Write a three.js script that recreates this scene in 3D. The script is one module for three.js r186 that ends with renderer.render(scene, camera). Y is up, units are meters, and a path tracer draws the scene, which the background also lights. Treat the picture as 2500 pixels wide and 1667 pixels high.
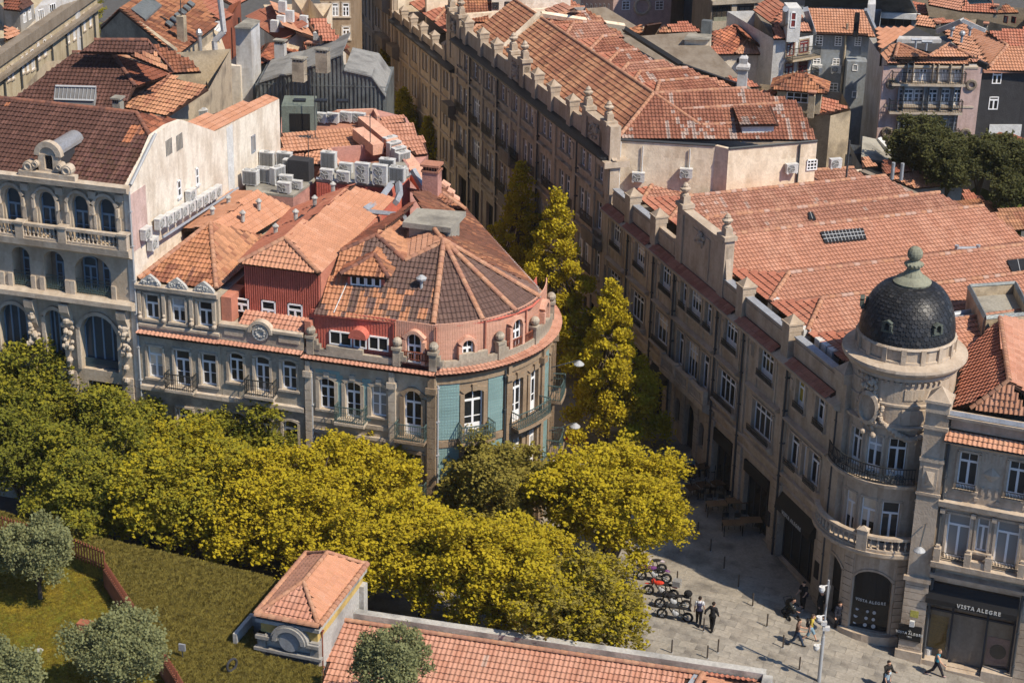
import * as THREE from 'three';
import { Sky } from 'three/addons/objects/Sky.js';
import { MarchingCubes } from 'three/addons/objects/MarchingCubes.js';
import { FontLoader } from 'three/addons/loaders/FontLoader.js';

// ---------- camera, sky, sun, exposure ----------
const V3 = (x, y, z) => new THREE.Vector3(x, y, z);
const scene = new THREE.Scene();
const FOC = 4750, PITCH = 23.5 * Math.PI / 180, ROLL = 1.26 * Math.PI / 180, CAMH = 55;
const camera = new THREE.PerspectiveCamera(2 * Math.atan(833.5 / FOC) * 180 / Math.PI, 2500 / 1667, 0.5, 6000);
camera.position.set(0, CAMH, 0);
camera.rotation.set(-PITCH, 0, ROLL);
const sunDir = V3(0.55, 0.80, 0.385).normalize();
const sky = new Sky(); sky.name = 'sky'; sky.scale.setScalar(4000); sky.userData.kind = 'structure';
sky.material.uniforms.sunPosition.value.copy(sunDir);
sky.material.uniforms.turbidity.value = 7; sky.material.uniforms.rayleigh.value = 0.8; sky.material.uniforms.mieCoefficient.value = 0.004;
scene.add(sky);
scene.environmentIntensity = 0.13;
const sun = new THREE.DirectionalLight(new THREE.Color(1, 0.86, 0.655), 5); sun.name = 'sun';
sun.position.copy(sunDir).multiplyScalar(200).add(V3(0, 0, -110)); sun.target.position.set(0, 0, -110);
sun.castShadow = true; Object.assign(sun.shadow.camera, { left: -90, right: 90, top: 120, bottom: -90, near: 1, far: 500 }); sun.shadow.mapSize.set(4096, 4096);
scene.add(sun, sun.target);
scene.fog = new THREE.FogExp2(new THREE.Color(0.95, 0.9, 0.82), 0.00008);
const renderer = new THREE.WebGLRenderer({ antialias: true });
renderer.toneMapping = THREE.LinearToneMapping; renderer.toneMappingExposure = 1.2;
renderer.shadowMap.enabled = true;

// ---------- random, noise ----------
let seed = 7; const rnd = () => { seed = (seed * 1664525 + 1013904223) >>> 0; return seed / 4294967296; };
const rr = (a, b) => a + (b - a) * rnd();
const pick = (a) => a[Math.floor(rnd() * a.length)];
const hash = (x, y, s = 0) => { let h = (x * 374761393 + y * 668265263 + s * 2147483647) | 0; h = Math.imul(h ^ (h >>> 13), 1274126177); return ((h ^ (h >>> 16)) >>> 0) / 4294967296; };
const vnoise = (x, y, s = 0, per = 0) => { const w = (a) => per ? ((a % per) + per) % per : a; const i = Math.floor(x), j = Math.floor(y), f = x - i, g = y - j, u = f * f * (3 - 2 * f), v = g * g * (3 - 2 * g);
  const a = hash(w(i), w(j), s), b = hash(w(i + 1), w(j), s), c = hash(w(i), w(j + 1), s), d = hash(w(i + 1), w(j + 1), s); return a + (b - a) * u + (c - a) * v + (a - b - c + d) * u * v; };

// ---------- a pixel of the survey photograph and a height give a point of the place ----------
const cf = V3(0, -Math.sin(PITCH), -Math.cos(PITCH)), cu0 = V3(0, Math.cos(PITCH), -Math.sin(PITCH));
const ciu = cu0.clone().multiplyScalar(Math.cos(ROLL)).add(V3(-Math.sin(ROLL), 0, 0)), cir = V3(Math.cos(ROLL), 0, 0).addScaledVector(cu0, Math.sin(ROLL));
const ray = (x, y) => cf.clone().multiplyScalar(FOC).addScaledVector(cir, x - 1250).addScaledVector(ciu, 833.5 - y).normalize();
const P = (x, y, h = 0) => { const d = ray(x, y); return d.multiplyScalar((h - CAMH) / d.y).add(V3(0, CAMH, 0)); };
const gnd = (x, z) => { const t = (x - 12) * 0.92 + (z + 93) * 0.39, s = (x - 15.2) * -0.35 + (z + 97.3) * -0.94; return -0.09 * Math.min(22, Math.max(0, t - 1)) + 0.07 * Math.min(14, Math.max(0, s)) * Math.min(1, Math.max(0, (x + 6) / 14 + Math.max(0, -z - 105) / 20)); };
const PG = (x, y) => { let p = P(x, y, 0); for (let i = 0; i < 8; i++) p = P(x, y, gnd(p.x, p.z)); return p; };
const Z = (x0, y0, k) => (x, y) => [x0 + x / k, y0 + y / k];
const z1 = Z(0, 0, 2.8), z2 = Z(600, 0, 2.8), z3 = Z(1200, 0, 2.8), z4 = Z(1800, 0, 2.8), z5 = Z(0, 500, 2.8), z6 = Z(600, 500, 2.8), z7 = Z(1200, 500, 2.8), z8 = Z(1800, 500, 2.8);
const PZ = (zf) => (x, y, h) => P(...zf(x, y), h);
const p1 = PZ(z1), p2 = PZ(z2), p3 = PZ(z3), p4 = PZ(z4), p5 = PZ(z5), p6 = PZ(z6), p8 = PZ(z8);

// ---------- textures and materials ----------
function tex(n, f, srgb) { const d = new Uint8Array(n * n * 4); for (let j = 0; j < n; j++) for (let i = 0; i < n; i++) { const c = f(i / n, j / n), k = (j * n + i) * 4; for (let q = 0; q < 3; q++) d[k + q] = Math.max(0, Math.min(255, 255 * (c.length ? c[q] : c))); d[k + 3] = 255; }
  const t = new THREE.DataTexture(d, n, n); t.wrapS = t.wrapT = THREE.RepeatWrapping; t.magFilter = THREE.LinearFilter; t.minFilter = THREE.LinearMipmapLinearFilter; t.generateMipmaps = true; if (srgb) t.colorSpace = THREE.SRGBColorSpace; t.needsUpdate = true; return t; }
const fbm = (x, y, p, s, o = 4) => { let a = 0.5, v = 0; for (let i = 0; i < o; i++) { v += a * vnoise(x * p, y * p, s + i, p); p *= 2; a *= 0.5; } return v / (1 - Math.pow(0.5, o)); };
const T = {
  grain: tex(256, (x, y) => 0.72 + 0.28 * (0.5 * fbm(x, y, 6, 1) + 0.5 * fbm(x, y, 40, 9, 2)), true),
  stain: tex(512, (x, y) => { const a = fbm(x, y, 5, 3), b = fbm(x * 1, y * 0.25, 24, 5, 3), m = Math.max(0, a * 0.5 + b * 0.6 - 0.42) * 1.9; return [1 - m * 0.17, 1 - m * 0.2, 1 - m * 0.23].map((c) => c * (0.9 + 0.1 * fbm(x, y, 60, 2, 2))); }, true),
  blotch: tex(512, (x, y) => { const a = fbm(x, y, 7, 13, 5), m = Math.max(0, a - 0.46) * 2.6; return [1 - m * 0.26, 1 - m * 0.26, 1 - m * 0.25].map((c) => c * (0.86 + 0.14 * fbm(x, y, 70, 22, 2))); }, true),
  lawn: tex(512, (x, y) => { const a = fbm(x, y, 8, 33, 5), b = fbm(x, y, 90, 41, 2); return [0.62 + 0.5 * (a - 0.3) * 0.9, 0.62 + 0.25 * a, 0.5 + 0.2 * a].map((c) => c * (0.62 + 0.5 * b)); }, true),
  bump: tex(256, (x, y) => fbm(x, y, 30, 51, 3)),
};
const rep = (t, k) => { const c = t.clone(); c.repeat.set(k, k); c.needsUpdate = true; return c; };
const TX = { grain: rep(T.grain, 0.4), stain: rep(T.stain, 0.13), blotch: rep(T.blotch, 0.16), lawn: rep(T.lawn, 0.14), leaf: rep(T.grain, 1.2), bump: rep(T.bump, 0.5) };
function mat(r, g, b, o = {}) { const { map = 'grain', bump = 0.01, ...q } = o; const m = new THREE.MeshPhysicalMaterial({ color: new THREE.Color().setRGB(r, g, b), roughness: 0.88, ...q }); if (map) m.map = TX[map]; if (bump) { m.bumpMap = TX.bump; m.bumpScale = bump; } m.specularIntensity = q.specularIntensity ?? 0.5; return m; }
const M = {
  stoneR: mat(0.50, 0.41, 0.315, { map: 'stain' }), stoneRt: mat(0.53, 0.44, 0.345, { map: 'stain' }), stoneDark: mat(0.26, 0.22, 0.175, { map: 'stain' }),
  stoneL: mat(0.52, 0.435, 0.33, { map: 'stain' }), stoneLt: mat(0.55, 0.47, 0.375, { map: 'stain' }), granite: mat(0.47, 0.405, 0.315, { map: 'blotch' }),
  brownstone: mat(0.33, 0.245, 0.165, { map: 'stain' }), whitewash: mat(0.81, 0.735, 0.625, { map: 'stain' }), cream: mat(0.84, 0.715, 0.55, { map: 'stain' }), grey: mat(0.36, 0.35, 0.33, { map: 'stain' }),
  lgrey: mat(0.55, 0.55, 0.55, { map: 'stain' }), bluegrey: mat(0.30, 0.335, 0.37, { map: 'stain' }), dkgrey: mat(0.055, 0.055, 0.06, { map: 'grain' }), white: mat(0.78, 0.78, 0.76), pinkw: mat(0.60, 0.44, 0.40, { map: 'stain' }),
  beige: mat(0.50, 0.41, 0.29, { map: 'blotch' }), concrete: mat(0.36, 0.34, 0.29, { map: 'blotch' }), salmon: mat(0.64, 0.26, 0.175), salmonRed: mat(0.70, 0.19, 0.135), salmonPale: mat(0.82, 0.46, 0.33),
  terrace: mat(0.46, 0.215, 0.145, { map: 'blotch' }), pinkPlaster: mat(0.56, 0.29, 0.24, { map: 'blotch' }), underlay: mat(0.075, 0.038, 0.028), mortar: mat(0.62, 0.30, 0.20, { map: 'grain' }),
  zinc: mat(0.26, 0.285, 0.285, { roughness: 0.5, metalness: 0.5, map: 'blotch' }), zincRoof: mat(0.30, 0.30, 0.29, { map: 'blotch' }), steel: mat(0.66, 0.66, 0.66, { roughness: 0.35, metalness: 0.6, bump: 0 }), galv: mat(0.46, 0.49, 0.54, { roughness: 0.5, metalness: 0.25, bump: 0 }), verdigris: mat(0.12, 0.14, 0.12),
  iron: mat(0.03, 0.033, 0.035, { roughness: 0.5, map: null, bump: 0 }), pipe: mat(0.055, 0.06, 0.065, { roughness: 0.5, map: null, bump: 0 }), pipeGrey: mat(0.35, 0.36, 0.37, { roughness: 0.5, map: null, bump: 0 }),
  frame: mat(0.80, 0.80, 0.80, { roughness: 0.45, map: null, bump: 0 }), frameBlue: mat(0.145, 0.235, 0.33, { roughness: 0.5, map: null, bump: 0 }), frameDark: mat(0.04, 0.04, 0.045, { map: null, bump: 0 }), frameRed: mat(0.16, 0.03, 0.03, { map: null, bump: 0 }),
  glass: mat(0.018, 0.02, 0.022, { roughness: 0.06, map: null, bump: 0 }), glassB: mat(0.05, 0.05, 0.048, { roughness: 0.07, map: null, bump: 0 }), curtain: mat(0.26, 0.255, 0.245, { roughness: 0.35, map: null, bump: 0 }), glassBlue: mat(0.03, 0.055, 0.075, { roughness: 0.1, map: null, bump: 0 }),
  dark: mat(0.012, 0.012, 0.013, { map: null, bump: 0 }), shopBlack: mat(0.014, 0.014, 0.015, { roughness: 0.6, map: null, bump: 0 }), letter: mat(0.5, 0.5, 0.48, { map: null, bump: 0 }), slate: mat(0.028, 0.03, 0.034, { roughness: 0.42 }), copper: mat(0.27, 0.275, 0.205, { map: 'blotch' }),
  tileTeal: mat(0.30, 0.46, 0.45, { roughness: 0.3, bump: 0 }), tealJoint: mat(0.48, 0.55, 0.53), bronzeGreen: mat(0.10, 0.15, 0.14, { roughness: 0.6 }), acWhite: mat(0.74, 0.74, 0.72, { roughness: 0.5, map: 'grain', bump: 0 }), acGrille: mat(0.15, 0.15, 0.145, { map: null, bump: 0 }), acFan: mat(0.33, 0.33, 0.32, { map: null, bump: 0 }),
  bark: mat(0.14, 0.11, 0.08, { map: 'blotch' }), wood: mat(0.26, 0.16, 0.085), rust: mat(0.30, 0.10, 0.06, { map: 'blotch' }), hedgeWall: mat(0.40, 0.15, 0.085, { map: 'blotch' }), yellowWall: mat(0.62, 0.45, 0.16, { map: 'blotch' }),
  tile: new THREE.MeshPhysicalMaterial({ color: 0xffffff, roughness: 0.85, map: TX.leaf, specularIntensity: 0.4 }), asphalt: mat(0.12, 0.12, 0.12), lightstone: mat(0.5, 0.49, 0.46, { map: 'blotch' }),
};

// ---------- geometry ----------
class Geo { constructor() { this.p = []; }
  tri(a, b, c) { this.p.push(a.x, a.y, a.z, b.x, b.y, b.z, c.x, c.y, c.z); return this; }
  quad(a, b, c, d) { return this.tri(a, b, c).tri(a, c, d); }
  hex(a, b, c, d, e, f, g, h) { return this.quad(a, b, c, d).quad(f, e, h, g).quad(e, a, d, h).quad(b, f, g, c).quad(d, c, g, h).quad(e, f, b, a); } // abcd front ccw, efgh behind them
  box(x0, x1, y0, y1, z0, z1) { const v = V3; return this.hex(v(x0, y0, z1), v(x1, y0, z1), v(x1, y1, z1), v(x0, y1, z1), v(x0, y0, z0), v(x1, y0, z0), v(x1, y1, z0), v(x0, y1, z0)); }
  add(g, m) { if (!g) return this; if (Array.isArray(g)) { g.forEach((k) => this.add(k, m)); return this; } if (g instanceof Geo) { if (!m) { for (const k of g.p) this.p.push(k); return this; } g = g.buf(); } const q = g.index ? g.toNonIndexed() : g.clone(); if (m) q.applyMatrix4(m); for (const k of q.attributes.position.array) this.p.push(k); return this; }
  buf() { const g = new THREE.BufferGeometry(); g.setAttribute('position', new THREE.Float32BufferAttribute(this.p, 3)); g.computeVertexNormals(); return uvBox(g); } }
function uvBox(g) { const p = g.attributes.position, n = g.attributes.normal, u = new Float32Array(p.count * 2); for (let i = 0; i < p.count; i++) { const x = p.getX(i), y = p.getY(i), z = p.getZ(i), nx = n.getX(i), ny = n.getY(i), nz = n.getZ(i);
  if (Math.abs(ny) > 0.75) { u[i * 2] = x; u[i * 2 + 1] = z; } else { const l = Math.hypot(nx, nz) || 1; u[i * 2] = (x * nz - z * nx) / l; u[i * 2 + 1] = Math.abs(ny) > 0.25 ? y / Math.sqrt(1 - ny * ny) : y; } } g.setAttribute('uv', new THREE.BufferAttribute(u, 2)); return g; }
const T4 = (x, y, z, rx = 0, ry = 0, rz = 0, s = 1) => new THREE.Matrix4().compose(V3(x, y, z), new THREE.Quaternion().setFromEuler(new THREE.Euler(rx, ry, rz, 'YXZ')), typeof s === 'number' ? V3(s, s, s) : V3(...s));
const bx = (x0, x1, y0, y1, z0, z1) => new Geo().box(x0, x1, y0, y1, z0, z1);
function bar(a, b, r, n = 6, r2 = r) { const d = b.clone().sub(a), L = d.length(); const g = new THREE.CylinderGeometry(r2, r, L, n); g.applyMatrix4(new THREE.Matrix4().compose(a.clone().addScaledVector(d, 0.5), new THREE.Quaternion().setFromUnitVectors(V3(0, 1, 0), d.normalize()), V3(1, 1, 1))); return new Geo().add(g); }
const lathe = (pts, n = 12, m) => new Geo().add(new THREE.LatheGeometry(pts.map(([r, y]) => new THREE.Vector2(r, y)), n), m);
const ball = (r, x, y, z, n = 8, s = [1, 1, 1]) => new Geo().add(new THREE.SphereGeometry(r, n, Math.max(4, n * 0.7 | 0)), T4(x, y, z, 0, 0, 0, s));
function prism(top, bottom, cap = true) { const g = new Geo(), n = top.length, lo = top.map((p, i) => V3(p.x, Array.isArray(bottom) ? bottom[i] : bottom, p.z)); // ccw from above or cw, both sides are drawn
  for (let i = 0; i < n; i++) { const j = (i + 1) % n; g.quad(lo[i], lo[j], top[j], top[i]); } if (cap) for (const [a, b, c] of fan(top)) g.tri(top[a], top[b], top[c]); return g; }
function fan(p) { const up = V3(0, 0, 0); p.forEach((q, i) => up.add(q.clone().cross(p[(i + 1) % p.length]))); if (p.length === 3) return [[0, 1, 2]]; return THREE.ShapeUtils.triangulateShape(p.map((q) => new THREE.Vector2(q.x, q.z)), []); }

// ---------- things and parts ----------
const BASE = new WeakMap(), used = new Map();
const numbered = (n) => { const k = used.get(n) || 0; used.set(n, k + 1); return k ? n + '_' + String(k).padStart(3, '0') : n; };
function tag(o, label, category, group) { if (label) o.userData.label = label; if (category) o.userData.category = category; if (group) o.userData.group = group; return o; }
function thing(name, label, category, base = V3(0, 0, 0), group) { const g = new THREE.Group(); g.name = numbered(name); g.position.copy(base); BASE.set(g, base.clone()); scene.add(g); return tag(g, label, category, group); }
function meshOf(name, geo, m) { const o = new THREE.Mesh(geo || new THREE.BufferGeometry(), m); o.name = name; o.castShadow = o.receiveShadow = true; return o; }
function part(parent, name, geos, m, label) { const g = geos instanceof Geo ? geos : new Geo().add(geos); if (!g.p.length) return null; const b = BASE.get(parent) || V3(0, 0, 0), q = g.p; for (let i = 0; i < q.length; i += 3) { q[i] -= b.x; q[i + 1] -= b.y; q[i + 2] -= b.z; }
  const o = meshOf(name, g.buf(), m); BASE.set(o, b); if (label) o.userData.label = label; parent.add(o); return o; }
function single(name, geo, m, label, category, group) { const g = geo instanceof Geo ? geo : new Geo().add(geo); const bb = new THREE.Box3().setFromArray(g.p), c = bb.getCenter(V3()); c.y = bb.min.y; const o = meshOf(numbered(name), null, m); const q = g.p; for (let i = 0; i < q.length; i += 3) { q[i] -= c.x; q[i + 1] -= c.y; q[i + 2] -= c.z; } o.geometry = g.buf(); o.position.copy(c); BASE.set(o, c); scene.add(o); return tag(o, label, category, group); }
function put(parent, name, geo, m, pos, quat) { const o = meshOf(name, geo, m); const b = BASE.get(parent) || V3(0, 0, 0); o.position.copy(pos).sub(b); if (quat) o.quaternion.copy(quat); parent.add(o); return o; }
function struct(name, geo, m) { const o = single(name, geo, m); o.userData.kind = 'structure'; return o; }
function copyOf(src, pos, ry, label, group) { const c = src.clone(); c.name = numbered(src.name.replace(/_\d{3}$/, '')); c.position.copy(pos); if (ry !== undefined) c.rotation.y = ry; if (label) c.userData.label = label; if (group) c.userData.group = group; scene.add(c); return c; }

// ---------- facades: u along, v up, w outward ----------
class Fac {
  constructor(a, dx, dz) { this.a = V3(a.x, 0, a.z); this.d = V3(dx, 0, dz).normalize(); this.n = V3(-this.d.z, 0, this.d.x); this.q = new THREE.Quaternion().setFromAxisAngle(V3(0, 1, 0), Math.atan2(-this.d.z, this.d.x)); }
  map(u, v, w) { return this.a.clone().addScaledVector(this.d, u).addScaledVector(this.n, w).add(V3(0, v, 0)); }
  quat() { return this.q; }
  at(x, y, off = 0) { const r = ray(x, y), o = V3(0, CAMH, 0), t = this.a.clone().addScaledVector(this.n, off).sub(o).dot(this.n) / r.dot(this.n), p = o.addScaledVector(r, t); return [p.clone().sub(this.a).dot(this.d), p.y]; }
  m4(u, v, w) { return new THREE.Matrix4().compose(this.map(u, v, w), this.quat(u), V3(1, 1, 1)); } }
class ArcFac extends Fac { // turns away from the viewer with radius R
  constructor(a, dx, dz, R) { super(a, dx, dz); this.R = R; this.f0 = Math.atan2(this.d.z, this.d.x); this.c = this.a.clone().addScaledVector(this.n, -R); this.curved = true; }
  f(u) { return this.f0 - u / this.R; }
  map(u, v, w) { const f = this.f(u); return this.c.clone().add(V3(-Math.sin(f) * (this.R + w), v, Math.cos(f) * (this.R + w))); }
  quat(u) { return new THREE.Quaternion().setFromAxisAngle(V3(0, 1, 0), -this.f(u)); } }
const facTo = (p, q) => new Fac(p, q.x - p.x, q.z - p.z);
function fbox(f, u0, u1, v0, v1, w0, w1, du = 0.45) { const g = new Geo(), n = f.curved ? Math.max(1, Math.ceil((u1 - u0) / du)) : 1; for (let i = 0; i < n; i++) { const a = u0 + (u1 - u0) * i / n, b = u0 + (u1 - u0) * (i + 1) / n; g.hex(f.map(a, v0, w1), f.map(b, v0, w1), f.map(b, v1, w1), f.map(a, v1, w1), f.map(a, v0, w0), f.map(b, v0, w0), f.map(b, v1, w0), f.map(a, v1, w0)); } return g; }
function profile(f, u0, u1, pts, du = 0.45) { const g = new Geo(), n = f.curved ? Math.max(1, Math.ceil((u1 - u0) / du)) : 1; for (let i = 0; i < n; i++) { const a = u0 + (u1 - u0) * i / n, b = u0 + (u1 - u0) * (i + 1) / n; for (let k = 0; k + 1 < pts.length; k++) g.quad(f.map(a, pts[k][1], pts[k][0]), f.map(b, pts[k][1], pts[k][0]), f.map(b, pts[k + 1][1], pts[k + 1][0]), f.map(a, pts[k + 1][1], pts[k + 1][0])); }
  for (const u of [u0, u1]) for (let k = 1; k + 1 < pts.length; k++) g.tri(f.map(u, pts[0][1], pts[0][0]), f.map(u, pts[k][1], pts[k][0]), f.map(u, pts[k + 1][1], pts[k + 1][0])); return g; }
const rise = (o) => (o.arch || 0) * o.w / 2;
const topAt = (o, u) => { const r = rise(o); if (!r) return o.v + o.h; const k = Math.min(1, Math.abs(u - o.u) / (o.w / 2)); if (o.arch >= 0.95) return o.v + o.h - r + r * Math.sqrt(1 - k * k); const R = (o.w * o.w / 4 + r * r) / (2 * r); return o.v + o.h - R + Math.sqrt(Math.max(0, R * R - (k * o.w / 2) ** 2)); };
function wallGeo(f, u0, u1, v0, v1, ops, t = 0.3) { const g = new Geo(); let bs = [u0, u1]; for (const o of ops) { const n = o.arch ? 8 : 1; for (let i = 0; i <= n; i++) bs.push(o.u - o.w / 2 + o.w * i / n); } bs = bs.filter((b) => b >= u0 - 1e-6 && b <= u1 + 1e-6).sort((a, b) => a - b); const bb = [bs[0]]; for (const b of bs) { const l = bb[bb.length - 1]; if (b - l < 1e-4) continue; if (f.curved) { const n = Math.ceil((b - l) / 0.45); for (let i = 1; i < n; i++) bb.push(l + (b - l) * i / n); } bb.push(b); }
  for (let i = 0; i + 1 < bb.length; i++) { const a = bb[i], b = bb[i + 1], m = (a + b) / 2; const cov = ops.filter((o) => m > o.u - o.w / 2 && m < o.u + o.w / 2).sort((p, q) => p.v - q.v); let la = v0, lb = v0; const cell = (ha, hb) => { if (ha - la < 1e-3 && hb - lb < 1e-3) return; g.hex(f.map(a, la, 0), f.map(b, lb, 0), f.map(b, hb, 0), f.map(a, ha, 0), f.map(a, la, -t), f.map(b, lb, -t), f.map(b, hb, -t), f.map(a, ha, -t)); };
    for (const o of cov) { cell(Math.max(v0, o.v), Math.max(v0, o.v)); la = topAt(o, a); lb = topAt(o, b); } cell(v1, v1); } return g; }

// ---------- windows ----------
const WC = new Map();
function winGeo(w, h, arch, style) { const key = [w.toFixed(2), h.toFixed(2), arch, style].join(); if (WC.has(key)) return WC.get(key); const o = { u: 0, v: 0, w, h, arch }, f = 0.075, fr = new Geo(), pa = new Geo(), n = arch ? 8 : 1, D = 0.08;
  const X = (i) => -w / 2 + w * i / n; for (let i = 0; i < n; i++) { const a = X(i), b = X(i + 1), ta = topAt(o, a), tb = topAt(o, b); pa.quad(V3(a, 0, -0.045), V3(b, 0, -0.045), V3(b, tb, -0.045), V3(a, ta, -0.045)); fr.hex(V3(a, ta - f, 0), V3(b, tb - f, 0), V3(b, tb, 0), V3(a, ta, 0), V3(a, ta - f, -D), V3(b, tb - f, -D), V3(b, tb, -D), V3(a, ta, -D)); }
  const sh = topAt(o, w / 2); fr.box(-w / 2, -w / 2 + f, 0, sh, -D, 0).box(w / 2 - f, w / 2, 0, sh, -D, 0).box(-w / 2 + f, w / 2 - f, 0, f, -D, 0);
  const s = style.split(':'), kind = s[0]; const vb = (x, y0, y1, t = 0.05) => fr.box(x - t, x + t, y0, y1, -D, -0.004), hb = (y, x0 = -w / 2 + f, x1 = w / 2 - f, t = 0.05) => fr.box(x0, x1, y - t, y + t, -D, -0.006);
  if (kind === 'T') { const y = h * (+s[1] || 0.7); hb(y, undefined, undefined, 0.06); vb(0, f, y - 0.05, 0.06); if (s[2]) for (let i = 1; i < +s[2]; i++) hb(f + (y - f) * i / +s[2], undefined, undefined, 0.018); if (s[3]) vb(0, y + 0.05, topAt(o, 0) - f, 0.018); if (s[4]) fr.box(-w / 2 + f, w / 2 - f, f, +s[4], -D, -0.02); }
  if (kind === 'Q') { const y = h * 0.72; hb(y); for (const k of [-0.25, 0, 0.25]) vb(k * w, f, topAt(o, k * w) - f, k ? 0.028 : 0.04); if (s[1]) fr.box(-w / 2 + f, w / 2 - f, f, +s[1], -D, -0.02); }
  if (kind === 'G') { const nx = +s[1], ny = +s[2], t = +s[3] || 0.03; for (let i = 1; i < nx; i++) vb(-w / 2 + w * i / nx, f, topAt(o, -w / 2 + w * i / nx) - f, t); for (let i = 1; i < ny; i++) hb(h * i / ny, undefined, undefined, t); }
  const r = [fr.buf(), pa.buf()]; WC.set(key, r); return r; }
function win(parent, f, o, style = 'T', fm = M.frame, gm, back = -0.16, name = 'window') { const [a, b] = winGeo(o.w, o.h, o.arch || 0, style); const m = put(parent, name, a, fm, f.map(o.u, o.v, back), f.quat(o.u)); const k = meshOf('pane', b, gm || (rnd() < 0.55 ? M.glass : rnd() < 0.72 ? M.glassB : M.curtain)); m.add(k); if (parent.isGroup && !gm && !o.arch && o.h > 1.2 && rnd() < 0.3) { const y = o.h * rr(0.35, 0.8); m.add(meshOf('blind', bx(-o.w / 2 + 0.08, o.w / 2 - 0.08, y, o.h - 0.08, -0.044, -0.04).buf(), rnd() < 0.5 ? M.lgrey : M.cream)); } return m; }
const rectOp = (f, zf, x0, y0, x1, y1, off = 0) => { const [a, vt] = f.at(...zf(x0, y0), off), [b, vb] = f.at(...zf(x1, y1), off); return { u: (a + b) / 2, v: vb, w: Math.abs(b - a), h: vt - vb }; };
function surround(f, o, t = 0.14, d = 0.06, sill = 0.12) { const g = new Geo(), n = o.arch ? 8 : 1; const u0 = o.u - o.w / 2, u1 = o.u + o.w / 2, s0 = topAt(o, u0); g.add(fbox(f, u0 - t, u0, o.v, s0, 0, d)).add(fbox(f, u1, u1 + t, o.v, s0, 0, d));
  for (let i = 0; i < n; i++) { const a = u0 + o.w * i / n, b = u0 + o.w * (i + 1) / n, ta = topAt(o, a), tb = topAt(o, b), A = i ? a : a - t, B = i < n - 1 ? b : b + t; g.hex(f.map(a, ta, d), f.map(b, tb, d), f.map(B, tb + t, d), f.map(A, ta + t, d), f.map(a, ta, 0), f.map(b, tb, 0), f.map(B, tb + t, 0), f.map(A, ta + t, 0)); }
  if (sill) g.add(fbox(f, u0 - t - 0.05, u1 + t + 0.05, o.v - 0.12, o.v, 0, sill)); return g; }
function balcony(parent, f, u0, u1, v, d, m = M.stoneLt, rm = M.iron, o = {}) { const H = o.h || 0.95, g = fbox(f, u0, u1, v - 0.16, v, 0, d); for (const k of [0.15, 0.85]) g.add(profile(f, u0 + (u1 - u0) * k - 0.08, u0 + (u1 - u0) * k + 0.08, [[0, v - 0.16], [d * 0.8, v - 0.16], [d * 0.6, v - 0.3], [0, v - 0.55]])); const b = part(parent, 'balcony', g, m); const r = new Geo();
  const rail = (v0, v1, t) => { r.add(fbox(f, u0, u1, v0, v1, d - 0.05 - t, d - 0.05)).add(fbox(f, u0, u0 + t, v0, v1, 0, d - 0.05)).add(fbox(f, u1 - t, u1, v0, v1, 0, d - 0.05)); }; rail(v + H - 0.05, v + H, 0.05); rail(v + 0.08, v + 0.11, 0.03); rail(v + H * 0.62, v + H * 0.64, 0.025);
  const n = Math.max(3, Math.round((u1 - u0) / 0.13)); for (let i = 0; i <= n; i++) { const u = u0 + (u1 - u0 - 0.02) * i / n; r.add(fbox(f, u, u + 0.022, v, v + H, d - 0.075, d - 0.052)); if (o.scroll && i < n) { const q = (u1 - u0) / n; for (const [A, B] of [[v + 0.1, v + 0.34], [v + 0.34, v + 0.1], [v + 0.34, v + 0.6], [v + 0.6, v + 0.34]]) r.add(new Geo().hex(f.map(u, A, d - 0.055), f.map(u + q, B, d - 0.055), f.map(u + q, B + 0.025, d - 0.055), f.map(u, A + 0.025, d - 0.055), f.map(u, A, d - 0.07), f.map(u + q, B, d - 0.07), f.map(u + q, B + 0.025, d - 0.07), f.map(u, A + 0.025, d - 0.07))); } }
  for (const u of [u0, u1 - 0.022]) for (let w = 0.08; w < d - 0.1; w += 0.14) r.add(fbox(f, u, u + 0.022, v, v + H, w, w + 0.02)); part(b, 'railing', r, rm); return b; }
const balusterG = lathe([[0.03, 0], [0.07, 0], [0.07, 0.06], [0.035, 0.1], [0.085, 0.24], [0.04, 0.42], [0.035, 0.5], [0.07, 0.54], [0.07, 0.6], [0.03, 0.6]], 6);
function balustrade(parent, f, u0, u1, v, w, m, o = {}) { const g = fbox(f, u0, u1, v, v + 0.12, w - 0.12, w + 0.12).add(fbox(f, u0, u1, v + 0.72, v + 0.88, w - 0.14, w + 0.14)); const b = part(parent, 'balustrade', g, m); const n = Math.floor((u1 - u0) / 0.24), gb = balusterG.buf(); for (let i = 0; i < n; i++) put(b, 'baluster', gb, m, f.map(u0 + (i + 0.5) * (u1 - u0) / n, v + 0.12, w)); return b; }
function downpipe(parent, f, u, v0, v1, w = 0.12, m = M.pipe, r = 0.06) { const g = new Geo().add(bar(f.map(u, v0, w), f.map(u, v1, w), r)); for (let v = v0 + 1; v < v1; v += 2) g.add(fbox(f, u - 0.09, u + 0.09, v, v + 0.07, 0, w + 0.07)); return part(parent, 'downpipe', g, m); }

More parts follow.
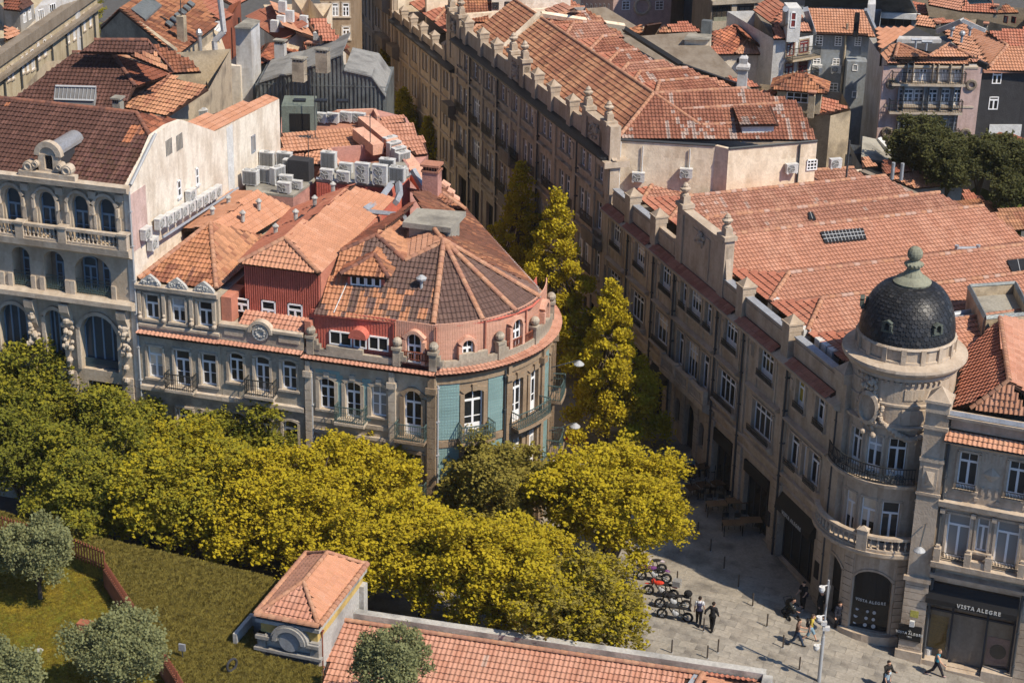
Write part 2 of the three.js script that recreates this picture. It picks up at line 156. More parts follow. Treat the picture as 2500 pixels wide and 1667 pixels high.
// ---------- tiled roofs ----------
const tileGeo = (() => { const g = new Geo(), W = 0.125, L = 0.44, sec = [[-W, 0.02], [-0.055, 0.0], [0.0, 0.006], [0.035, 0.04], [0.085, 0.044], [W, 0.02]]; // x across, y up the slope, z out of the roof
  for (let i = 0; i + 1 < sec.length; i++) { const [a, za] = sec[i], [b, zb] = sec[i + 1]; g.quad(V3(a, 0, za + 0.07), V3(b, 0, zb + 0.07), V3(b, L, zb + 0.004), V3(a, L, za + 0.004)); g.quad(V3(a, 0, za + 0.052), V3(b, 0, zb + 0.052), V3(b, 0, zb + 0.07), V3(a, 0, za + 0.07)); } return g.buf(); })();
const ridgeGeo = (() => { const g = new Geo(), L = 0.42; for (let i = 0; i < 6; i++) { const a = Math.PI * i / 6, b = Math.PI * (i + 1) / 6, r = 0.15, s = 0.125; g.quad(V3(0, r * Math.sin(a), r * Math.cos(a)), V3(0, r * Math.sin(b), r * Math.cos(b)), V3(L, s * Math.sin(b), s * Math.cos(b)), V3(L, s * Math.sin(a), s * Math.cos(a))); g.tri(V3(0, 0, 0), V3(0, r * Math.sin(b), r * Math.cos(b)), V3(0, r * Math.sin(a), r * Math.cos(a))); } return g.buf(); })();
const PAL = { // base colour pairs and how they mix: [main, other, share of other, patch size, tone spread, grime]
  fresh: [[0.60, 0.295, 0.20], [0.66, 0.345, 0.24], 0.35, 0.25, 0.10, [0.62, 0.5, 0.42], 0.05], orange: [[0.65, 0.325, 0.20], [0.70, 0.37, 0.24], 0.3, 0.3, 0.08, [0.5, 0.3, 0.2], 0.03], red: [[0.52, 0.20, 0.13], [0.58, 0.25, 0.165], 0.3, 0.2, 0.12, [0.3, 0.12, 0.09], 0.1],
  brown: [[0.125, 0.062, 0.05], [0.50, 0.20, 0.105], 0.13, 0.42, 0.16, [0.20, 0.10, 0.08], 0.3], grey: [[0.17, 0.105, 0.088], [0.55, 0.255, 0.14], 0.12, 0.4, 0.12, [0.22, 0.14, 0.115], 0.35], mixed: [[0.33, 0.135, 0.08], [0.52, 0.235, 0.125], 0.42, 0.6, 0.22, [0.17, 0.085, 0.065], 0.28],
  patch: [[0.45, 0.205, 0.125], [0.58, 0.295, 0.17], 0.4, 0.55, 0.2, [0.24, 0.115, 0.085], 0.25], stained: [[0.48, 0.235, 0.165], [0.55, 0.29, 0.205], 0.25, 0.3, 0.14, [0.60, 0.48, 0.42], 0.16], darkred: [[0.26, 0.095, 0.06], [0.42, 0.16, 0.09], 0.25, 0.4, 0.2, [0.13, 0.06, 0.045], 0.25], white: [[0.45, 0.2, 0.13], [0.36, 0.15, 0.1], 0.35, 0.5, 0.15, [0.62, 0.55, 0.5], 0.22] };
const tileLeft = new Map(); let roofNo = 0;
const inPoly = (x, y, q) => { let c = false; for (let i = 0, j = q.length - 1; i < q.length; j = i++) if ((q[i][1] > y) !== (q[j][1] > y) && x < (q[j][0] - q[i][0]) * (y - q[i][1]) / (q[j][1] - q[i][1]) + q[i][0]) c = !c; return c; };
function roof(parent, pts, pal = 'fresh', o = {}) { // pts[0] -> pts[1] is the eave
  const id = ++roofNo; let e, a; let n = V3(0, 0, 0); for (let i = 0; i < pts.length; i++) n.add(pts[i].clone().cross(pts[(i + 1) % pts.length])); n.normalize(); if (n.y < 0) n.negate(); { const c = V3(0, 0, 0); pts.forEach((p) => c.addScaledVector(p, 1 / pts.length)); pts = pts.map((p) => V3(p.x, c.y - ((p.x - c.x) * n.x + (p.z - c.z) * n.z) / n.y, p.z)); a = pts[0]; e = pts[1].clone().sub(a).normalize(); } let s = n.clone().cross(e).normalize(); if (s.y < 0) { e.negate(); s.negate(); a = pts[1]; }
  const q = pts.map((p) => { const d = p.clone().sub(a); return [d.dot(e), d.dot(s), d.dot(n)]; }); const lift = (p, k) => p.clone().addScaledVector(n, k); const g = new Geo(); const top = pts.map((p) => lift(p, -0.02)), lo = pts.map((p) => lift(p, -0.16)); for (const [i, j, k] of fan(pts)) { g.tri(top[i], top[j], top[k]); g.tri(lo[i], lo[k], lo[j]); } for (let i = 0; i < pts.length; i++) { const j = (i + 1) % pts.length; g.quad(lo[i], lo[j], top[j], top[i]); }
  const slab = part(parent, o.name || 'roof', g, o.under || M.underlay); const pl = PAL[pal], W = o.tw || 0.245, L = o.tl || 0.36; const xs = q.map((k) => k[0]), ys = q.map((k) => k[1]); const x0 = Math.min(...xs), x1 = Math.max(...xs), y0 = Math.min(...ys), y1 = Math.max(...ys); const list = [];
  const mx = new THREE.Matrix4().makeBasis(e, s, e.clone().cross(s)); const qt = new THREE.Quaternion().setFromRotationMatrix(mx), nn = e.clone().cross(s), up = nn.dot(n) > 0 ? 1 : -1, off = -(o.over ?? 0.05);
  const hit = o.holes || []; let r = 0; for (let y = y0 + off; y < y1 - 0.1; y += L, r++) for (let x = x0 + W / 2; x < x1; x += W) { const i = Math.round((x - x0) / W); { const ty = Math.max(y + 0.2, y0 + 0.05); if (!inPoly(x - W * 0.3, ty, q) || !inPoly(x + W * 0.3, ty, q)) continue; } if (hit.some((h) => inPoly(x, y + 0.15, h))) continue;
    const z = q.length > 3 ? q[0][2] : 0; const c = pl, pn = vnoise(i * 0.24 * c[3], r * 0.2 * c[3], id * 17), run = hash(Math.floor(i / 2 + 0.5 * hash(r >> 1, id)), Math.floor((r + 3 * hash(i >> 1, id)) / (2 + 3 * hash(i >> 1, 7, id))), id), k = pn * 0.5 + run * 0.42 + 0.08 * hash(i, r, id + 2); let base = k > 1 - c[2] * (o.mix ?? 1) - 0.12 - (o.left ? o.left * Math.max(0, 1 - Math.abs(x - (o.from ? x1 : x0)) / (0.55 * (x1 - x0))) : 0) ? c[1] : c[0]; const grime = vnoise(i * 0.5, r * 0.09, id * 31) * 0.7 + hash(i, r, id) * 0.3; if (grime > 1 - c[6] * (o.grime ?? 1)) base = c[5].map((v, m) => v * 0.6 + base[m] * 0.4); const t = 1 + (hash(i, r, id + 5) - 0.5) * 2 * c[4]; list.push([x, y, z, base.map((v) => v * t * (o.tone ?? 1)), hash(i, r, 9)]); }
  const b = BASE.get(parent), sc = V3(W / 0.245, L / 0.36, 1); const cv = [...list]; const pos = (t) => a.clone().addScaledVector(e, t[0]).addScaledVector(s, t[1]).addScaledVector(n, -0.015 + t[4] * 0.012).sub(b); const rot = up > 0 ? qt : qt.clone();
  let left = 0; if (o.single) { left = Math.min(o.single, cv.length); cv.sort((m, k) => pos(m).add(b).distanceToSquared(camera.position) - pos(k).add(b).distanceToSquared(camera.position)); }
  for (let i = 0; i < left; i++) { const t = cv[i], k = t[3].map((v) => Math.round(v * 120) / 120); const o2 = meshOf('roof_tile', tileGeo, tileMat(k)); o2.position.copy(pos(t)); o2.quaternion.copy(rot); o2.scale.copy(sc); slab.add(o2); }
  if (cv.length > left) { const im = new THREE.InstancedMesh(tileGeo, M.tile, cv.length - left); im.name = 'roof_tiles'; im.userData.kind = 'stuff'; const m4 = new THREE.Matrix4(), col = new THREE.Color(); for (let i = left; i < cv.length; i++) { m4.compose(pos(cv[i]), rot, sc); im.setMatrixAt(i - left, m4); im.setColorAt(i - left, col.setRGB(...cv[i][3])); } im.castShadow = im.receiveShadow = true; slab.add(im); }
  return slab; }
const TMc = new Map(); function tileMat(k) { const key = k.map((v) => v.toFixed(3)).join(); if (!TMc.has(key)) { const m = M.tile.clone(); m.color.setRGB(...k); TMc.set(key, m); } return TMc.get(key); }
const RM = [mat(0.60, 0.33, 0.21), mat(0.55, 0.28, 0.17), mat(0.50, 0.255, 0.17)], RMd = [mat(0.26, 0.12, 0.085), mat(0.34, 0.15, 0.1), mat(0.2, 0.1, 0.08)];
// roof faces given by survey pixels: the eave pair has a height, the other corners lie on the plane of that pitch or through a corner already known
function solveFace(pix, H, known, pitch = 24) { const K = (q) => Math.round(q[0]) + '_' + Math.round(q[1]); const R = pix.map((q) => known.get(K(q)) || null); const O = V3(0, CAMH, 0); const e0 = R[0] || P(...pix[0], H[0]), e1 = R[1] || P(...pix[1], R[0] ? R[0].y : H[1]); const hit = (q, n) => { const r = ray(...q), t = e0.clone().sub(O).dot(n) / r.dot(n); return t > 0 ? O.clone().addScaledVector(r, t) : null; }; const ed = e1.clone().sub(e0).normalize(); const side = ed.clone().cross(V3(0, 1, 0)).normalize(); const cand = [];
  for (let i = 2; i < pix.length; i++) if (R[i]) { const n = ed.clone().cross(R[i].clone().sub(e0)); if (n.length() > 0.4) { n.normalize(); if (n.y < 0) n.negate(); cand.push([n, 0]); } }
  for (const pt of [pitch, pitch * 0.7, pitch * 1.3]) for (const s of [1, -1]) { const up = side.clone().multiplyScalar(s * Math.cos(pt * Math.PI / 180)).add(V3(0, Math.sin(pt * Math.PI / 180), 0)); const n = ed.clone().cross(up).normalize(); if (n.y < 0) n.negate(); cand.push([n, pt === pitch ? 1 : 3]); }
  let best = null; for (const [n, c] of cand) { if (n.y < 0.45) continue; const q = pix.map((p, i) => i < 2 ? (i ? e1 : e0) : hit(p, n)); if (q.some((p) => !p)) continue; let cost = c; for (let i = 2; i < q.length; i++) { const dh = q[i].y - Math.min(e0.y, e1.y); if (dh < -0.02) cost += 6 - dh; if (dh > 5) cost += dh; if (q[i].distanceTo(e0) > 45) cost += 10; } const vis = n.dot(O.clone().sub(e0).normalize()); if (vis < 0.06) cost += 15; if (!best || cost < best[0]) best = [cost, q]; }
  const q = best ? best[1] : pix.map((p, i) => P(...p, H[i])); q.forEach((p, i) => { if (!known.has(K(pix[i]))) known.set(K(pix[i]), p); }); return q; }
const onPl = (zf, x, y, a, b, c) => { const n = b.clone().sub(a).cross(c.clone().sub(a)), [px, py] = zf(x, y), r = ray(px, py), o = V3(0, CAMH, 0); return o.addScaledVector(r, a.clone().sub(o).dot(n) / r.dot(n)); };
function ridge(parent, a, b, ms = RM, k = 1) { const d = b.clone().sub(a), L = d.length(), n = Math.max(1, Math.round(L / 0.38)); d.normalize(); const zz = d.clone().cross(V3(0, 1, 0)).normalize(), yy = zz.clone().cross(d); const q = new THREE.Quaternion().setFromRotationMatrix(new THREE.Matrix4().makeBasis(d, yy, zz)); for (let i = 0; i < n; i++) { const o = put(parent, 'ridge_tile', ridgeGeo, pick(ms), a.clone().addScaledVector(d, (i + 0.02) * L / n).addScaledVector(yy, -0.02), q); o.scale.set(L / n / 0.385, k, k); } }
// ---------- the setting ----------
const RD = [Math.sin(20.5 * Math.PI / 180), Math.cos(20.5 * Math.PI / 180)], LD = [Math.cos(15.5 * Math.PI / 180), Math.sin(15.5 * Math.PI / 180)];
const FR = new Fac(P(1887, 1345, 0), ...RD), FL = new Fac(P(1062, 1385, 0), ...LD);
const FT = (() => { const a = PG(2238, 1609), b = V3(a.x + Math.cos(0.36) * 5, 0, a.z + Math.sin(0.36) * 5); return facTo(a, b); })();
{ const xs = [], zs = []; for (const k of [-3000, -1200, -500, -220, -130]) xs.push(k); for (let x = -80; x <= 80; x += 2) xs.push(x); for (const k of [130, 220, 500, 1200, 3000]) xs.push(k);
  for (const k of [-4000, -1800, -900, -500, -340]) zs.push(k); for (let z = -240; z <= -50; z += 2) zs.push(z); for (const k of [-20, 60, 300, 1000]) zs.push(k); const g = new Geo(), v = (x, z) => V3(x, gnd(x, z) - 0.035, z);
  for (let i = 0; i + 1 < xs.length; i++) for (let j = 0; j + 1 < zs.length; j++) g.quad(v(xs[i], zs[j + 1]), v(xs[i + 1], zs[j + 1]), v(xs[i + 1], zs[j]), v(xs[i], zs[j])); struct('ground', g, M.asphalt); }
{ // paving of the square and the pedestrian street: single slabs near the camera, the rest joined
  const e = V3(FT.d.x, 0, FT.d.z), n = V3(-e.z, 0, e.x), O = V3(14, 0, -90), near = [], far = []; const street = (x, z) => { const u = (x - FR.a.x) * FR.d.x + (z - FR.a.z) * FR.d.z, w = (x - FR.a.x) * FR.n.x + (z - FR.a.z) * FR.n.z; return w > -0.2 && w < 14 && u < 0 && u > -75; };
  for (let i = -60; i < 40; i++) for (let j = -120; j < 30; j++) { const wd = 0.9, dp = 0.6, x = O.x + e.x * (i + (j % 2 ? 0.5 : 0)) * wd - n.x * j * dp * -1, z = O.z + e.z * (i + (j % 2 ? 0.5 : 0)) * wd - n.z * j * dp * -1; if (x < -9 || x > 31 || z > -78 || z < -170) continue; if (z < -97 && !street(x, z)) continue; if ((x < -2 && z < -93)) continue; const d = (x - 13) ** 2 + (z + 86) ** 2; (d < 60 ? near : far).push([x, z, d]); }
  near.sort((a, b) => a[2] - b[2]); far.push(...near.splice(300)); const root = struct('paving', (() => { const g = new Geo(); for (const [x, z] of far) { const y = gnd(x, z), k = 0.012 * hash(x * 10 | 0, z * 10 | 0); const c = (a, b, t) => { const X = x + e.x * a + n.x * b, Zz = z + e.z * a + n.z * b; return V3(X, gnd(X, Zz) + t, Zz); }; g.hex(c(-0.446, 0.296, -0.08), c(0.446, 0.296, -0.08), c(0.446, 0.296, k), c(-0.446, 0.296, k), c(-0.446, -0.296, -0.08), c(0.446, -0.296, -0.08), c(0.446, -0.296, k), c(-0.446, -0.296, k)); } return g; })(), mat(0.335, 0.305, 0.26, { map: 'blotch' }));
  const ms = [mat(0.335, 0.305, 0.26, { map: 'blotch' }), mat(0.32, 0.295, 0.255, { map: 'blotch' }), mat(0.35, 0.317, 0.27, { map: 'blotch' }), mat(0.338, 0.31, 0.268, { map: 'blotch' })], sgs = [0, 1, 2, 3, 4, 5].map((k) => { const g = new THREE.BoxGeometry(0.892, 0.1, 0.592); uvBox(g); const u = g.attributes.uv; for (let i = 0; i < u.count; i++) u.setXY(i, u.getX(i) + k * 1.37, u.getY(i) + k * 2.11); return g; });
  for (const [x, z] of near) { const o = put(root, 'paving_slab', pick(sgs), pick(ms), V3(x, gnd(x, z) - 0.045 + rr(0, 0.01), z), FT.q); const dx = (gnd(x + 0.4, z) - gnd(x - 0.4, z)) / 0.8, dz = (gnd(x, z + 0.4) - gnd(x, z - 0.4)) / 0.8; o.quaternion.premultiply(new THREE.Quaternion().setFromUnitVectors(V3(0, 1, 0), V3(-dx, 1, -dz).normalize())); } }
// ---------- the left block ----------
const lp = (u, w, h) => FL.map(u, h, -w);
const corr = (f, u0, u1, v0, v1, w, step = 0.14, t = 0.04) => { const g = fbox(f, u0, u1, v0, v1, w - 0.05, w); for (let u = u0 + 0.02; u < u1 - 0.05; u += step) g.add(fbox(f, u, u + step * 0.5, v0, v1 - 0.01, w, w + t * 0.5)); return g; };
const sheet = (pts, t = 0.1) => prism(pts, pts.map((p) => p.y - t)).add((() => { const g = new Geo(); for (let i = 1; i + 1 < pts.length; i++) g.tri(pts[0].clone().setY(pts[0].y - t), pts[i + 1].clone().setY(pts[i + 1].y - t), pts[i].clone().setY(pts[i].y - t)); return g; })());
const vent = (parent, p, h = 0.5, r = 0.12) => part(parent, 'roof_vent', [lathe([[r, 0], [r, h]], 8, T4(p.x, p.y - 0.1, p.z)), lathe([[r * 1.6, h], [r * 1.6, h + 0.06], [0.02, h + 0.22]], 8, T4(p.x, p.y - 0.1, p.z))], M.lightstone);
// stone arcade building with the white side wall
{ const B = thing('arcade_building', 'ornate beige stone building with arched loggias, brown tiled roof and tall white side wall', 'building', lp(-22, 5, 0)); const U0 = -31, U1 = -17.55;
  part(B, 'building_core', prism([lp(U0, 0.9, 20.1), lp(U1 - 0.1, 0.9, 20.1), lp(U1 - 0.1, 11, 20.1), lp(U0, 11, 20.1)], 0), M.stoneDark);
  const top = [[-24.6, 0.95], [-22.5, 0.95], [-20.5, 0.95], [-18.9, 0.95], [-26.7, 0.95], [-28.5, 0.95]].map(([u, w]) => ({ u, v: 16.95, w, h: 2.6, arch: 1 }));
  const mid = [{ u: -23.65, w: 1.35 }, { u: -26, w: 1.35 }, { u: -20.95, w: 1.55 }, { u: -18.85 - 0.45, w: 2.2 }].map((o, i) => ({ u: [-24.4, -26.6, -22.35, -20][i], w: [1.1, 1.6, 1.25, 2.2][i], v: 13.75, h: 2.35, arch: 0.75 }));
  const low = [{ u: -25.1, w: 1.9 }, { u: -22.55, w: 1.15 }, { u: -19.85, w: 2.3 }, { u: -28, w: 2 }].map((o) => ({ ...o, v: 9.2, h: 3.4, arch: 0.85 })), shop = [{ u: -19.7, w: 2.1, v: 4.6, h: 3.9 }, { u: -25, w: 1.9, v: 4.6, h: 3.9 }, { u: -19.7, w: 2.1, v: 0.2, h: 3.8 }, { u: -25, w: 1.9, v: 0.2, h: 3.8 }];
  const ops = [...top, ...mid, ...low, ...shop]; part(B, 'facade', wallGeo(FL, U0, U1, 0, 20.45, ops, 0.85), M.stoneL); const t = new Geo();
  for (const o of top) { t.add(surround({ map: (u, v, w) => FL.map(u, v, w) }, { ...o, v: 18.6, h: 0.95 + 0.22, w: 1.3 }, 0.16, 0.22, 0)); win(B, FL, o, 'T:0.62:2', M.frameBlue, M.glassBlue, -0.3); t.add(fbox(FL, o.u - 0.85, o.u - 0.6, 17, 18.55, 0, 0.08)).add(fbox(FL, o.u + 0.6, o.u + 0.85, 17, 18.55, 0, 0.08)).add(fbox(FL, o.u + 0.65, o.u + 1.1, 19.55, 19.95, 0, 0.2)); }
  for (const o of mid) { const n = o.w > 2 ? [-0.55, 0.65] : [0.1]; for (const k of n) win(B, FL, { u: o.u + k, v: o.v, w: 0.85, h: 2.0, arch: 0.3 }, 'T:0.7:2', M.frameBlue, M.glassBlue, -0.8); t.add(fbox(FL, o.u - o.w / 2 - 0.3, o.u - o.w / 2 - 0.02, 13.7, 14.5, 0, 0.1)).add(fbox(FL, o.u + o.w / 2 + 0.02, o.u + o.w / 2 + 0.3, 13.7, 14.5, 0, 0.1));
    const r = new Geo(); for (const v of [13.86, 14.42, 14.6]) r.add(fbox(FL, o.u - o.w / 2, o.u + o.w / 2, v, v + 0.035, -0.1, -0.06)); for (let u = o.u - o.w / 2; u < o.u + o.w / 2; u += 0.11) { r.add(fbox(FL, u, u + 0.025, 13.76, 14.42, -0.09, -0.07)); r.add(fbox(FL, u + 0.03, u + 0.09, 14.0, 14.06 + 0.1 * ((u * 9 | 0) % 2), -0.09, -0.07)); } part(B, 'railing', r, M.bronzeGreen); }
  for (const o of low) { win(B, FL, o, 'G:4:1:0.05', M.frameBlue, M.glassBlue, -0.45); t.add(surround(FL, o, 0.22, 0.16, 0)); part(B, 'shutter_panel', fbox(FL, o.u - o.w / 2, o.u + o.w / 2, 9.2, 9.75, -0.4, -0.3), M.glassBlue); }
  for (const o of shop) win(B, FL, o, 'T:0.72', o.v > 1 ? M.frame : M.frameBlue, M.glassB, -0.4);
  for (const u of [-24.0 + 0.12, -21.7, -18.2]) { const c = FL.map(u, 12.3, 0.2); t.add(profile(FL, u - 0.28, u + 0.28, [[0, 13.2], [0.55, 13.2], [0.5, 12.7], [0.28, 12.3], [0.2, 11.7], [0, 11.3]])); for (let i = 0; i < 26; i++) { const q = FL.map(u + rr(-0.3, 0.3), rr(10.4, 12.4), rr(0.1, 0.36)); t.add(ball(rr(0.1, 0.2), q.x, q.y, q.z, 6)); } t.add(ball(0.26, c.x, 12.1, c.z, 8)); for (const v of [8.9, 9.7]) t.add(ball(0.2, ...FL.map(u, v, 0.2).toArray(), 7)); for (let v = 5; v < 9; v += 0.45) t.add(fbox(FL, u - 0.32, u + 0.32, v, v + 0.4, 0, 0.12)); }
  t.add(profile(FL, U0, U1 + 0.12, [[0, 13.15], [0.3, 13.3], [0.62, 13.4], [0.62, 13.68], [0, 13.72]])).add(profile(FL, U0, U1 + 0.12, [[0, 16.2], [0.2, 16.3], [0.55, 16.5], [0.6, 16.9], [0, 16.92]])).add(profile(FL, U0, U1 + 0.15, [[0, 19.95], [0.12, 20.05], [0.42, 20.15], [0.46, 20.45], [0, 20.5]]));
  for (const u of [-28, -24, -21.4, -17.75]) t.add(fbox(FL, u - 0.24, u + 0.24, 16.9, 17.85, 0.2, 0.6)).add(fbox(FL, u - 0.3, u + 0.3, 17.75, 17.87, 0.14, 0.66)); part(B, 'stone_trim', t, M.stoneLt); for (const [a, b] of [[-27.8, -24.2], [-23.8, -21.6], [-21.2, -18]]) balustrade(B, FL, a, b, 16.92, 0.42, M.stoneLt);
  // curved-roof dormer with oval window
  { const f = FL, u = -22.2; const d = new Geo(); d.add(wallGeo(f, u - 0.62, u + 0.62, 20.5, 21.7, [{ u, v: 20.85, w: 0.5, h: 0.95, arch: 0.98 }], 0.3)); const n = 10; for (let i = 0; i < n; i++) { const a = Math.PI * i / n, b = Math.PI * (i + 1) / n, q = (r, k, w) => f.map(u + Math.cos(k) * r, 21.65 + Math.sin(k) * r, w); d.hex(q(0.5, b, 0.06), q(0.5, a, 0.06), q(0.82, a, 0.06), q(0.82, b, 0.06), q(0.5, b, -0.3), q(0.5, a, -0.3), q(0.82, a, -0.3), q(0.82, b, -0.3)); d.hex(q(0.0, b, -0.05), q(0, a, -0.05), q(0.6, a, -0.05), q(0.6, b, -0.05), q(0, b, -0.3), q(0, a, -0.3), q(0.6, a, -0.3), q(0.6, b, -0.3)); }
    d.add(fbox(f, u - 1.7, u + 1.7, 20.45, 20.75, -0.1, 0.32)); for (const s of [-1, 1]) { for (const [r, du, dv] of [[0.32, 1.15, 20.98], [0.2, 0.72, 21.15]]) { const g = new THREE.CylinderGeometry(r, r, 0.5, 14); g.rotateX(Math.PI / 2); d.add(new Geo().add(g, f.m4(u + s * du, dv, -0.02))); const g2 = new THREE.TorusGeometry(r * 0.6, r * 0.16, 6, 14); d.add(new Geo().add(g2, f.m4(u + s * du, dv, 0.24))); } }
    const D = part(B, 'dormer', d, M.stoneLt); win(D, f, { u, v: 20.85, w: 0.5, h: 0.95, arch: 0.98 }, 'G:2:3:0.02', M.frameDark, M.glass, -0.2); const r = new Geo(); for (let i = 0; i < 10; i++) { const a = Math.PI * i / 10, b = Math.PI * (i + 1) / 10, q = (k, w) => f.map(u + 0.12 + Math.cos(k) * 0.56, 21.72 + Math.sin(k) * 0.56, w); r.quad(q(b, -0.3), q(a, -0.3), q(a, -2.9), q(b, -2.9)); } part(D, 'dormer_roof', r, M.steel); part(D, 'dormer_cheek', fbox(f, u + 0.52, u + 0.6, 20.6, 21.75, -1.9, -0.3), M.frameDark); }
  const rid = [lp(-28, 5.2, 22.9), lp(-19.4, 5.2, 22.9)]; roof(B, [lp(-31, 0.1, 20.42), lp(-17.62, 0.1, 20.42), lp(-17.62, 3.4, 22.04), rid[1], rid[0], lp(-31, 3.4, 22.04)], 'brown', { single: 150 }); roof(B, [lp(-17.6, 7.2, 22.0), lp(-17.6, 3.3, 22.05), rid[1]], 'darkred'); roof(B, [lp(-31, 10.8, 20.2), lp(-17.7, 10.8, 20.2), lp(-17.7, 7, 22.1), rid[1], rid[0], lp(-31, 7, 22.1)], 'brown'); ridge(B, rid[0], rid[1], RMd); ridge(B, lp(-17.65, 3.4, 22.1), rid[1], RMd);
  for (const [x, y] of [[450, 765], [605, 1005], [870, 1015]]) { const [px, py] = z1(x, y); const c = P(px, py, y < 900 ? 22.4 : 21.4); part(B, 'glass_tiles', new Geo().add(new THREE.BoxGeometry(0.95, 0.06, 0.62), new THREE.Matrix4().compose(c, new THREE.Quaternion().setFromEuler(new THREE.Euler(0.45, -0.27, 0, 'YXZ')), V3(1, 1, 1))), M.zinc); }
  // white side wall
  const W = new Fac(lp(-17.5, 0, 0), 0.267, -0.964); globalThis.FW = W; const prof = [[0, 20.35], [0.7, 20.75], [2.2, 21.5], [3.4, 22.3], [5.2, 22.35], [7, 22.15], [11.45, 20.15], [21.3, 19.4]], g = new Geo(); for (let i = 0; i + 1 < prof.length; i++) { const [a, ha] = prof[i], [b, hb] = prof[i + 1]; g.hex(W.map(a, 0, 0), W.map(b, 0, 0), W.map(b, hb, 0), W.map(a, ha, 0), W.map(a, 0, -0.3), W.map(b, 0, -0.3), W.map(b, hb, -0.3), W.map(a, ha, -0.3)); } const PW = part(B, 'party_wall', g, M.whitewash);
  for (let i = 0; i < 2; i++) { const o = rectOp(W, z1, ...[[1205, 1240, 1235, 1335], [1330, 1155, 1355, 1255]][i]); part(PW, 'window_sill', fbox(W, o.u - o.w / 2 - 0.05, o.u + o.w / 2 + 0.05, o.v - 0.1, o.v, 0, 0.12), M.white); win(PW, W, o, 'G:1:2', M.frame, M.glassB, 0.05); } { const o = rectOp(W, z1, 1712, 935, 1742, 1030); win(PW, W, o, 'G:1:1', M.galv, M.curtain, 0.06); }
  for (const [x0, y0, x1, y1] of [[1128, 965, 1178, 1040], [1200, 930, 1250, 1005]]) { const o = rectOp(W, z1, x0, y0, x1, y1); const v = new Geo(); for (let i = 0; i < 5; i++) v.add(fbox(W, o.u - o.w / 2 + i * o.w / 5, o.u - o.w / 2 + (i + 0.45) * o.w / 5, o.v, o.v + o.h, 0, 0.03)); part(PW, 'wall_vent', v, M.acGrille); }
  part(B, 'gutter', [bar(W.map(0.1, 20.5, 0.1), W.map(3.4, 22.4, 0.1), 0.09)], M.pipeGrey); downpipe(B, FL, -17.42, 4, 20.2, 0.1, M.pipeGrey, 0.07); part(B, 'wall_patch', fbox(W, 0.15, 2.0, 16.6, 19.9, 0, 0.02), M.pinkw); { const o = 13.0; part(B, 'wall_patch', fbox(W, o, o + 0.9, 15.6, 19.9, 0, 0.02), M.white); }
  { const q = [W.map(11.5, 20.12, -0.1), W.map(21.3, 19.42, -0.1), W.map(21.2, 19.6, -0.7), W.map(9.6, 20.95, -1.5)]; roof(B, q, 'orange'); } }
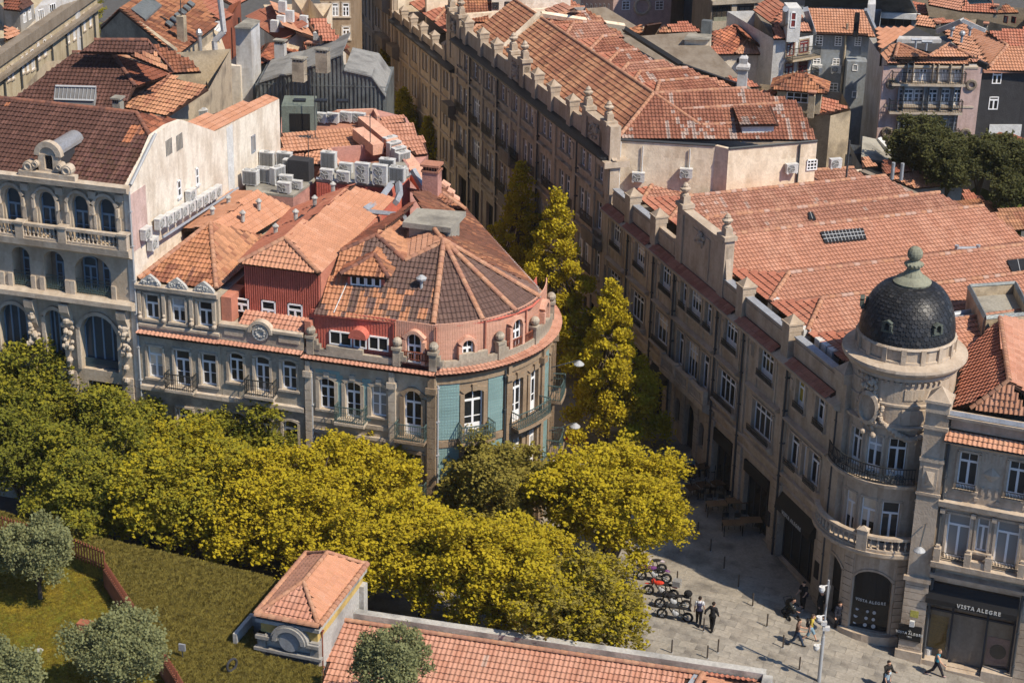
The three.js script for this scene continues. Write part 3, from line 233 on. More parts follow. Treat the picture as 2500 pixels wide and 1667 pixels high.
// small building with three carved gables
{ const B = thing('carved_gable_house', 'narrow grey house with three carved crests and a pyramid tile roof', 'building', lp(-15, 3, 0)); const a = -17.4, b = -12.5; const ops = [[985, 610, 1085, 780], [1170, 635, 1262, 803], [1350, 655, 1450, 828]].map((r) => rectOp(FL, z5, ...r)).map((o) => ({ ...o, v: 12.82, h: 1.45, w: 0.84 })), mid = [[1005, 965, 1115, 1185], [1190, 990, 1300, 1225], [1370, 1015, 1480, 1240]].map((r) => rectOp(FL, z5, ...r)).map((o, i) => ({ ...o, v: i === 1 ? 9.0 : 9.25, h: i === 1 ? 2.15 : 1.9, w: 0.92 })), lo = mid.map((o) => ({ ...o, v: 5.6, h: 2.0 })), gr = mid.map((o) => ({ ...o, v: 0.3, h: 3.6, w: 1.2 }));
  part(B, 'building_core', prism([lp(a, 0.3, 14.6), lp(b, 0.3, 14.6), lp(b, 13, 14.6), lp(a, 13, 14.6)], 0), M.granite); part(B, 'facade', wallGeo(FL, a, b, 0, 14.85, [...ops, ...mid, ...lo, ...gr]), M.granite); ops.forEach((o) => win(B, FL, o, 'T:0.62')); mid.concat(lo).forEach((o) => win(B, FL, o, 'T:0.72:2')); gr.forEach((o) => win(B, FL, o, 'T:0.75', M.frameDark));
  const t = new Geo(); [...ops, ...mid, ...lo].forEach((o) => t.add(surround(FL, o, 0.13, 0.07))); t.add(profile(FL, a, b, [[0, 14.5], [0.2, 14.6], [0.24, 14.85], [0, 14.9]])).add(profile(FL, a, b, [[0, 8.4], [0.2, 8.5], [0.2, 8.75], [0, 8.8]])).add(profile(FL, a, b, [[0, 12.3], [0.12, 12.35], [0.12, 12.5], [0, 12.55]])); for (const u of [-15.75, -14.1, -12.75, -17.2]) { t.add(fbox(FL, u - 0.1, u + 0.1, 12.95, 14.45, 0, 0.12)); const c = FL.map(u, 12.9, 0.14); t.add(ball(0.15, c.x, c.y, c.z)).add(ball(0.1, c.x, c.y + 0.25, c.z)); } part(B, 'stone_trim', t, M.stoneLt);
  for (const u of [-16.5, -14.9, -13.3]) { const c = new Geo(), n = 10; for (let i = 0; i < n; i++) { const x = (k) => -0.62 + 1.24 * k / n, y = (k) => 14.88 + 0.62 * Math.pow(Math.max(0, 1 - Math.abs(x(k)) / 0.64), 0.6); c.hex(FL.map(u + x(i), 14.86, 0.14), FL.map(u + x(i + 1), 14.86, 0.14), FL.map(u + x(i + 1), y(i + 1), 0.14), FL.map(u + x(i), y(i), 0.14), FL.map(u + x(i), 14.86, -0.06), FL.map(u + x(i + 1), 14.86, -0.06), FL.map(u + x(i + 1), y(i + 1), -0.06), FL.map(u + x(i), y(i), -0.06)); } for (let i = 0; i < 24; i++) { const s = rr(-0.5, 0.5), q = FL.map(u + s, 14.95 + rr(0, 0.4) * (1 - Math.abs(s)), 0.15); c.add(ball(rr(0.035, 0.07), q.x, q.y, q.z, 5)); } part(B, 'carved_crest', c, M.lightstone); }
  balcony(B, FL, mid[1].u - 0.85, mid[1].u + 0.85, 8.95, 0.65, M.stoneLt, M.iron); const st = roof(B, [FL.map(a, 11.98, 0.32), FL.map(b, 11.98, 0.32), FL.map(b, 12.12, 0), FL.map(a, 12.12, 0)], 'fresh', { name: 'tiled_string_course', tl: 0.3 });
  const ap = p5(1435, 122, 17), e = [lp(a, 0.35, 14.95), lp(-12.75, 0.35, 14.95), lp(-12.75, 8.6, 14.95), lp(a, 8.6, 14.95)]; roof(B, [e[0], e[1], ap], 'mixed', { single: 120 }); roof(B, [e[1], e[2], ap], 'patch'); roof(B, [e[3], e[0], ap], 'fresh', { tone: 0.9 }); roof(B, [e[2], e[3], ap], 'mixed'); for (const k of [0, 1]) ridge(B, e[k].clone().setY(15), ap.clone().setY(17.05), RM);
  // orange roof behind, with vents
  const r0 = p1(1440, 1545, 16.6), r1 = p1(1752, 1315, 16.6); const v0 = p2(130, 1568, 15.4), v1 = p2(330, 1415, 15.4); roof(B, [p5(1700, 232, 15.3), v1, p2(325, 1415, 15.4), r1, r0], 'orange', { tone: 1.02 }); roof(B, [p5(1200, 178, 15.6), p1(1525, 1290, 15.6), r1, r0], 'orange', { tone: 0.95 }); for (const [x, y] of [[1560, 1385], [1768, 1410], [1450, 1462], [1658, 1490]]) vent(B, p1(x, y + 12, 16.2)); }
// narrow house with red corrugated attic
{ const B = thing('red_attic_house', 'narrow stone house with a bright red corrugated attic and round medallion parapet', 'building', lp(-10, 3, 0)); const a = -12.48, b = -7.58; const mid = [[1560, 1010, 1665, 1215], [1745, 1030, 1840, 1280]].map((r) => rectOp(FL, z5, ...r)).concat([rectOp(FL, z6, 245, 1050, 345, 1265)]).map((o, i) => ({ ...o, v: i === 1 ? 9.35 : 9.7, h: i === 1 ? 2.1 : 1.75, w: 0.85, arch: 0.3 })), lo = mid.map((o) => ({ ...o, v: 5.7, h: 2.1 })), gr = mid.map((o) => ({ ...o, v: 0.3, h: 3.6, w: 1.2 }));
  part(B, 'building_core', prism([lp(a, 0.3, 13), lp(b, 0.3, 13), lp(b, 13, 13), lp(a, 13, 13)], 0), M.granite); part(B, 'facade', wallGeo(FL, a, b, 0, 13.1, [...mid, ...lo, ...gr]), M.granite); mid.concat(lo).forEach((o) => win(B, FL, o, 'T:0.74:2')); gr.forEach((o) => win(B, FL, o, 'T:0.75', M.frameDark)); const t = new Geo(); [...mid, ...lo].forEach((o) => t.add(surround(FL, o, 0.15, 0.07))); t.add(profile(FL, a, b, [[0, 8.4], [0.2, 8.5], [0.2, 8.75], [0, 8.8]])).add(profile(FL, a, b, [[0, 12.95], [0.14, 13.0], [0.14, 13.15], [-0.3, 13.2]])); const mu = -10.05; for (const u of [-11.6, -8.4]) t.add(fbox(FL, u - 0.6, u + 0.6, 12.5, 12.85, 0, 0.06)); { const n = 12; for (let i = 0; i < n; i++) { const k = Math.PI * i / n, l = Math.PI * (i + 1) / n, q = (r, s, w) => FL.map(mu + Math.cos(s) * r, 12.9 + Math.sin(s) * r, w); t.hex(q(0.55, l, 0.18), q(0.55, k, 0.18), q(0.72, k, 0.18), q(0.72, l, 0.18), q(0.55, l, -0.25), q(0.55, k, -0.25), q(0.72, k, -0.25), q(0.72, l, -0.25)); t.hex(q(0, l, 0.02), q(0, k, 0.02), q(0.56, k, 0.02), q(0.56, l, 0.02), q(0, l, -0.25), q(0, k, -0.25), q(0.56, k, -0.25), q(0.56, l, -0.25)); } } part(B, 'stone_trim', t, M.stoneLt);
  { const d = new Geo(), c = FL.m4(mu, 12.92, 0.05); d.add(new THREE.CylinderGeometry(0.46, 0.46, 0.1, 20).rotateX(Math.PI / 2), c); d.add(new THREE.TorusGeometry(0.43, 0.06, 6, 20), FL.m4(mu, 12.92, 0.1)); for (let i = 0; i < 10; i++) { const k = i / 10 * 6.283; d.add(ball(0.1, ...FL.map(mu + Math.cos(k) * 0.25, 12.92 + Math.sin(k) * 0.25, 0.1).toArray(), 6)); } part(B, 'medallion', d, M.lightstone); }
  balcony(B, FL, mid[1].u - 0.85, mid[1].u + 0.85, 9.3, 0.65, M.stoneLt, M.iron); roof(B, [FL.map(a, 12.02, 0.32), FL.map(b, 12.02, 0.32), FL.map(b, 12.18, 0), FL.map(a, 12.18, 0)], 'fresh', { name: 'tiled_string_course', tl: 0.3 });
  // attic: set back, ribbed red metal
  const A0 = -11.4, A1 = -7.05, aw = -1.15; const ao = [[1600, 632, 1700, 735], [1785, 650, 1885, 800]].map((r) => rectOp(FL, z5, ...r, aw)).concat([rectOp(FL, z6, 285, 672, 388, 775, aw)]); const F2 = new Fac(FL.map(0, 0, aw), ...LD); const aw2 = part(B, 'attic_wall', prism([lp(A0, 1.22, 16.4), lp(A1, 1.22, 16.4), lp(A1, 13, 16.4), lp(A0, 13, 16.4)], 12.6), M.salmonRed); const g = new Geo(); for (let u = A0; u < A1; u += 0.13) { if (ao.some((o) => Math.abs(u + 0.035 - o.u) < o.w / 2 + 0.04)) { const o = ao.find((q) => Math.abs(u + 0.035 - q.u) < q.w / 2 + 0.04); g.add(fbox(F2, u, u + 0.07, 12.9, o.v - 0.05, -0.06, 0.02)).add(fbox(F2, u, u + 0.07, o.v + o.h + 0.05, 16.3, -0.06, 0.02)); } else g.add(fbox(F2, u, u + 0.07, 12.9, 16.3, -0.06, 0.02)); } part(B, 'corrugated_cladding', g, M.salmonRed); ao.forEach((o) => win(B, F2, o, 'T:0.55', M.frame, M.glass, 0.04)); part(B, 'attic_side_wall', [fbox(FL, A1 - 0.02, A1 + 0.1, 12.4, 16.35, -11, aw - 0.02)], M.salmon); part(B, 'parapet_block', [fbox(FL, -12.45, -11.85, 13.1, 14.6, -2.2, -0.25), fbox(FL, -7.5, -7.15, 13.1, 13.9, -1.1, -0.05)], M.salmon);
  roof(B, [FL.map(A0, 13.15, -0.2), FL.map(A1 - 0.3, 13.15, -0.2), FL.map(A1 - 0.3, 13.62, aw), FL.map(A0, 13.62, aw)], 'fresh', { name: 'lower_roof' });
  const E0 = lp(A0 - 0.2, 0.85, 16.45), E1 = lp(A1 + 0.12, 0.85, 16.45), RA = p6(265, 228, 17.6), RB = p2(740, 1262, 17.6), ER = p2(1015, 1362, 16.45), EL = lp(-13.2, 3.6, 15.6); roof(B, [E0, E1, RA], 'orange', { single: 90 }); roof(B, [E1, ER, RB, RA], 'orange', { tone: 1.03 }); const vl0 = p6(0, 235, 15.9), vl1 = p2(480, 1300, 15.6); roof(B, [E0, p2(330, 1412, 15.4), RB, RA], 'red', { tone: 1.05, name: 'side_roof' }); for (const k of [E0, E1]) ridge(B, k.clone().setY(16.5), RA.clone().setY(17.63)); for (const [x, y] of [[340, 1495], [470, 1400], [595, 1305]]) vent(B, p2(x, y, 16.9)); vent(B, p6(203, 195, 16.6)); for (const [x, y] of [[370, 1505], [455, 1440], [525, 1393]]) { const c = p2(x, y, 16.9); part(B, 'rooflight', new Geo().add(new THREE.BoxGeometry(0.25, 0.05, 1.0), T4(c.x, c.y + 0.12, c.z, 0.05, -0.27, 0)), M.slate); } }
// ---------- the round corner building ----------
{ const B = thing('round_corner_building', 'round-fronted corner building with teal tiled walls, salmon attic and fan-shaped brown roof', 'building', lp(-2, 6, 0));
  const c0 = V3(-5.095, 0, -102.237), f0 = -8 * Math.PI / 180, R = 7.45; const FA = new ArcFac(V3(c0.x - Math.sin(f0) * R, 0, c0.z + Math.cos(f0) * R), Math.cos(f0), Math.sin(f0), R); const UE = R * (102 * Math.PI / 180); const FS = new Fac(FA.map(UE, 0, 0), -RD[0], -RD[1]); globalThis.FA = FA; globalThis.FS = FS; const a = -7.52, H = 11.7;
  const flat = [[500, 1180, 610, 1400], [675, 1205, 790, 1460], [855, 1225, 965, 1450]].map((r) => rectOp(FL, z6, ...r)).map((o, i) => ({ ...o, v: i === 1 ? 8.55 : 8.85, h: i === 1 ? 2.15 : 1.85, w: 0.88, arch: 0.3 })), dr = { u: -1.3, v: 8.0, w: 0.98, h: 2.7, arch: 0.85 };
  const flat2 = flat.map((o) => ({ ...o, v: o.v - 3.55, arch: 0 })), dr2 = { ...dr, v: 4.5, h: 2.4, arch: 0 }; const arc = [{ u: 2.15, v: 7.9, w: 1.12, h: 2.7, arch: 0.3 }, { u: 5.05, v: 7.9, w: 0.82, h: 2.7, arch: 0.25 }, { u: 6.55, v: 7.9, w: 0.82, h: 2.7, arch: 0.25 }, { u: 9.4, v: 7.9, w: 0.9, h: 2.7, arch: 0.3 }, { u: 12, v: 7.9, w: 0.9, h: 2.7, arch: 0.3 }], arc2 = arc.map((o) => ({ ...o, v: 4.45, h: 2.5, arch: 0 })), gr = [{ u: 2.15, v: 0.2, w: 1.7, h: 3.3, arch: 0.3 }, { u: 5.8, v: 0.2, w: 2.2, h: 3.3, arch: 0.3 }, { u: 9.4, v: 0.2, w: 1.6, h: 3.3, arch: 0.3 }], gf = [{ u: -6.2, v: 0.2, w: 1.4, h: 3.3 }, { u: -4.3, v: 0.2, w: 1.4, h: 3.3 }, { u: -1.3, v: 0.2, w: 1.5, h: 3.3, arch: 0.3 }];
  const fo = [...flat, dr, ...flat2, dr2, ...gf], ao = [...arc, ...arc2, ...gr]; part(B, 'facade', wallGeo(FL, a, 0, 0, H, fo), M.stoneL); part(B, 'round_facade', wallGeo(FA, -0.15, UE, 0, H, ao), M.brownstone); part(B, 'street_facade', wallGeo(FS, 0, 26, 0, H, []), M.stoneL);
  { const pts = [lp(a, 0.35, 11.6), lp(0, 0.35, 11.6)]; for (let u = 0; u <= UE; u += UE / 12) pts.push(FA.map(u, 11.6, -0.4)); pts.push(FS.map(25.9, 11.6, -0.4), lp(a, 20, 11.6)); part(B, 'building_core', prism(pts, 0), M.granite); }
  for (const o of flat) win(B, FL, o, 'T:0.7:2:1'); win(B, FL, dr, 'T:0.72:2:1:0.6'); for (const o of flat2) win(B, FL, o, 'T:0.75'); win(B, FL, dr2, 'T:0.75:1:0:0.5'); for (const o of arc) win(B, FA, o, 'T:0.76:2:1:0.65'); for (const o of arc2) win(B, FA, o, 'T:0.78:1:0:0.5'); for (const o of gr) win(B, FA, o, 'T:0.7', M.frameDark, M.glass, -0.25); for (const o of gf) win(B, FL, o, 'T:0.7', M.frameDark, M.glass, -0.25);
  const t = new Geo(); for (const o of [...flat, ...flat2]) t.add(surround(FL, o, 0.2, 0.08)).add(fbox(FL, o.u - 0.16, o.u + 0.16, o.v + o.h + 0.12, o.v + o.h + 0.42, 0, 0.12)); part(B, 'stone_trim', t.add(fbox(FL, a, -2.5, 8.05, 8.3, 0, 0.08)).add(fbox(FL, a, -2.5, 7.4, 7.6, 0, 0.14)), M.stoneLt);
  const b = new Geo(); b.add(surround(FL, dr, 0.24, 0.1, 0)).add(surround(FL, dr2, 0.2, 0.08, 0)); for (const o of [...arc, ...arc2]) b.add(surround(FA, o, 0.24, 0.08, 0)); for (const o of arc) b.add(fbox(FA, o.u - 0.14, o.u + 0.14, o.v + o.h, o.v + o.h + 0.38, 0, 0.16)); b.add(fbox(FA, -0.1, UE, 11.15, 11.7, 0, 0.1)).add(fbox(FA, -0.1, UE, 7.35, 7.75, 0, 0.1)).add(fbox(FA, -0.1, UE, 3.9, 4.25, 0, 0.16)).add(fbox(FL, -2.4, 0, 7.45, 7.8, 0, 0.12)).add(fbox(FL, a, 0, 3.9, 4.25, 0, 0.16)); part(B, 'stone_surround', b, M.brownstone);
  const pil = (f, u, w) => { const g = new Geo(); for (let v = 0; v < 10.6; v += 0.62) g.add(fbox(f, u - w, u + w, v + 0.02, v + 0.6, -0.05, 0.2)); g.add(fbox(f, u - w * 0.9, u + w * 0.9, 0, 10.9, -0.05, 0.17)).add(fbox(f, u - w - 0.06, u + w + 0.06, 10.75, 11.1, 0, 0.34)).add(fbox(f, u - w + 0.05, u + w - 0.05, 11.1, 11.7, 0, 0.26)); return g; }; part(B, 'pilaster', pil(FL, -0.2, 0.24), M.brownstone); part(B, 'pilaster', pil(FL, -2.45, 0.2), M.stoneLt); part(B, 'pilaster', pil(FL, -7.3, 0.18), M.stoneLt); for (const u of [4.3, 7.35, 10.6]) part(B, 'pilaster', pil(FA, u, 0.17), M.brownstone);
  downpipe(B, FA, 0.1, 0, 11.2, 0.3, M.pipeGrey); downpipe(B, FL, -7.1, 0, 11.2, 0.12, M.pipeGrey); downpipe(B, FA, 4.05, 0, 11.4, 0.14, M.pipe);
  for (const [u0, u1] of [[0.16, 1.3], [3.0, 4.0], [7.65, 8.6], [10.9, 11.3]]) for (const [v0, v1] of [[7.8, 11.1], [4.3, 7.3]]) { part(B, 'joint_bed', fbox(FA, u0, u1, v0, v1, 0, 0.02), M.tealJoint); const g = new Geo(); const n = Math.round((u1 - u0) / 0.17), m = Math.round((v1 - v0) / 0.17); for (let i = 0; i < n; i++) for (let j = 0; j < m; j++) { const A = u0 + (u1 - u0) * i / n, V = v0 + (v1 - v0) * j / m; const q = 0.035 + 0.004 * hash(i, j); g.quad(FA.map(A + 0.007, V + 0.007, q), FA.map(A + 0.163, V + 0.007, q + 0.002 * (hash(j, i) - 0.5)), FA.map(A + 0.163, V + 0.163, q), FA.map(A + 0.007, V + 0.163, q)); } part(B, 'glazed_tiles', g, M.tileTeal).userData.kind = 'stuff'; }
  for (const [u0, u1] of [[-5.72, -5.32], [-4.2, -3.72], [-2.75, -2.67]]) part(B, 'glazed_panel', fbox(FL, u0, u1, 8.5, 11.0, 0, 0.03), M.tileTeal); part(B, 'glazed_panel', fbox(FL, -6.9, -5.5, 11.0, 11.2, 0, 0.03), M.tileTeal);
  const bs = { scroll: 1 }; balcony(B, FL, flat[1].u - 0.85, flat[1].u + 0.85, 8.5, 0.75, M.stoneLt, M.bronzeGreen, bs); balcony(B, FL, dr.u - 0.85, dr.u + 0.85, 7.95, 0.7, M.brownstone, M.bronzeGreen, bs); for (const [u0, u1] of [[1.25, 3.05], [4.45, 7.15], [8.55, 10.3]]) { balcony(B, FA, u0, u1, 7.85, 0.85, M.brownstone, M.bronzeGreen, bs); balcony(B, FA, u0, u1, 4.4, 0.85, M.brownstone, M.bronzeGreen, bs); } balcony(B, FL, dr.u - 0.85, dr.u + 0.85, 4.45, 0.7, M.brownstone, M.bronzeGreen, bs);
  // tiled eave, low parapet with ball finials
  const eaveT = (f, u0, u1, d) => { const n = f.curved ? Math.ceil((u1 - u0) / 1.0) : 1; for (let i = 0; i < n; i++) { const p = u0 + (u1 - u0) * i / n, q = u0 + (u1 - u0) * (i + 1) / n; roof(B, [f.map(p, 11.86, d), f.map(q, 11.86, d), f.map(q, 12.0, 0), f.map(p, 12.0, 0)], 'fresh', { name: 'tiled_eave', tl: 0.26 }); } }; eaveT(FL, a - 0.1, 0.05, 0.32); eaveT(FA, 0, UE, 0.42); eaveT(FS, 0, 24, 0.42);
  const pr = new Geo(); pr.add(fbox(FL, a, -2.2, 12.0, 12.35, -0.3, -0.08)).add(fbox(FL, -6.3, -4.2, 12.35, 12.6, -0.3, -0.08)).add(fbox(FA, 0.1, UE, 12.0, 12.4, -0.3, -0.06)).add(fbox(FA, 1.3, 3.0, 12.4, 12.75, -0.3, -0.06)).add(fbox(FA, 7.0, 9.5, 12.4, 12.75, -0.3, -0.06)).add(fbox(FS, 0, 24, 12, 12.5, -0.3, -0.06)); part(B, 'parapet', pr, M.granite); { const r = new Geo(); const rail = (f, u0, u1) => { r.add(fbox(f, u0, u1, 12.85, 12.9, -0.2, -0.14)).add(fbox(f, u0, u1, 12.42, 12.46, -0.2, -0.14)); for (let u = u0; u < u1; u += 0.13) r.add(fbox(f, u, u + 0.04, 12.42, 12.88, -0.19, -0.15)); }; rail(FL, -2.0, -0.4); rail(FA, 4.3, 6.9); part(B, 'parapet_railing', r, M.rust); }
  for (const [f, u] of [[FL, -7.2], [FL, -2.25], [FL, -0.2], [FA, 3.85], [FA, 6.85], [FA, 10.7]]) { const w = -0.18, g = fbox(f, u - 0.2, u + 0.2, 12, 13.05, w - 0.2, w + 0.2, 9).add(fbox(f, u - 0.27, u + 0.27, 12.95, 13.1, w - 0.26, w + 0.26, 9)).add(fbox(f, u + 0.18, u + 0.55, 12.3, 12.6, w - 0.14, w + 0.14, 9)).add(fbox(f, u + 0.18, u + 0.38, 12.6, 12.85, w - 0.14, w + 0.14, 9)); const q = f.map(u, 13.3, w); g.add(ball(0.27, q.x, q.y + 0.06, q.z, 10)); part(B, 'ball_finial', g, M.granite); }
  // salmon attic
  const wA = -0.55; part(B, 'attic_wall', corr(FL, -7.3, -2.45, 12.0, 14.45, wA, 0.17), M.salmonRed); const Fm = FA; part(B, 'round_attic_wall', corr(FL, -2.45, -0.1, 12.0, 14.45, wA, 0.1, 0.03).add(corr(Fm, 0, UE - 2.4, 12.0, 14.45, wA + 0.1, 0.1, 0.03)), M.salmonPale);
  const aw = []; for (const [f, u, w, h, v] of [[FL, -1.35, 0.78, 1.75, 12.15], [FA, 1.85, 0.62, 1.2, 12.3], [FA, 5.15, 0.7, 1.7, 12.3], [FA, 8.6, 0.7, 1.6, 12.2]]) { const o = { u, v, w, h, arch: 0.95 }; const off = f === FL ? wA : wA + 0.1; const g = { map: (U, V, W) => f.map(U, V, W + off), curved: f.curved }; part(B, 'window_hood', new Geo().add(surround(g, { ...o, w: w + 0.1 }, 0.2, 0.34, 0)), M.salmonPale); win(B, { map: g.map, quat: (U) => f.quat(U) }, o, 'T:0.58:2:1', M.frame, M.glass, 0.14); }
  { const o = []; for (const [u0, u1] of [[-6.25, -4.95], [-4.85, -4.1], [-4.0, -2.85]]) { const q = { u: (u0 + u1) / 2, v: 12.55, w: u1 - u0, h: 0.82 }; win(B, { map: (U, V, W) => FL.map(U, V, W + wA), quat: () => FL.q }, q, 'G:2:1:0.04', M.frame, M.glass, 0.1); } const h = new Geo(), n = 8; for (let i = 0; i < n; i++) { const k = Math.PI * i / n, l = Math.PI * (i + 1) / n, q = (s, w) => FL.map(-4.45 + Math.cos(s) * 0.5, 13.35 + Math.sin(s) * 0.5, w); h.quad(q(k, wA), q(l, wA), q(l, 0.05), q(k, 0.05)); h.tri(q(k, 0.05), q(l, 0.05), FL.map(-4.45, 13.35, 0.05)); } part(B, 'awning', h.add(fbox(FL, -4.95, -3.95, 13.28, 13.36, wA, 0.05)), M.salmonRed); }
  const pw = new Geo(); for (const u of [-2.45, -0.15]) pw.add(bar(FL.map(u, 12, wA + 0.12), FL.map(u, 14.4, wA + 0.12), 0.05)); for (const u of [3.0, 6.2]) pw.add(bar(FA.map(u, 12, wA + 0.2), FA.map(u, 14.4, wA + 0.2), 0.05)); part(B, 'drain_pipe', pw, M.salmon);
  // fan roof
  const h = 14.3, E = [p6(468, 745, h), p6(1060, 805, h), p6(1280, 826, h), p6(1450, 822, h), p6(1620, 798, h), p6(1740, 772, h), p6(1850, 738, h), P(1300, 747, h), P(1318, 728, h), P(1312, 702, h)]; const A = p6(1352, 252, 17.4), Bk = onPl(z6, 890, 205, E[0], E[2], A), Vv = onPl(z6, 1085, 378, E[0], E[2], A), Lf = onPl(z6, 650, 312, E[0], E[2], A), S1 = p6(1290, 165, 17.6), S2 = p6(1115, 195, 16.6), E9 = P(1090, 462, h), rb = P(1010, 470, 16.8);
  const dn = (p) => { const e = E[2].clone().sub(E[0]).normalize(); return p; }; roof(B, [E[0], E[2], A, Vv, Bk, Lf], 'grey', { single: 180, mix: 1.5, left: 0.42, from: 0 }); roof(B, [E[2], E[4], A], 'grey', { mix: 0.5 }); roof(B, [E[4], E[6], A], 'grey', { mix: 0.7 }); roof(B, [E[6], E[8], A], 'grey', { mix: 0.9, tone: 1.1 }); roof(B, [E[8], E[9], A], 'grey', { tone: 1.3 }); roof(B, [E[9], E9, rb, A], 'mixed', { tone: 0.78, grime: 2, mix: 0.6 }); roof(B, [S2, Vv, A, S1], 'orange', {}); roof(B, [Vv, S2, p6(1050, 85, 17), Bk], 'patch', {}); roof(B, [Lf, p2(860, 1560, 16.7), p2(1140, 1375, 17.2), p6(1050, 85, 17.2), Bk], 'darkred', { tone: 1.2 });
  for (const e of [E[2], E[4], E[6], E[8]]) ridge(B, e.clone().setY(h + 0.1), A.clone().setY(17.52), RM, 1.15); ridge(B, Lf, Bk, RMd); ridge(B, Bk, Vv, RMd); ridge(B, Vv, A, RM); ridge(B, S1, A, RM);
  { const g = new Geo(); const pts = E.map((p) => p.clone()); for (let i = 0; i + 1 < pts.length; i++) g.add(bar(pts[i].clone().setY(h - 0.02), pts[i + 1].clone().setY(h - 0.02), 0.07)); part(B, 'gutter', g, M.salmonRed); part(B, 'gutter', [bar(E[9].clone().setY(h), E9.clone().setY(h), 0.07), bar(E[8], E[9], 0.08)], M.lgrey); part(B, 'roof_core', prism((() => { const q = [lp(-7.2, 0.95, 14.1), lp(-0.1, 0.95, 14.1)]; for (let u = 0.2; u < UE; u += UE / 10) q.push(FA.map(u, 14.1, -0.9)); q.push(E[9].clone().lerp(A, 0.12).setY(14.0), E9.clone().lerp(A, 0.15).setY(14.0), lp(-7.2, 11, 14.0)); return q.filter((p, i) => i < 2 || i > 10 || p.z > E[9].z - 0.2); })(), 11.6), M.salmonRed); }
  // dormer, vent, concrete platform
  { const d0 = onPl(z6, 715, 548, E[0], E[2], A), d1 = onPl(z6, 925, 562, E[0], E[2], A), y0 = (d0.y + d1.y) / 2; const f = facTo(d0, d1), W = d0.distanceTo(d1); const D = part(B, 'dormer', fbox(f, -0.15, W + 0.15, y0 - 0.4, y0 + 0.72, -1.7, 0), M.salmonRed); for (let i = 0; i < 4; i++) { const w = W / 4; win(D, f, { u: w * (i + 0.5), v: y0 + 0.02, w: w - 0.02, h: 0.6 }, 'G:1:1', M.frame, M.glass, 0.06); } const ye = y0 + 0.72, e0 = f.map(-0.5, ye, 0.35), e1 = f.map(W + 0.5, ye, 0.35), r = f.map(W * 0.62, ye + 0.7, -1.2), r2 = f.map(W * 0.7, ye + 0.7, -2.6); roof(B, [e0, e1, r], 'mixed', { name: 'dormer_roof' }); roof(B, [e1, f.map(W + 0.5, ye, -2.2), r2, r], 'mixed', { name: 'dormer_roof' }); roof(B, [f.map(-0.5, ye, -2.2), e0, r, r2], 'darkred', { name: 'dormer_roof' }); ridge(B, e0, r, RMd); ridge(B, e1, r, RMd); }
  { const q = onPl(z6, 1200, 572, E[0], E[2], A); part(B, 'roof_vent', [lathe([[0.09, 0], [0.09, 0.45], [0.26, 0.5], [0.3, 0.62], [0.1, 0.78], [0.02, 0.8]], 10, T4(q.x, q.y, q.z))], M.pipeGrey); }
  { const y = 17.75, q = [p6(1070, 118, y), p6(1400, 158, y), p6(1505, 45, y), p6(1170, 22, y)]; const base = q.map((p) => p.clone().lerp(q[0].clone().add(q[2]).multiplyScalar(0.5), 0.2)).map((p) => p.setY(17.5)); const S = part(B, 'concrete_platform', prism(q, 17.45).add(new Geo().quad(...q.map((p) => p.clone().setY(17.45)))), M.concrete); part(S, 'platform_base', prism(base, 15), M.concrete); }
  part(B, 'snow_bar', [bar(onPl(z6, 690, 545, E[0], E[2], A).add(V3(0, 0.1, 0)), onPl(z6, 600, 748, E[0], E[2], A).add(V3(0, 0.1, 0)), 0.03)], M.white); }
// ---------- the right side of the pedestrian street ----------
const font = await new FontLoader().loadAsync('fonts/droid/droid_sans_bold.typeface.json');
function lettering(f, txt, u, v, w, size, depth = 0.02) { const g = new Geo(); let x = 0; const sc = size / font.data.resolution; const list = []; for (const ch of txt) { const gl = font.data.glyphs[ch]; if (ch !== ' ') list.push([ch, x]); x += gl.ha * sc * 1.12; } for (const [ch, px] of list) for (const s of font.generateShapes(ch, size)) { const e = new THREE.ExtrudeGeometry(s, { depth, bevelEnabled: false, curveSegments: 4 }); const U = u - x / 2 + px; const q = e.index ? e.toNonIndexed() : e, pa = q.attributes.position; for (let i = 0; i < pa.count; i++) { const p = f.map(U + pa.getX(i), v + pa.getY(i), w + pa.getZ(i)); g.p.push(p.x, p.y, p.z); } } return g; }
const rp = (u, w, h) => FR.map(u, h, -w);
const pyr = (f, u, v, w, s) => { const g = fbox(f, u - s, u + s, v, v + s * 0.9, w - s, w + s, 9).add(fbox(f, u - s * 1.12, u + s * 1.12, v + s * 0.9, v + s * 1.15, w - s * 1.12, w + s * 1.12, 9)); const t = f.map(u, v + s * 2.2, w), q = [[-1, -1], [1, -1], [1, 1], [-1, 1]].map(([a, b]) => f.map(u + a * s, v + s * 1.15, w + b * s)); for (let i = 0; i < 4; i++) g.tri(q[i], q[(i + 1) % 4], t); return g; };
const urn = (f, u, v, w, s = 1) => { const q = f.map(u, v, w); return lathe([[0.3, 0], [0.3, 0.12], [0.16, 0.2], [0.36, 0.42], [0.4, 0.55], [0.2, 0.68], [0.24, 0.76], [0.1, 0.95], [0.02, 1.0]].map(([r, y]) => [r * s, y * s]), 8, T4(q.x, q.y, q.z)); };
const crest = (f, u0, u1, v, n, r0, d = 0.12) => { const g = new Geo(); for (let i = 0; i < n; i++) { const q = f.map(rr(u0, u1), v + rr(-0.5, 0.5), d + rr(-0.04, 0.08)); g.add(ball(rr(r0 * 0.6, r0 * 1.3), q.x, q.y, q.z, 6)); } return g; };
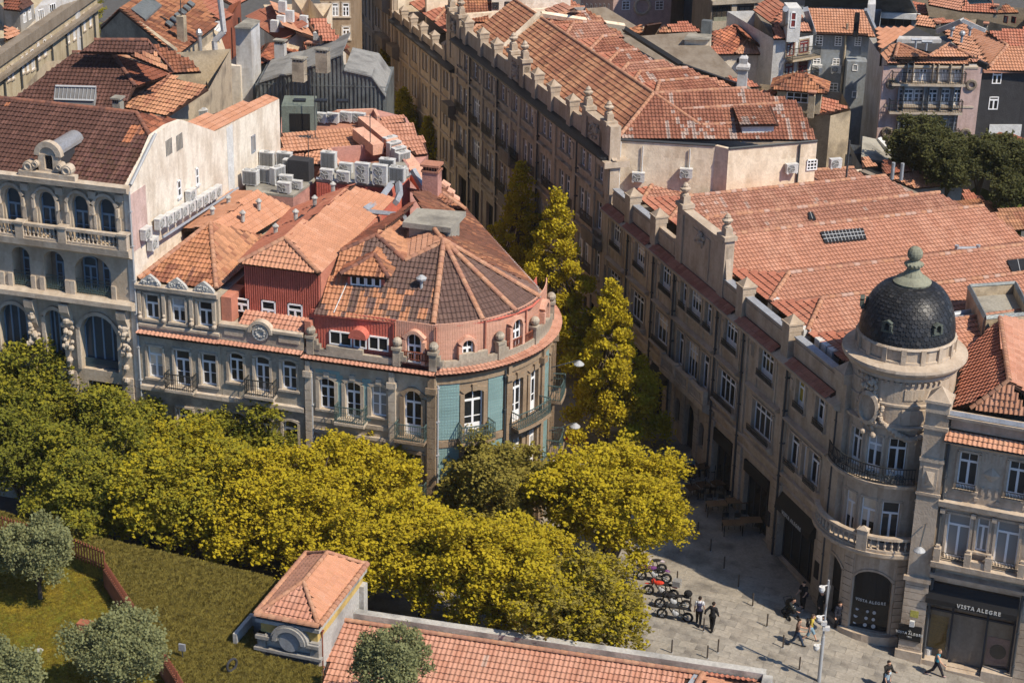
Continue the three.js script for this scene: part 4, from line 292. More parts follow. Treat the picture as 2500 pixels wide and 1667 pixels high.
const pediment = (f, u0, u1, v0, v1, parent, m) => { const g = fbox(f, u0, u1, v0, v1, -0.4, 0.0).add(fbox(f, u0 + 0.3, u1 - 0.3, v1, v1 + 0.25, -0.5, 0.14)); for (const u of [u0, u1 - 0.8]) g.add(fbox(f, u, u + 0.8, v0, v1 + 0.5, -0.5, 0.1)).add(fbox(f, u - 0.14, u + 0.94, v1 + 0.3, v1 + 0.55, -0.6, 0.22)).add(fbox(f, u + 0.12, u + 0.68, v1 + 0.55, v1 + 1.0, -0.4, 0.05)).add(urn(f, u + 0.4, v1 + 1.0, -0.15, 0.85)); for (let i = 0; i < 8; i++) { const y = (k) => v0 + (v1 - v0) * 0.75 * Math.pow(1 - k / 8, 2.4); for (const s of [-1, 1]) { const x = (k) => (s < 0 ? u0 : u1) + s * k * 0.13; const A = s < 0 ? i + 1 : i, Bq = s < 0 ? i : i + 1; g.hex(f.map(x(A), v0, 0), f.map(x(Bq), v0, 0), f.map(x(Bq), y(Bq), 0), f.map(x(A), y(A), 0), f.map(x(A), v0, -0.35), f.map(x(Bq), v0, -0.35), f.map(x(Bq), y(Bq), -0.35), f.map(x(A), y(A), -0.35)); } } const mid = (u0 + u1) / 2; g.add(fbox(f, mid - (u1 - u0) * 0.18, mid + (u1 - u0) * 0.18, v0 + 0.3, v1 - 0.4, 0, 0.06)); part(parent, 'pediment', g, m); part(parent, 'carved_crest', crest(f, mid - 0.6, mid + 0.6, v1 - 0.7, 30, 0.12), m); };
const grilleRail = (parent, f, o, d = 0.14) => { const g = new Geo(); const u0 = o.u - o.w / 2 - 0.05, u1 = o.u + o.w / 2 + 0.05; for (const v of [o.v + 0.02, o.v + 0.36]) g.add(fbox(f, u0, u1, v, v + 0.035, d, d + 0.03)); for (let u = u0; u < u1; u += 0.16) { g.add(fbox(f, u, u + 0.022, o.v, o.v + 0.38, d, d + 0.025)); g.add(fbox(f, u + 0.03, u + 0.12, o.v + 0.14, o.v + 0.17, d, d + 0.02)).add(fbox(f, u + 0.06, u + 0.09, o.v + 0.08, o.v + 0.3, d, d + 0.02)); } part(parent, 'window_rail', g, M.iron); };
const saw = (parent, ridges, u0, u1, wL, wR, hr, pal, rm, k = 0.36) => { for (let i = 0; i < ridges.length; i++) { const u = ridges[i], uf = i + 1 < ridges.length ? (u + ridges[i + 1]) / 2 : u1, ub = i ? (u + ridges[i - 1]) / 2 : u0, hf = hr - (uf - u) * k, hb = hr - (u - ub) * k, R = typeof wR === 'function' ? wR(u) : wR, hip = wL + Math.min(uf - u, u - ub) * 1.1; roof(parent, [rp(uf, wL, hf), rp(uf, R + 1.2, hf), rp(u, R, hr), rp(u, hip, hr)], pal[i % pal.length], { tone: 0.97 + 0.06 * hash(i, 3), mix: 0.8 }); const hl = Math.max(hf, hb); roof(parent, [rp(ub, wL, hl), rp(uf, wL, hl), rp(u, hip, hr)], 'red', { name: 'roof_hip' }); part(parent, 'roof_back', sheet([rp(ub, wL, hb), rp(ub, R + 1, hb), rp(u, R, hr - 0.05), rp(u, hip, hr - 0.05)], 0.1), M.terrace); ridge(parent, rp(u, hip, hr + 0.05), rp(u, R, hr + 0.05), rm); ridge(parent, rp(uf, wL, hl + 0.05), rp(u, hip, hr + 0.08), RM); } };
const RMw = [...RM, mat(0.6, 0.4, 0.32), mat(0.5, 0.25, 0.17)];
{ const B = thing('corner_tower_building', 'beige stone shop building with round corner tower, slate dome and long salmon tile roofs', 'building', rp(-6, 6, 0)); const U0 = -25.6, U1 = 6.2;
  const topW = [[-24.1, 1.6], [-20.2, 1.6], [-16.1, 1.7], [-13.5, 0.85], [-11.8, 1.7], [-10, 0.9], [-6.95, 1.75], [-2.4, 1.8], [1.65, 1.05], [3.9, 1.05]].map(([u, w]) => ({ u, w, v: 9.68, h: 1.7 })), first = [[-24.1, 2.1], [-20.2, 2.15], [-16.1, 2.35], [-13.55, 1.0], [-11.8, 1.7], [-9.95, 1.05], [-6.95, 2.4], [-2.4, 2.5], [1.5, 1.2], [2.65, 0.55], [3.8, 1.2]].map(([u, w], i) => ({ u, w, v: [3, 5].includes(i) ? 5.75 : i === 4 ? 5.65 : 6.1, h: [3, 5].includes(i) ? 2.3 : i === 4 ? 2.4 : 1.95 }));
  const gr = [{ u: -24, v: 0.9, w: 2.2, h: 3.4 }, { u: -20.2, v: 0.9, w: 2.4, h: 3.4 }, { u: -16, v: 0.9, w: 2.6, h: 3.3 }, { u: -13.5, v: 1.9, w: 0.7, h: 1.7, arch: 1 }, { u: -11.75, v: 0.8, w: 1.3, h: 3.1, arch: 1 }, { u: -10, v: 1.8, w: 0.7, h: 1.7, arch: 1 }, { u: -6.9, v: 0.4, w: 2.6, h: 3.7 }, { u: -2.5, v: 0.1, w: 3.1, h: 3.9 }, { u: 2.5, v: 0.0, w: 4.0, h: 3.4 }];
  part(B, 'facade', wallGeo(FR, U0, U1, -0.6, 12.2, [...topW, ...first, ...gr], 0.35), M.stoneR); part(B, 'building_core', prism([rp(U0, 0.4, 12.6), rp(U1, 0.4, 12.6), rp(7, 24, 12.6), rp(U0, 19, 12.6)], -1), M.stoneDark);
  topW.forEach((o, i) => { win(B, FR, o, o.w > 1.3 ? 'Q:0.45' : 'T:0.72:1:0:0.4', M.frame, i === 8 ? mat(0.5, 0.38, 0.06) : undefined); grilleRail(B, FR, o); }); first.forEach((o) => { win(B, FR, o, o.w > 1.3 ? 'Q' : 'T:0.72', M.frame); if (o.w > 0.8 && ![3, 4, 5].includes(first.indexOf(o))) grilleRail(B, FR, o, 0.3); }); gr.forEach((o, i) => { if (o.arch) win(B, FR, o, 'G:1:1', M.frameDark, M.dark, -0.28); else win(B, FR, o, i > 6 ? 'G:4:1:0.03' : 'G:3:1:0.04', M.frameDark, M.glass, -0.3); });
  const t = new Geo(); for (const o of [...topW, ...first]) t.add(surround(FR, o, 0.12, 0.08, 0.2)); for (const o of topW) if (o.w > 1.3) t.add(fbox(FR, o.u - 1.25, o.u - 1.05, 8.8, 11.9, 0, 0.05)).add(fbox(FR, o.u + 1.05, o.u + 1.25, 8.8, 11.9, 0, 0.05)); for (const o of first) if (o.w > 2) t.add(profile(FR, o.u - 1.4, o.u + 1.4, [[0, o.v - 0.5], [0.25, o.v - 0.35], [0.45, o.v - 0.05], [0, o.v]]));
  for (const [a, b] of [[-25.4, -22.4], [-21.7, -18.6], [-17.6, -15.2], [-14.8, -8.95], [-8.4, -5.6], [-4.4, -0.5], [0.4, 5.2]]) t.add(profile(FR, a, b, [[0, 8.45], [0.3, 8.6], [0.34, 8.72], [0, 8.78]])); t.add(profile(FR, U0, U1, [[0, 5.05], [0.18, 5.12], [0.18, 5.3], [0, 5.35]])).add(profile(FR, U0, U1, [[0, 4.5], [0.1, 4.55], [0, 4.62]])); for (const u of [-22.05, -17.95, -15, -8.7, -5, -0.0, 5.55]) { t.add(fbox(FR, u - 0.32, u + 0.32, 5.35, 12.1, 0, 0.1)); t.add(fbox(FR, u + 0.5, u + 0.95, 10.4, 11.4, 0, 0.07)).add(fbox(FR, u + 0.58, u + 0.87, 10.5, 11.15, 0.07, 0.13)); for (let v = -0.5; v < 4.4; v += 0.5) t.add(fbox(FR, u - 0.5, u + 0.5, v + 0.02, v + 0.48, 0, 0.14)); } for (let v = 0.8; v < 4.4; v += 0.5) for (const [a, b] of [[-14.4, -13.95], [-13.05, -12.5], [-11, -10.45], [-9.55, -9.1]]) t.add(fbox(FR, a, b, v + 0.02, v + 0.48, 0, 0.06)); part(B, 'stone_trim', t, M.stoneRt);
  { const g = profile(FR, -14.9, -8.6, [[0, 4.7], [0.35, 4.75], [0.75, 5.0], [0.75, 5.35], [0, 5.4]]); const b = part(B, 'balcony', g, M.stoneRt); b.name = 'balcony'; const q = new Geo(); for (const [a, c] of [[-14.7, -12.9], [-12.7, -10.9], [-10.7, -8.8]]) { q.add(fbox(FR, a, c, 5.4, 5.5, 0.5, 0.7)).add(fbox(FR, a, c, 6.05, 6.2, 0.48, 0.74)).add(fbox(FR, a, c, 5.5, 6.05, 0.57, 0.61)); for (let u = a; u < c; u += 0.22) q.add(fbox(FR, u, u + 0.1, 5.5, 6.05, 0.54, 0.68)); } for (const u of [-14.8, -12.8, -10.8, -8.7]) q.add(fbox(FR, u - 0.14, u + 0.14, 5.4, 6.3, 0.45, 0.75)); part(b, 'balustrade', q, M.stoneRt); }
  for (const [a, b] of [[U0, -20.2], [-20.1, -18.1], [-17.6, -7.1], [-5.6, -2.7], [0.6, 5.6]].map((q, i) => [[-25.6, -22.4], [-22.0, -18.2], [-17.75, -6.4], [-5.6, -0.9], [0.6, 5.4]][i])) { roof(B, [FR.map(a, 12.05, 0.52), FR.map(b, 12.05, 0.52), FR.map(b, 12.42, 0), FR.map(a, 12.42, 0)], 'red', { name: 'tiled_eave', tl: 0.28, tone: 0.9 }); } t.p.length = 0; const pp = profile(FR, U0, U1, [[0, 11.5], [0.15, 11.6], [0.6, 11.85], [0.62, 12.02], [0, 12.3]]); part(B, 'cornice', pp, M.stoneR);
  const pa = new Geo(); for (const [a, b] of [[-25, -22.3], [-21.8, -18.3], [-17.7, -15.2], [-8.4, -6.2], [-5.4, -0.6], [0.5, 5.6]]) pa.add(fbox(FR, a, b, 12.3, 13.5, -0.35, -0.02)).add(fbox(FR, a, b, 12.55, 13.3, -0.02, 0.03)); for (const u of [-22.05, -18, -5.8, -0.15]) pa.add(fbox(FR, u - 0.4, u + 0.4, 12.1, 13.7, -0.5, 0.25)).add(pyr(FR, u, 13.7, -0.15, 0.42)); pa.add(fbox(FR, 5.6, 6.6, -0.6, 13.4, -0.5, 0.2)).add(pyr(FR, 6.1, 13.4, -0.1, 0.5)); part(B, 'parapet', pa, M.stoneR); const cp = new Geo(); for (const [a, b] of [[-25, -22.3], [-21.8, -18.3], [-8.4, -6.2], [-5.4, -0.6], [0.5, 5.6]]) cp.add(fbox(FR, a, b, 13.5, 13.58, -0.42, 0.06)); part(B, 'zinc_coping', cp, M.galv); pediment(FR, -14.9, -8.3, 12.3, 15.6, B, M.stoneRt);
  for (const u of [-22.3, -18.2, -15.05, -8.95, -5.45, -0.1, 5.5]) downpipe(B, FR, u + 0.4, 0, 12, 0.2, M.pipe, 0.07);
  for (const [u, w] of [[-6.9, 0.5], [-4.9, 1.1], [-0.4, 0.7], [1.2, 0.8], [1.9, 0.8], [2.6, 0.8]]) part(B, 'roof_box', fbox(FR, u, u + 0.55, 12.8, 13.7, -w - 0.45, -w), M.white);
  // shop fronts
  { const aw = part(B, 'awning', [profile(FR, 0.55, 4.6, [[0, 4.15], [0.42, 3.55], [0.44, 3.2], [0, 3.25]])], M.shopBlack); part(aw, 'sign_lettering', lettering({ map: (u, v, w) => FR.map(u, v, w) }, 'VISTA ALEGRE', 2.6, 3.29, 0.45, 0.22), M.letter); part(B, 'awning', profile(FR, -15.0 - 2.3, -14.8, [[0, 4.4], [0.5, 4.2], [0.5, 3.9], [0, 3.9]]), M.shopBlack); part(B, 'shop_fascia', [fbox(FR, -8.15, -5.65, 3.3, 4.1, 0.02, 0.12), fbox(FR, -4, -1, 3.3, 4.0, 0.02, 0.14)], M.shopBlack); part(B, 'wall_sign', fbox(FR, 5.05, 5.5, 1.2, 2.2, 0.14, 0.2), M.shopBlack); part(B, 'menu_board', fbox(FR, -0.75, -0.35, 1.4, 2.3, 0.14, 0.2), M.frameDark); }
  // roofs
  saw(B, [-20.2, -16.2, -13.1, -6.3, -2.3, 2.6], -23, 4.6, 0.9, (u) => 17.5 + (u + 20) * 0.42, 14.3, ['stained', 'stained', 'fresh', 'fresh', 'fresh', 'fresh'], RMw);
  { const pl = (ur, uf) => [rp(ur, 5, 14.3), rp(ur, 16, 14.3), rp(uf, 5, 14.3 - (uf - ur) * 0.36)], lightOn = (l, p, bars) => { const q = l.map(([x, y]) => onPl(z8, x, y, ...p).add(V3(0, 0.05, 0))), u = q.map((k) => k.clone().add(V3(0, 0.12, 0))); const s = part(B, 'rooflight', prism(u, u.map((k) => k.y - 0.5)), M.slate); for (let i = 1; i < bars; i++) part(s, 'rooflight_bar', [bar(u[0].clone().lerp(u[1], i / bars), u[3].clone().lerp(u[2], i / bars), 0.025)], M.pipeGrey); for (let i = 1; i < 3 && bars > 4; i++) part(s, 'rooflight_bar', [bar(u[0].clone().lerp(u[3], i / 3), u[1].clone().lerp(u[2], i / 3), 0.03)], M.pipeGrey); }; const P1 = pl(-13.1, -9.7), P2 = pl(-16.2, -14.65), P3 = pl(-6.3, -4.3); lightOn([[570, 200], [860, 175], [885, 245], [600, 275]], P1, 12); lightOn([[485, 65], [515, 65], [540, 112], [492, 112]], P2, 2); lightOn([[1845, 395], [1990, 380], [1990, 505], [1895, 505]], P3, 2); const v = onPl(z8, 1565, 345, ...P1); part(B, 'vent_pipe', [bar(v, v.clone().add(V3(0, 0.5, 0)), 0.1), bar(v.clone().add(V3(-0.6, 0.45, 0)), v.clone().add(V3(0.7, 0.5, 0)), 0.11), bar(v.clone().add(V3(-0.6, 0.3, 0)), v.clone().add(V3(-0.6, 0.65, 0)), 0.14), bar(v.clone().add(V3(0.7, 0.35, 0)), v.clone().add(V3(0.7, 0.7, 0)), 0.14)], M.galv); }
  { const y = 14.95, q = [[1590, 562], [1905, 540], [2010, 745], [1700, 775]].map(([x, k]) => p8(x, k, y)); const g = new Geo(); for (let i = 0; i < 4; i++) { const a = q[i], b = q[(i + 1) % 4], f = facTo(a, b), L = V3(b.x - a.x, 0, b.z - a.z).length(); g.add(fbox(f, 0, L, 12, y - 0.001 * i, -0.1, 0.1)); } const w = part(B, 'light_well', g, M.beige); const cap = new Geo(); for (let i = 0; i < 4; i++) { const a = q[i], b = q[(i + 1) % 4]; cap.add(bar(a.clone().setY(y + 0.03), b.clone().setY(y + 0.03), 0.14, 4)); } part(w, 'well_coping', cap, M.zinc); part(w, 'well_floor', prism(q.map((p) => p.clone().setY(14.4)), 12.5), M.concrete); for (const k of [0, 0.42]) part(B, 'air_duct', [bar(p8(1440, 760 + k * 80, 14.0), p8(1745, 710 + k * 85, 14.0), 0.2, 10)], M.galv); }
  // shop wing to the right of the tower
  const tw = [[1550, 405, 1690, 780], [2020, 465, 2110, 830]].map((r, i) => ({ u: i ? 3.85 : 1.4, v: 9.5, w: 0.95, h: 2.05 })), mw = [{ u: 1.32, v: 5.5, w: 1.15, h: 2.5 }, { u: 2.53, v: 6.15, w: 0.6, h: 1.9 }, { u: 3.78, v: 5.6, w: 1.15, h: 2.5 }], sw = [{ u: 2.45, v: -0.9, w: 4.7, h: 4.9 }]; const V1 = 8;
  part(B, 'shop_facade', wallGeo(FT, -0.9, V1, -1.6, 12.4, [...tw, ...mw, ...sw], 0.4), M.stoneRt); tw.forEach((o) => { win(B, FT, o, 'T:0.74:1:0:0.25'); grilleRail(B, FT, o, 0.2); }); mw.forEach((o) => { win(B, FT, o, 'T:0.74', M.frame, M.curtain); if (o.w > 1) grilleRail(B, FT, o, 0.3); });
  { const g = new Geo(); for (const o of [...tw, ...mw]) g.add(surround(FT, o, 0.12, 0.07, 0.15)); g.add(profile(FT, 0.2, V1, [[0, 8.25], [0.3, 8.45], [0.34, 8.75], [0, 8.8]])).add(profile(FT, 0.2, V1, [[0, 4.9], [0.4, 4.95], [0.6, 5.1], [0.62, 5.4], [0, 5.42]])).add(profile(FT, 0.2, V1, [[0, 4.2], [0.3, 4.3], [0.35, 4.5], [0, 4.6]])); for (const u of [0.45, 2.0, 3.05, 4.7]) g.add(fbox(FT, u - 0.17, u + 0.17, 5.4, 6.15, 0.2, 0.55)).add(fbox(FT, u - 0.1, u + 0.1, 6.15, 6.3, 0.28, 0.47)); g.add(fbox(FT, 2.0, 3.05, 5.4, 5.75, 0.25, 0.5)).add(fbox(FT, 0.3, V1, 12.7, 13.3, -0.4, -0.05)).add(profile(FT, 0.1, V1, [[0, 13.25], [0.3, 13.35], [0.32, 13.5], [-0.4, 13.55]])).add(profile(FT, 0.1, V1, [[0, 11.8], [0.1, 11.9], [0.45, 12.1], [0, 12.2]])); for (const u of [0.45, 2.0, 3.05, 4.4]) g.add(fbox(FT, u - 0.12, u + 0.12, 8.05, 8.3, 0, 0.25)).add(fbox(FT, u - 0.1, u + 0.1, 8.95, 9.15, 0, 0.06)); { const c = (a, b) => FT.map(2.6 + a, 10.55 + b, 0.02), k = FT.map(2.6, 10.55, 0.16); const q = [c(-0.45, 0), c(0, -0.42), c(0.45, 0), c(0, 0.42)]; for (let i = 0; i < 4; i++) g.tri(q[i], q[(i + 1) % 4], k); } for (const du of [-0.35, 0, 0.35]) for (const v of [11.25, 9.35]) g.add(fbox(FT, 2.6 + du - 0.07, 2.6 + du + 0.07, v, v + 0.45, 0, 0.04)); for (let v = -1.2; v < 4.1; v += 0.48) g.add(fbox(FT, 4.95, V1, v + 0.02, v + 0.46, 0, 0.08)); part(B, 'shop_trim', g, M.stoneRt); }
  roof(B, [FT.map(0.15, 12.25, 0.5), FT.map(V1, 12.25, 0.5), FT.map(V1, 12.65, 0), FT.map(0.15, 12.65, 0)], 'orange', { name: 'tiled_eave', tl: 0.3 });
  { const pier = new Geo().add(fbox(FT, -0.95, 0.2, -1.4, 13.6, -0.6, 0.25)).add(fbox(FT, -1.0, 0.25, 10.8, 11.0, -0.6, 0.32)).add(fbox(FT, -1.0, 0.25, 8.9, 9.05, -0.6, 0.32)).add(fbox(FT, -1.0, 0.25, 12.6, 12.8, -0.6, 0.32)).add(pyr(FT, -0.37, 13.6, -0.12, 0.58)).add(fbox(FT, -0.75, 0.0, 9.3, 10.5, 0.25, 0.32)); { const q = [[-0.6, 9.5], [-0.15, 9.5], [-0.15, 10.3], [-0.6, 10.3]].map(([u, v]) => FT.map(u, v, 0.33)), k = FT.map(-0.37, 9.9, 0.5); for (let i = 0; i < 4; i++) pier.tri(q[i], q[(i + 1) % 4], k); } for (let v = -1.0; v < 3.9; v += 0.42) pier.add(fbox(FT, -0.98, 0.23, v + 0.015, v + 0.405, 0.25, 0.3)); pier.add(fbox(FT, -1.1, 0.3, -1.5, -0.3, 0.2, 0.42)).add(fbox(FT, -1.1, 0.3, 3.9, 4.15, 0.2, 0.4)); part(B, 'corner_pier', pier, M.stoneRt); const sb = part(B, 'shop_sign', fbox(FT, -1.05, 0.15, 0.35, 1.25, 0.3, 0.38), M.shopBlack); part(sb, 'sign_lettering', lettering(FT, 'VISTA ALEGRE', -0.45, 0.72, 0.385, 0.14), M.letter); part(sb, 'sign_lettering', lettering(FT, '1824', -0.45, 0.55, 0.385, 0.08), M.letter); const cr = new Geo(); for (let i = 0; i < 5; i++) { const a = -0.5 + i * 0.25, q = (r, s) => FT.map(-0.45 + Math.sin(s) * r, 0.93 + Math.cos(s) * r * 0.8, 0.39); cr.tri(q(0.04, a - 0.1), q(0.17, a), q(0.04, a + 0.1)); } part(sb, 'crown_emblem', cr.add(fbox(FT, -0.53, -0.37, 0.9, 0.93, 0.385, 0.395)), M.letter); part(B, 'paper_notice', fbox(FT, -0.55, -0.12, 1.75, 2.15, 0.3, 0.31), mat(0.55, 0.5, 0.12)); part(B, 'alarm_box', fbox(FT, -0.5, -0.25, 1.3, 1.62, 0.38, 0.55), M.white); }
  downpipe(B, FT, 0.35, -1, 12.2, 0.14, M.pipe, 0.08); downpipe(B, FT, 4.95, -1, 4.6, 0.2, M.pipe, 0.07);
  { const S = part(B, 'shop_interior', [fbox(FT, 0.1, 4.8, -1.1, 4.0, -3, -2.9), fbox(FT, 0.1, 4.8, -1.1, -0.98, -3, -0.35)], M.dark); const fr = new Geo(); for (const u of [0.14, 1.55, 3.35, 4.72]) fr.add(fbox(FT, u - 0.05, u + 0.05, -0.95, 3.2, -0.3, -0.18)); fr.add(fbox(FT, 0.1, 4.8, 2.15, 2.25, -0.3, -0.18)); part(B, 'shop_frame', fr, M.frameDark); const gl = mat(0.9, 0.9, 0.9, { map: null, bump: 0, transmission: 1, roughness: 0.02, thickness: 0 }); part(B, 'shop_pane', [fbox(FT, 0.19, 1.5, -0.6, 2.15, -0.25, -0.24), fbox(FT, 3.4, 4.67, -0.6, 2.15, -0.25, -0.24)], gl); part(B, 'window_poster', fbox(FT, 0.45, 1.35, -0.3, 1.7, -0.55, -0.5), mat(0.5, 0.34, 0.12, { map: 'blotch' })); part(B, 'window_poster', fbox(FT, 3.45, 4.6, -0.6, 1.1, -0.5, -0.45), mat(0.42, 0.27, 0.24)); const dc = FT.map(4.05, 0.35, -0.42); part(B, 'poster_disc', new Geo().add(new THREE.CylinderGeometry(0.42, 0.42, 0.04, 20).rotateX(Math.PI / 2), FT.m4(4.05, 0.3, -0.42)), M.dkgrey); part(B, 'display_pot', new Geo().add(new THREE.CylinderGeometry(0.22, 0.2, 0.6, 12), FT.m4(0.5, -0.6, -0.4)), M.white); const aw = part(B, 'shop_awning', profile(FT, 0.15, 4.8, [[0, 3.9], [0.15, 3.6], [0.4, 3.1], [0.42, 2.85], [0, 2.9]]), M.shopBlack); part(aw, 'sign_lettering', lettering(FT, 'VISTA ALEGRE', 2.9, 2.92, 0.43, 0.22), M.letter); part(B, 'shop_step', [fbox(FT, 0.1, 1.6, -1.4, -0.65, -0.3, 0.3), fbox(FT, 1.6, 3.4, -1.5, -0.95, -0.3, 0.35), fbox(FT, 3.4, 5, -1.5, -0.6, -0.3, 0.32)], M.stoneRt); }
  { const E = [p8(1480, 1372, 13.55), p8(1990, 1435, 13.55)], ap = p8(1862, 1205, 15.2), bk = p8(1800, 775, 15.2), vl = p8(1560, 1022, 13.6); roof(B, [p8(1600, 1390, 13.55), E[1], ap], 'orange', { name: 'wing_roof' }); roof(B, [p8(1478, 1340, 13.6), p8(1600, 1390, 13.55), ap, bk, vl], 'red', { name: 'wing_roof' }); roof(B, [p8(2300, 1480, 13.55), p8(2200, 760, 13.6), bk, ap], 'fresh', { name: 'wing_roof' }); ridge(B, p8(1600, 1390, 13.6), ap.clone().setY(15.25), RM); ridge(B, ap.clone().setY(15.25), bk.clone().setY(15.25), RM); part(B, 'gutter', [bar(vl, bk.clone().setY(14.6), 0.12, 4), bar(FT.map(0.2, 13.6, 0.1), FT.map(V1, 13.6, 0.1), 0.16, 4)], M.galv); part(B, 'wing_core', prism([FT.map(0.2, 13.0, -0.5), FT.map(V1 + 3, 13.0, -0.5), FT.map(V1 + 3, 13.0, -14), FT.map(-2, 13, -12)], -1.5), M.stoneDark); }
  // round tower
  { const cx = 20.25, cz = -91.9, n = V3(-cx, 0, -cz).normalize(), mk = (R) => new ArcFac(V3(cx + n.x * R, 0, cz + n.z * R), n.z, -n.x, R); const F2 = mk(2.75), F3 = mk(3.0), W = 8.2; const w2 = [[-2.15, 0.8], [-1.0, 0.82], [0.2, 0.92]].flatMap(([u, w]) => [{ u, w, v: 9.1, h: 2.15 }, { u, w, v: 4.95, h: 2.65 }]); const ga = [{ u: -0.35, v: -0.15, w: 2.1, h: 3.7, arch: 0.6 }, { u: -3.0, v: -0.15, w: 1.7, h: 3.7, arch: 0.6 }];
    part(B, 'tower_wall', wallGeo(F2, -6.0, 6.0, 4.4, 15.0, w2, 0.35), M.stoneRt); part(B, 'tower_base', wallGeo(F3, -6, 5, -1.4, 4.4, ga, 0.45), M.stoneRt); part(B, 'tower_core', [lathe([[2.35, -1.4], [2.35, 15.2], [0.02, 15.2]], 24, T4(cx, 0, cz))], M.dark); w2.forEach((o) => win(B, F2, o, o.v > 8 ? 'T:0.74:1:0:0.4' : 'T:0.74', M.frame)); for (const o of ga) { win(B, F3, { ...o, arch: 0.6 }, 'G:1:1', M.frameDark, M.glass, -0.3); part(B, 'window_blind', wallGeo({ map: (u, v, w) => F3.map(u, v, w - 0.2), curved: true }, o.u - o.w / 2 + 0.08, o.u + o.w / 2 - 0.08, 1.5, 3.4, [], 0.04), M.shopBlack); } part(B, 'sign_lettering', lettering({ map: (u, v, w) => F3.map(u, v, w) }, 'VISTA ALEGRE', -0.35, 1.52, -0.18, 0.17), M.letter); for (let i = 0; i < 9; i++) { const q = F3.map(-1.1 + (i % 3) * 0.55 + rr(-0.1, 0.1), 0.1 + Math.floor(i / 3) * 0.42, -0.27); part(B, 'display_plate', new Geo().add(new THREE.CylinderGeometry(rr(0.06, 0.13), 0.06, 0.05, 12).rotateX(Math.PI / 2 - 0.3), new THREE.Matrix4().compose(q, F3.quat(0), V3(1, 1, 1))), M.lgrey); }
    const g = new Geo(); for (const o of w2) g.add(surround({ map: F2.map.bind(F2), curved: true }, o, 0.1, 0.06, 0.1)); for (const o of ga) { g.add(surround(F3, o, 0.12, 0.05, 0)); } for (let v = -0.2; v < 4.1; v += 0.42) for (const [a, b] of [[-2.0, -1.45], [0.85, 1.7], [-4.3, -3.95]]) g.add(fbox(F3, a, b, v + 0.015, v + 0.4, 0, 0.07)); g.add(fbox(F3, -1.9, 1.2, -1.4, -0.2, 0, 0.3)).add(fbox(F3, -2.4, 1.4, -1.4, -0.85, 0, 0.5)).add(fbox(F3, -4.5, -1.9, -1.4, -0.5, 0, 0.12)); g.add(profile(F2, -W / 2, W / 2, [[0, 11.75], [0.22, 11.85], [0.25, 12.0], [0, 12.05]])).add(profile(F2, -W / 2, W / 2, [[0, 13.0], [0.06, 13.05], [0.06, 13.15], [0, 13.2]])); for (const u of [-2.6, 0.75]) { g.add(fbox(F2, u - 0.5, u + 0.5, 13.45, 14.05, 0, 0.04)).add(fbox(F2, u - 0.4, u + 0.4, 13.53, 13.97, 0.04, 0.02)); } g.add(fbox(F2, 0.2, 1.9, 12.1, 12.9, 0, 0.08)); part(B, 'tower_trim', g, M.stoneRt);
    const ring = (pts, m, nm, par = B) => part(par, nm, lathe(pts, 40, T4(cx, 0, cz)), m); ring([[2.7, 14.35], [2.85, 14.5], [2.85, 14.65], [3.15, 14.9], [3.22, 15.05], [3.2, 15.2], [2.45, 15.3]], M.stoneRt, 'tower_cornice'); ring([[2.42, 15.2], [2.55, 15.25], [2.55, 15.4], [2.45, 15.42], [2.45, 16.0], [2.56, 16.05], [2.5, 16.15], [2.3, 16.2]], M.stoneRt, 'dome_drum'); const F4 = mk(2.45); for (let i = -8; i < 8; i++) part(B, 'drum_pilaster', fbox(F4, i * 0.96 - 0.12, i * 0.96 + 0.12, 15.3, 16.1, 0, 0.13), M.stoneRt); for (let i = -8; i < 8; i++) part(B, 'bracket', fbox(F2, i * 0.3 - 0.06, i * 0.3 + 0.06, 14.3, 14.42, 0.02, 0.14), M.stoneRt); ring([[2.5, 16.06], [2.44, 16.16], [2.3, 16.2]], M.copper, 'dome_flashing');
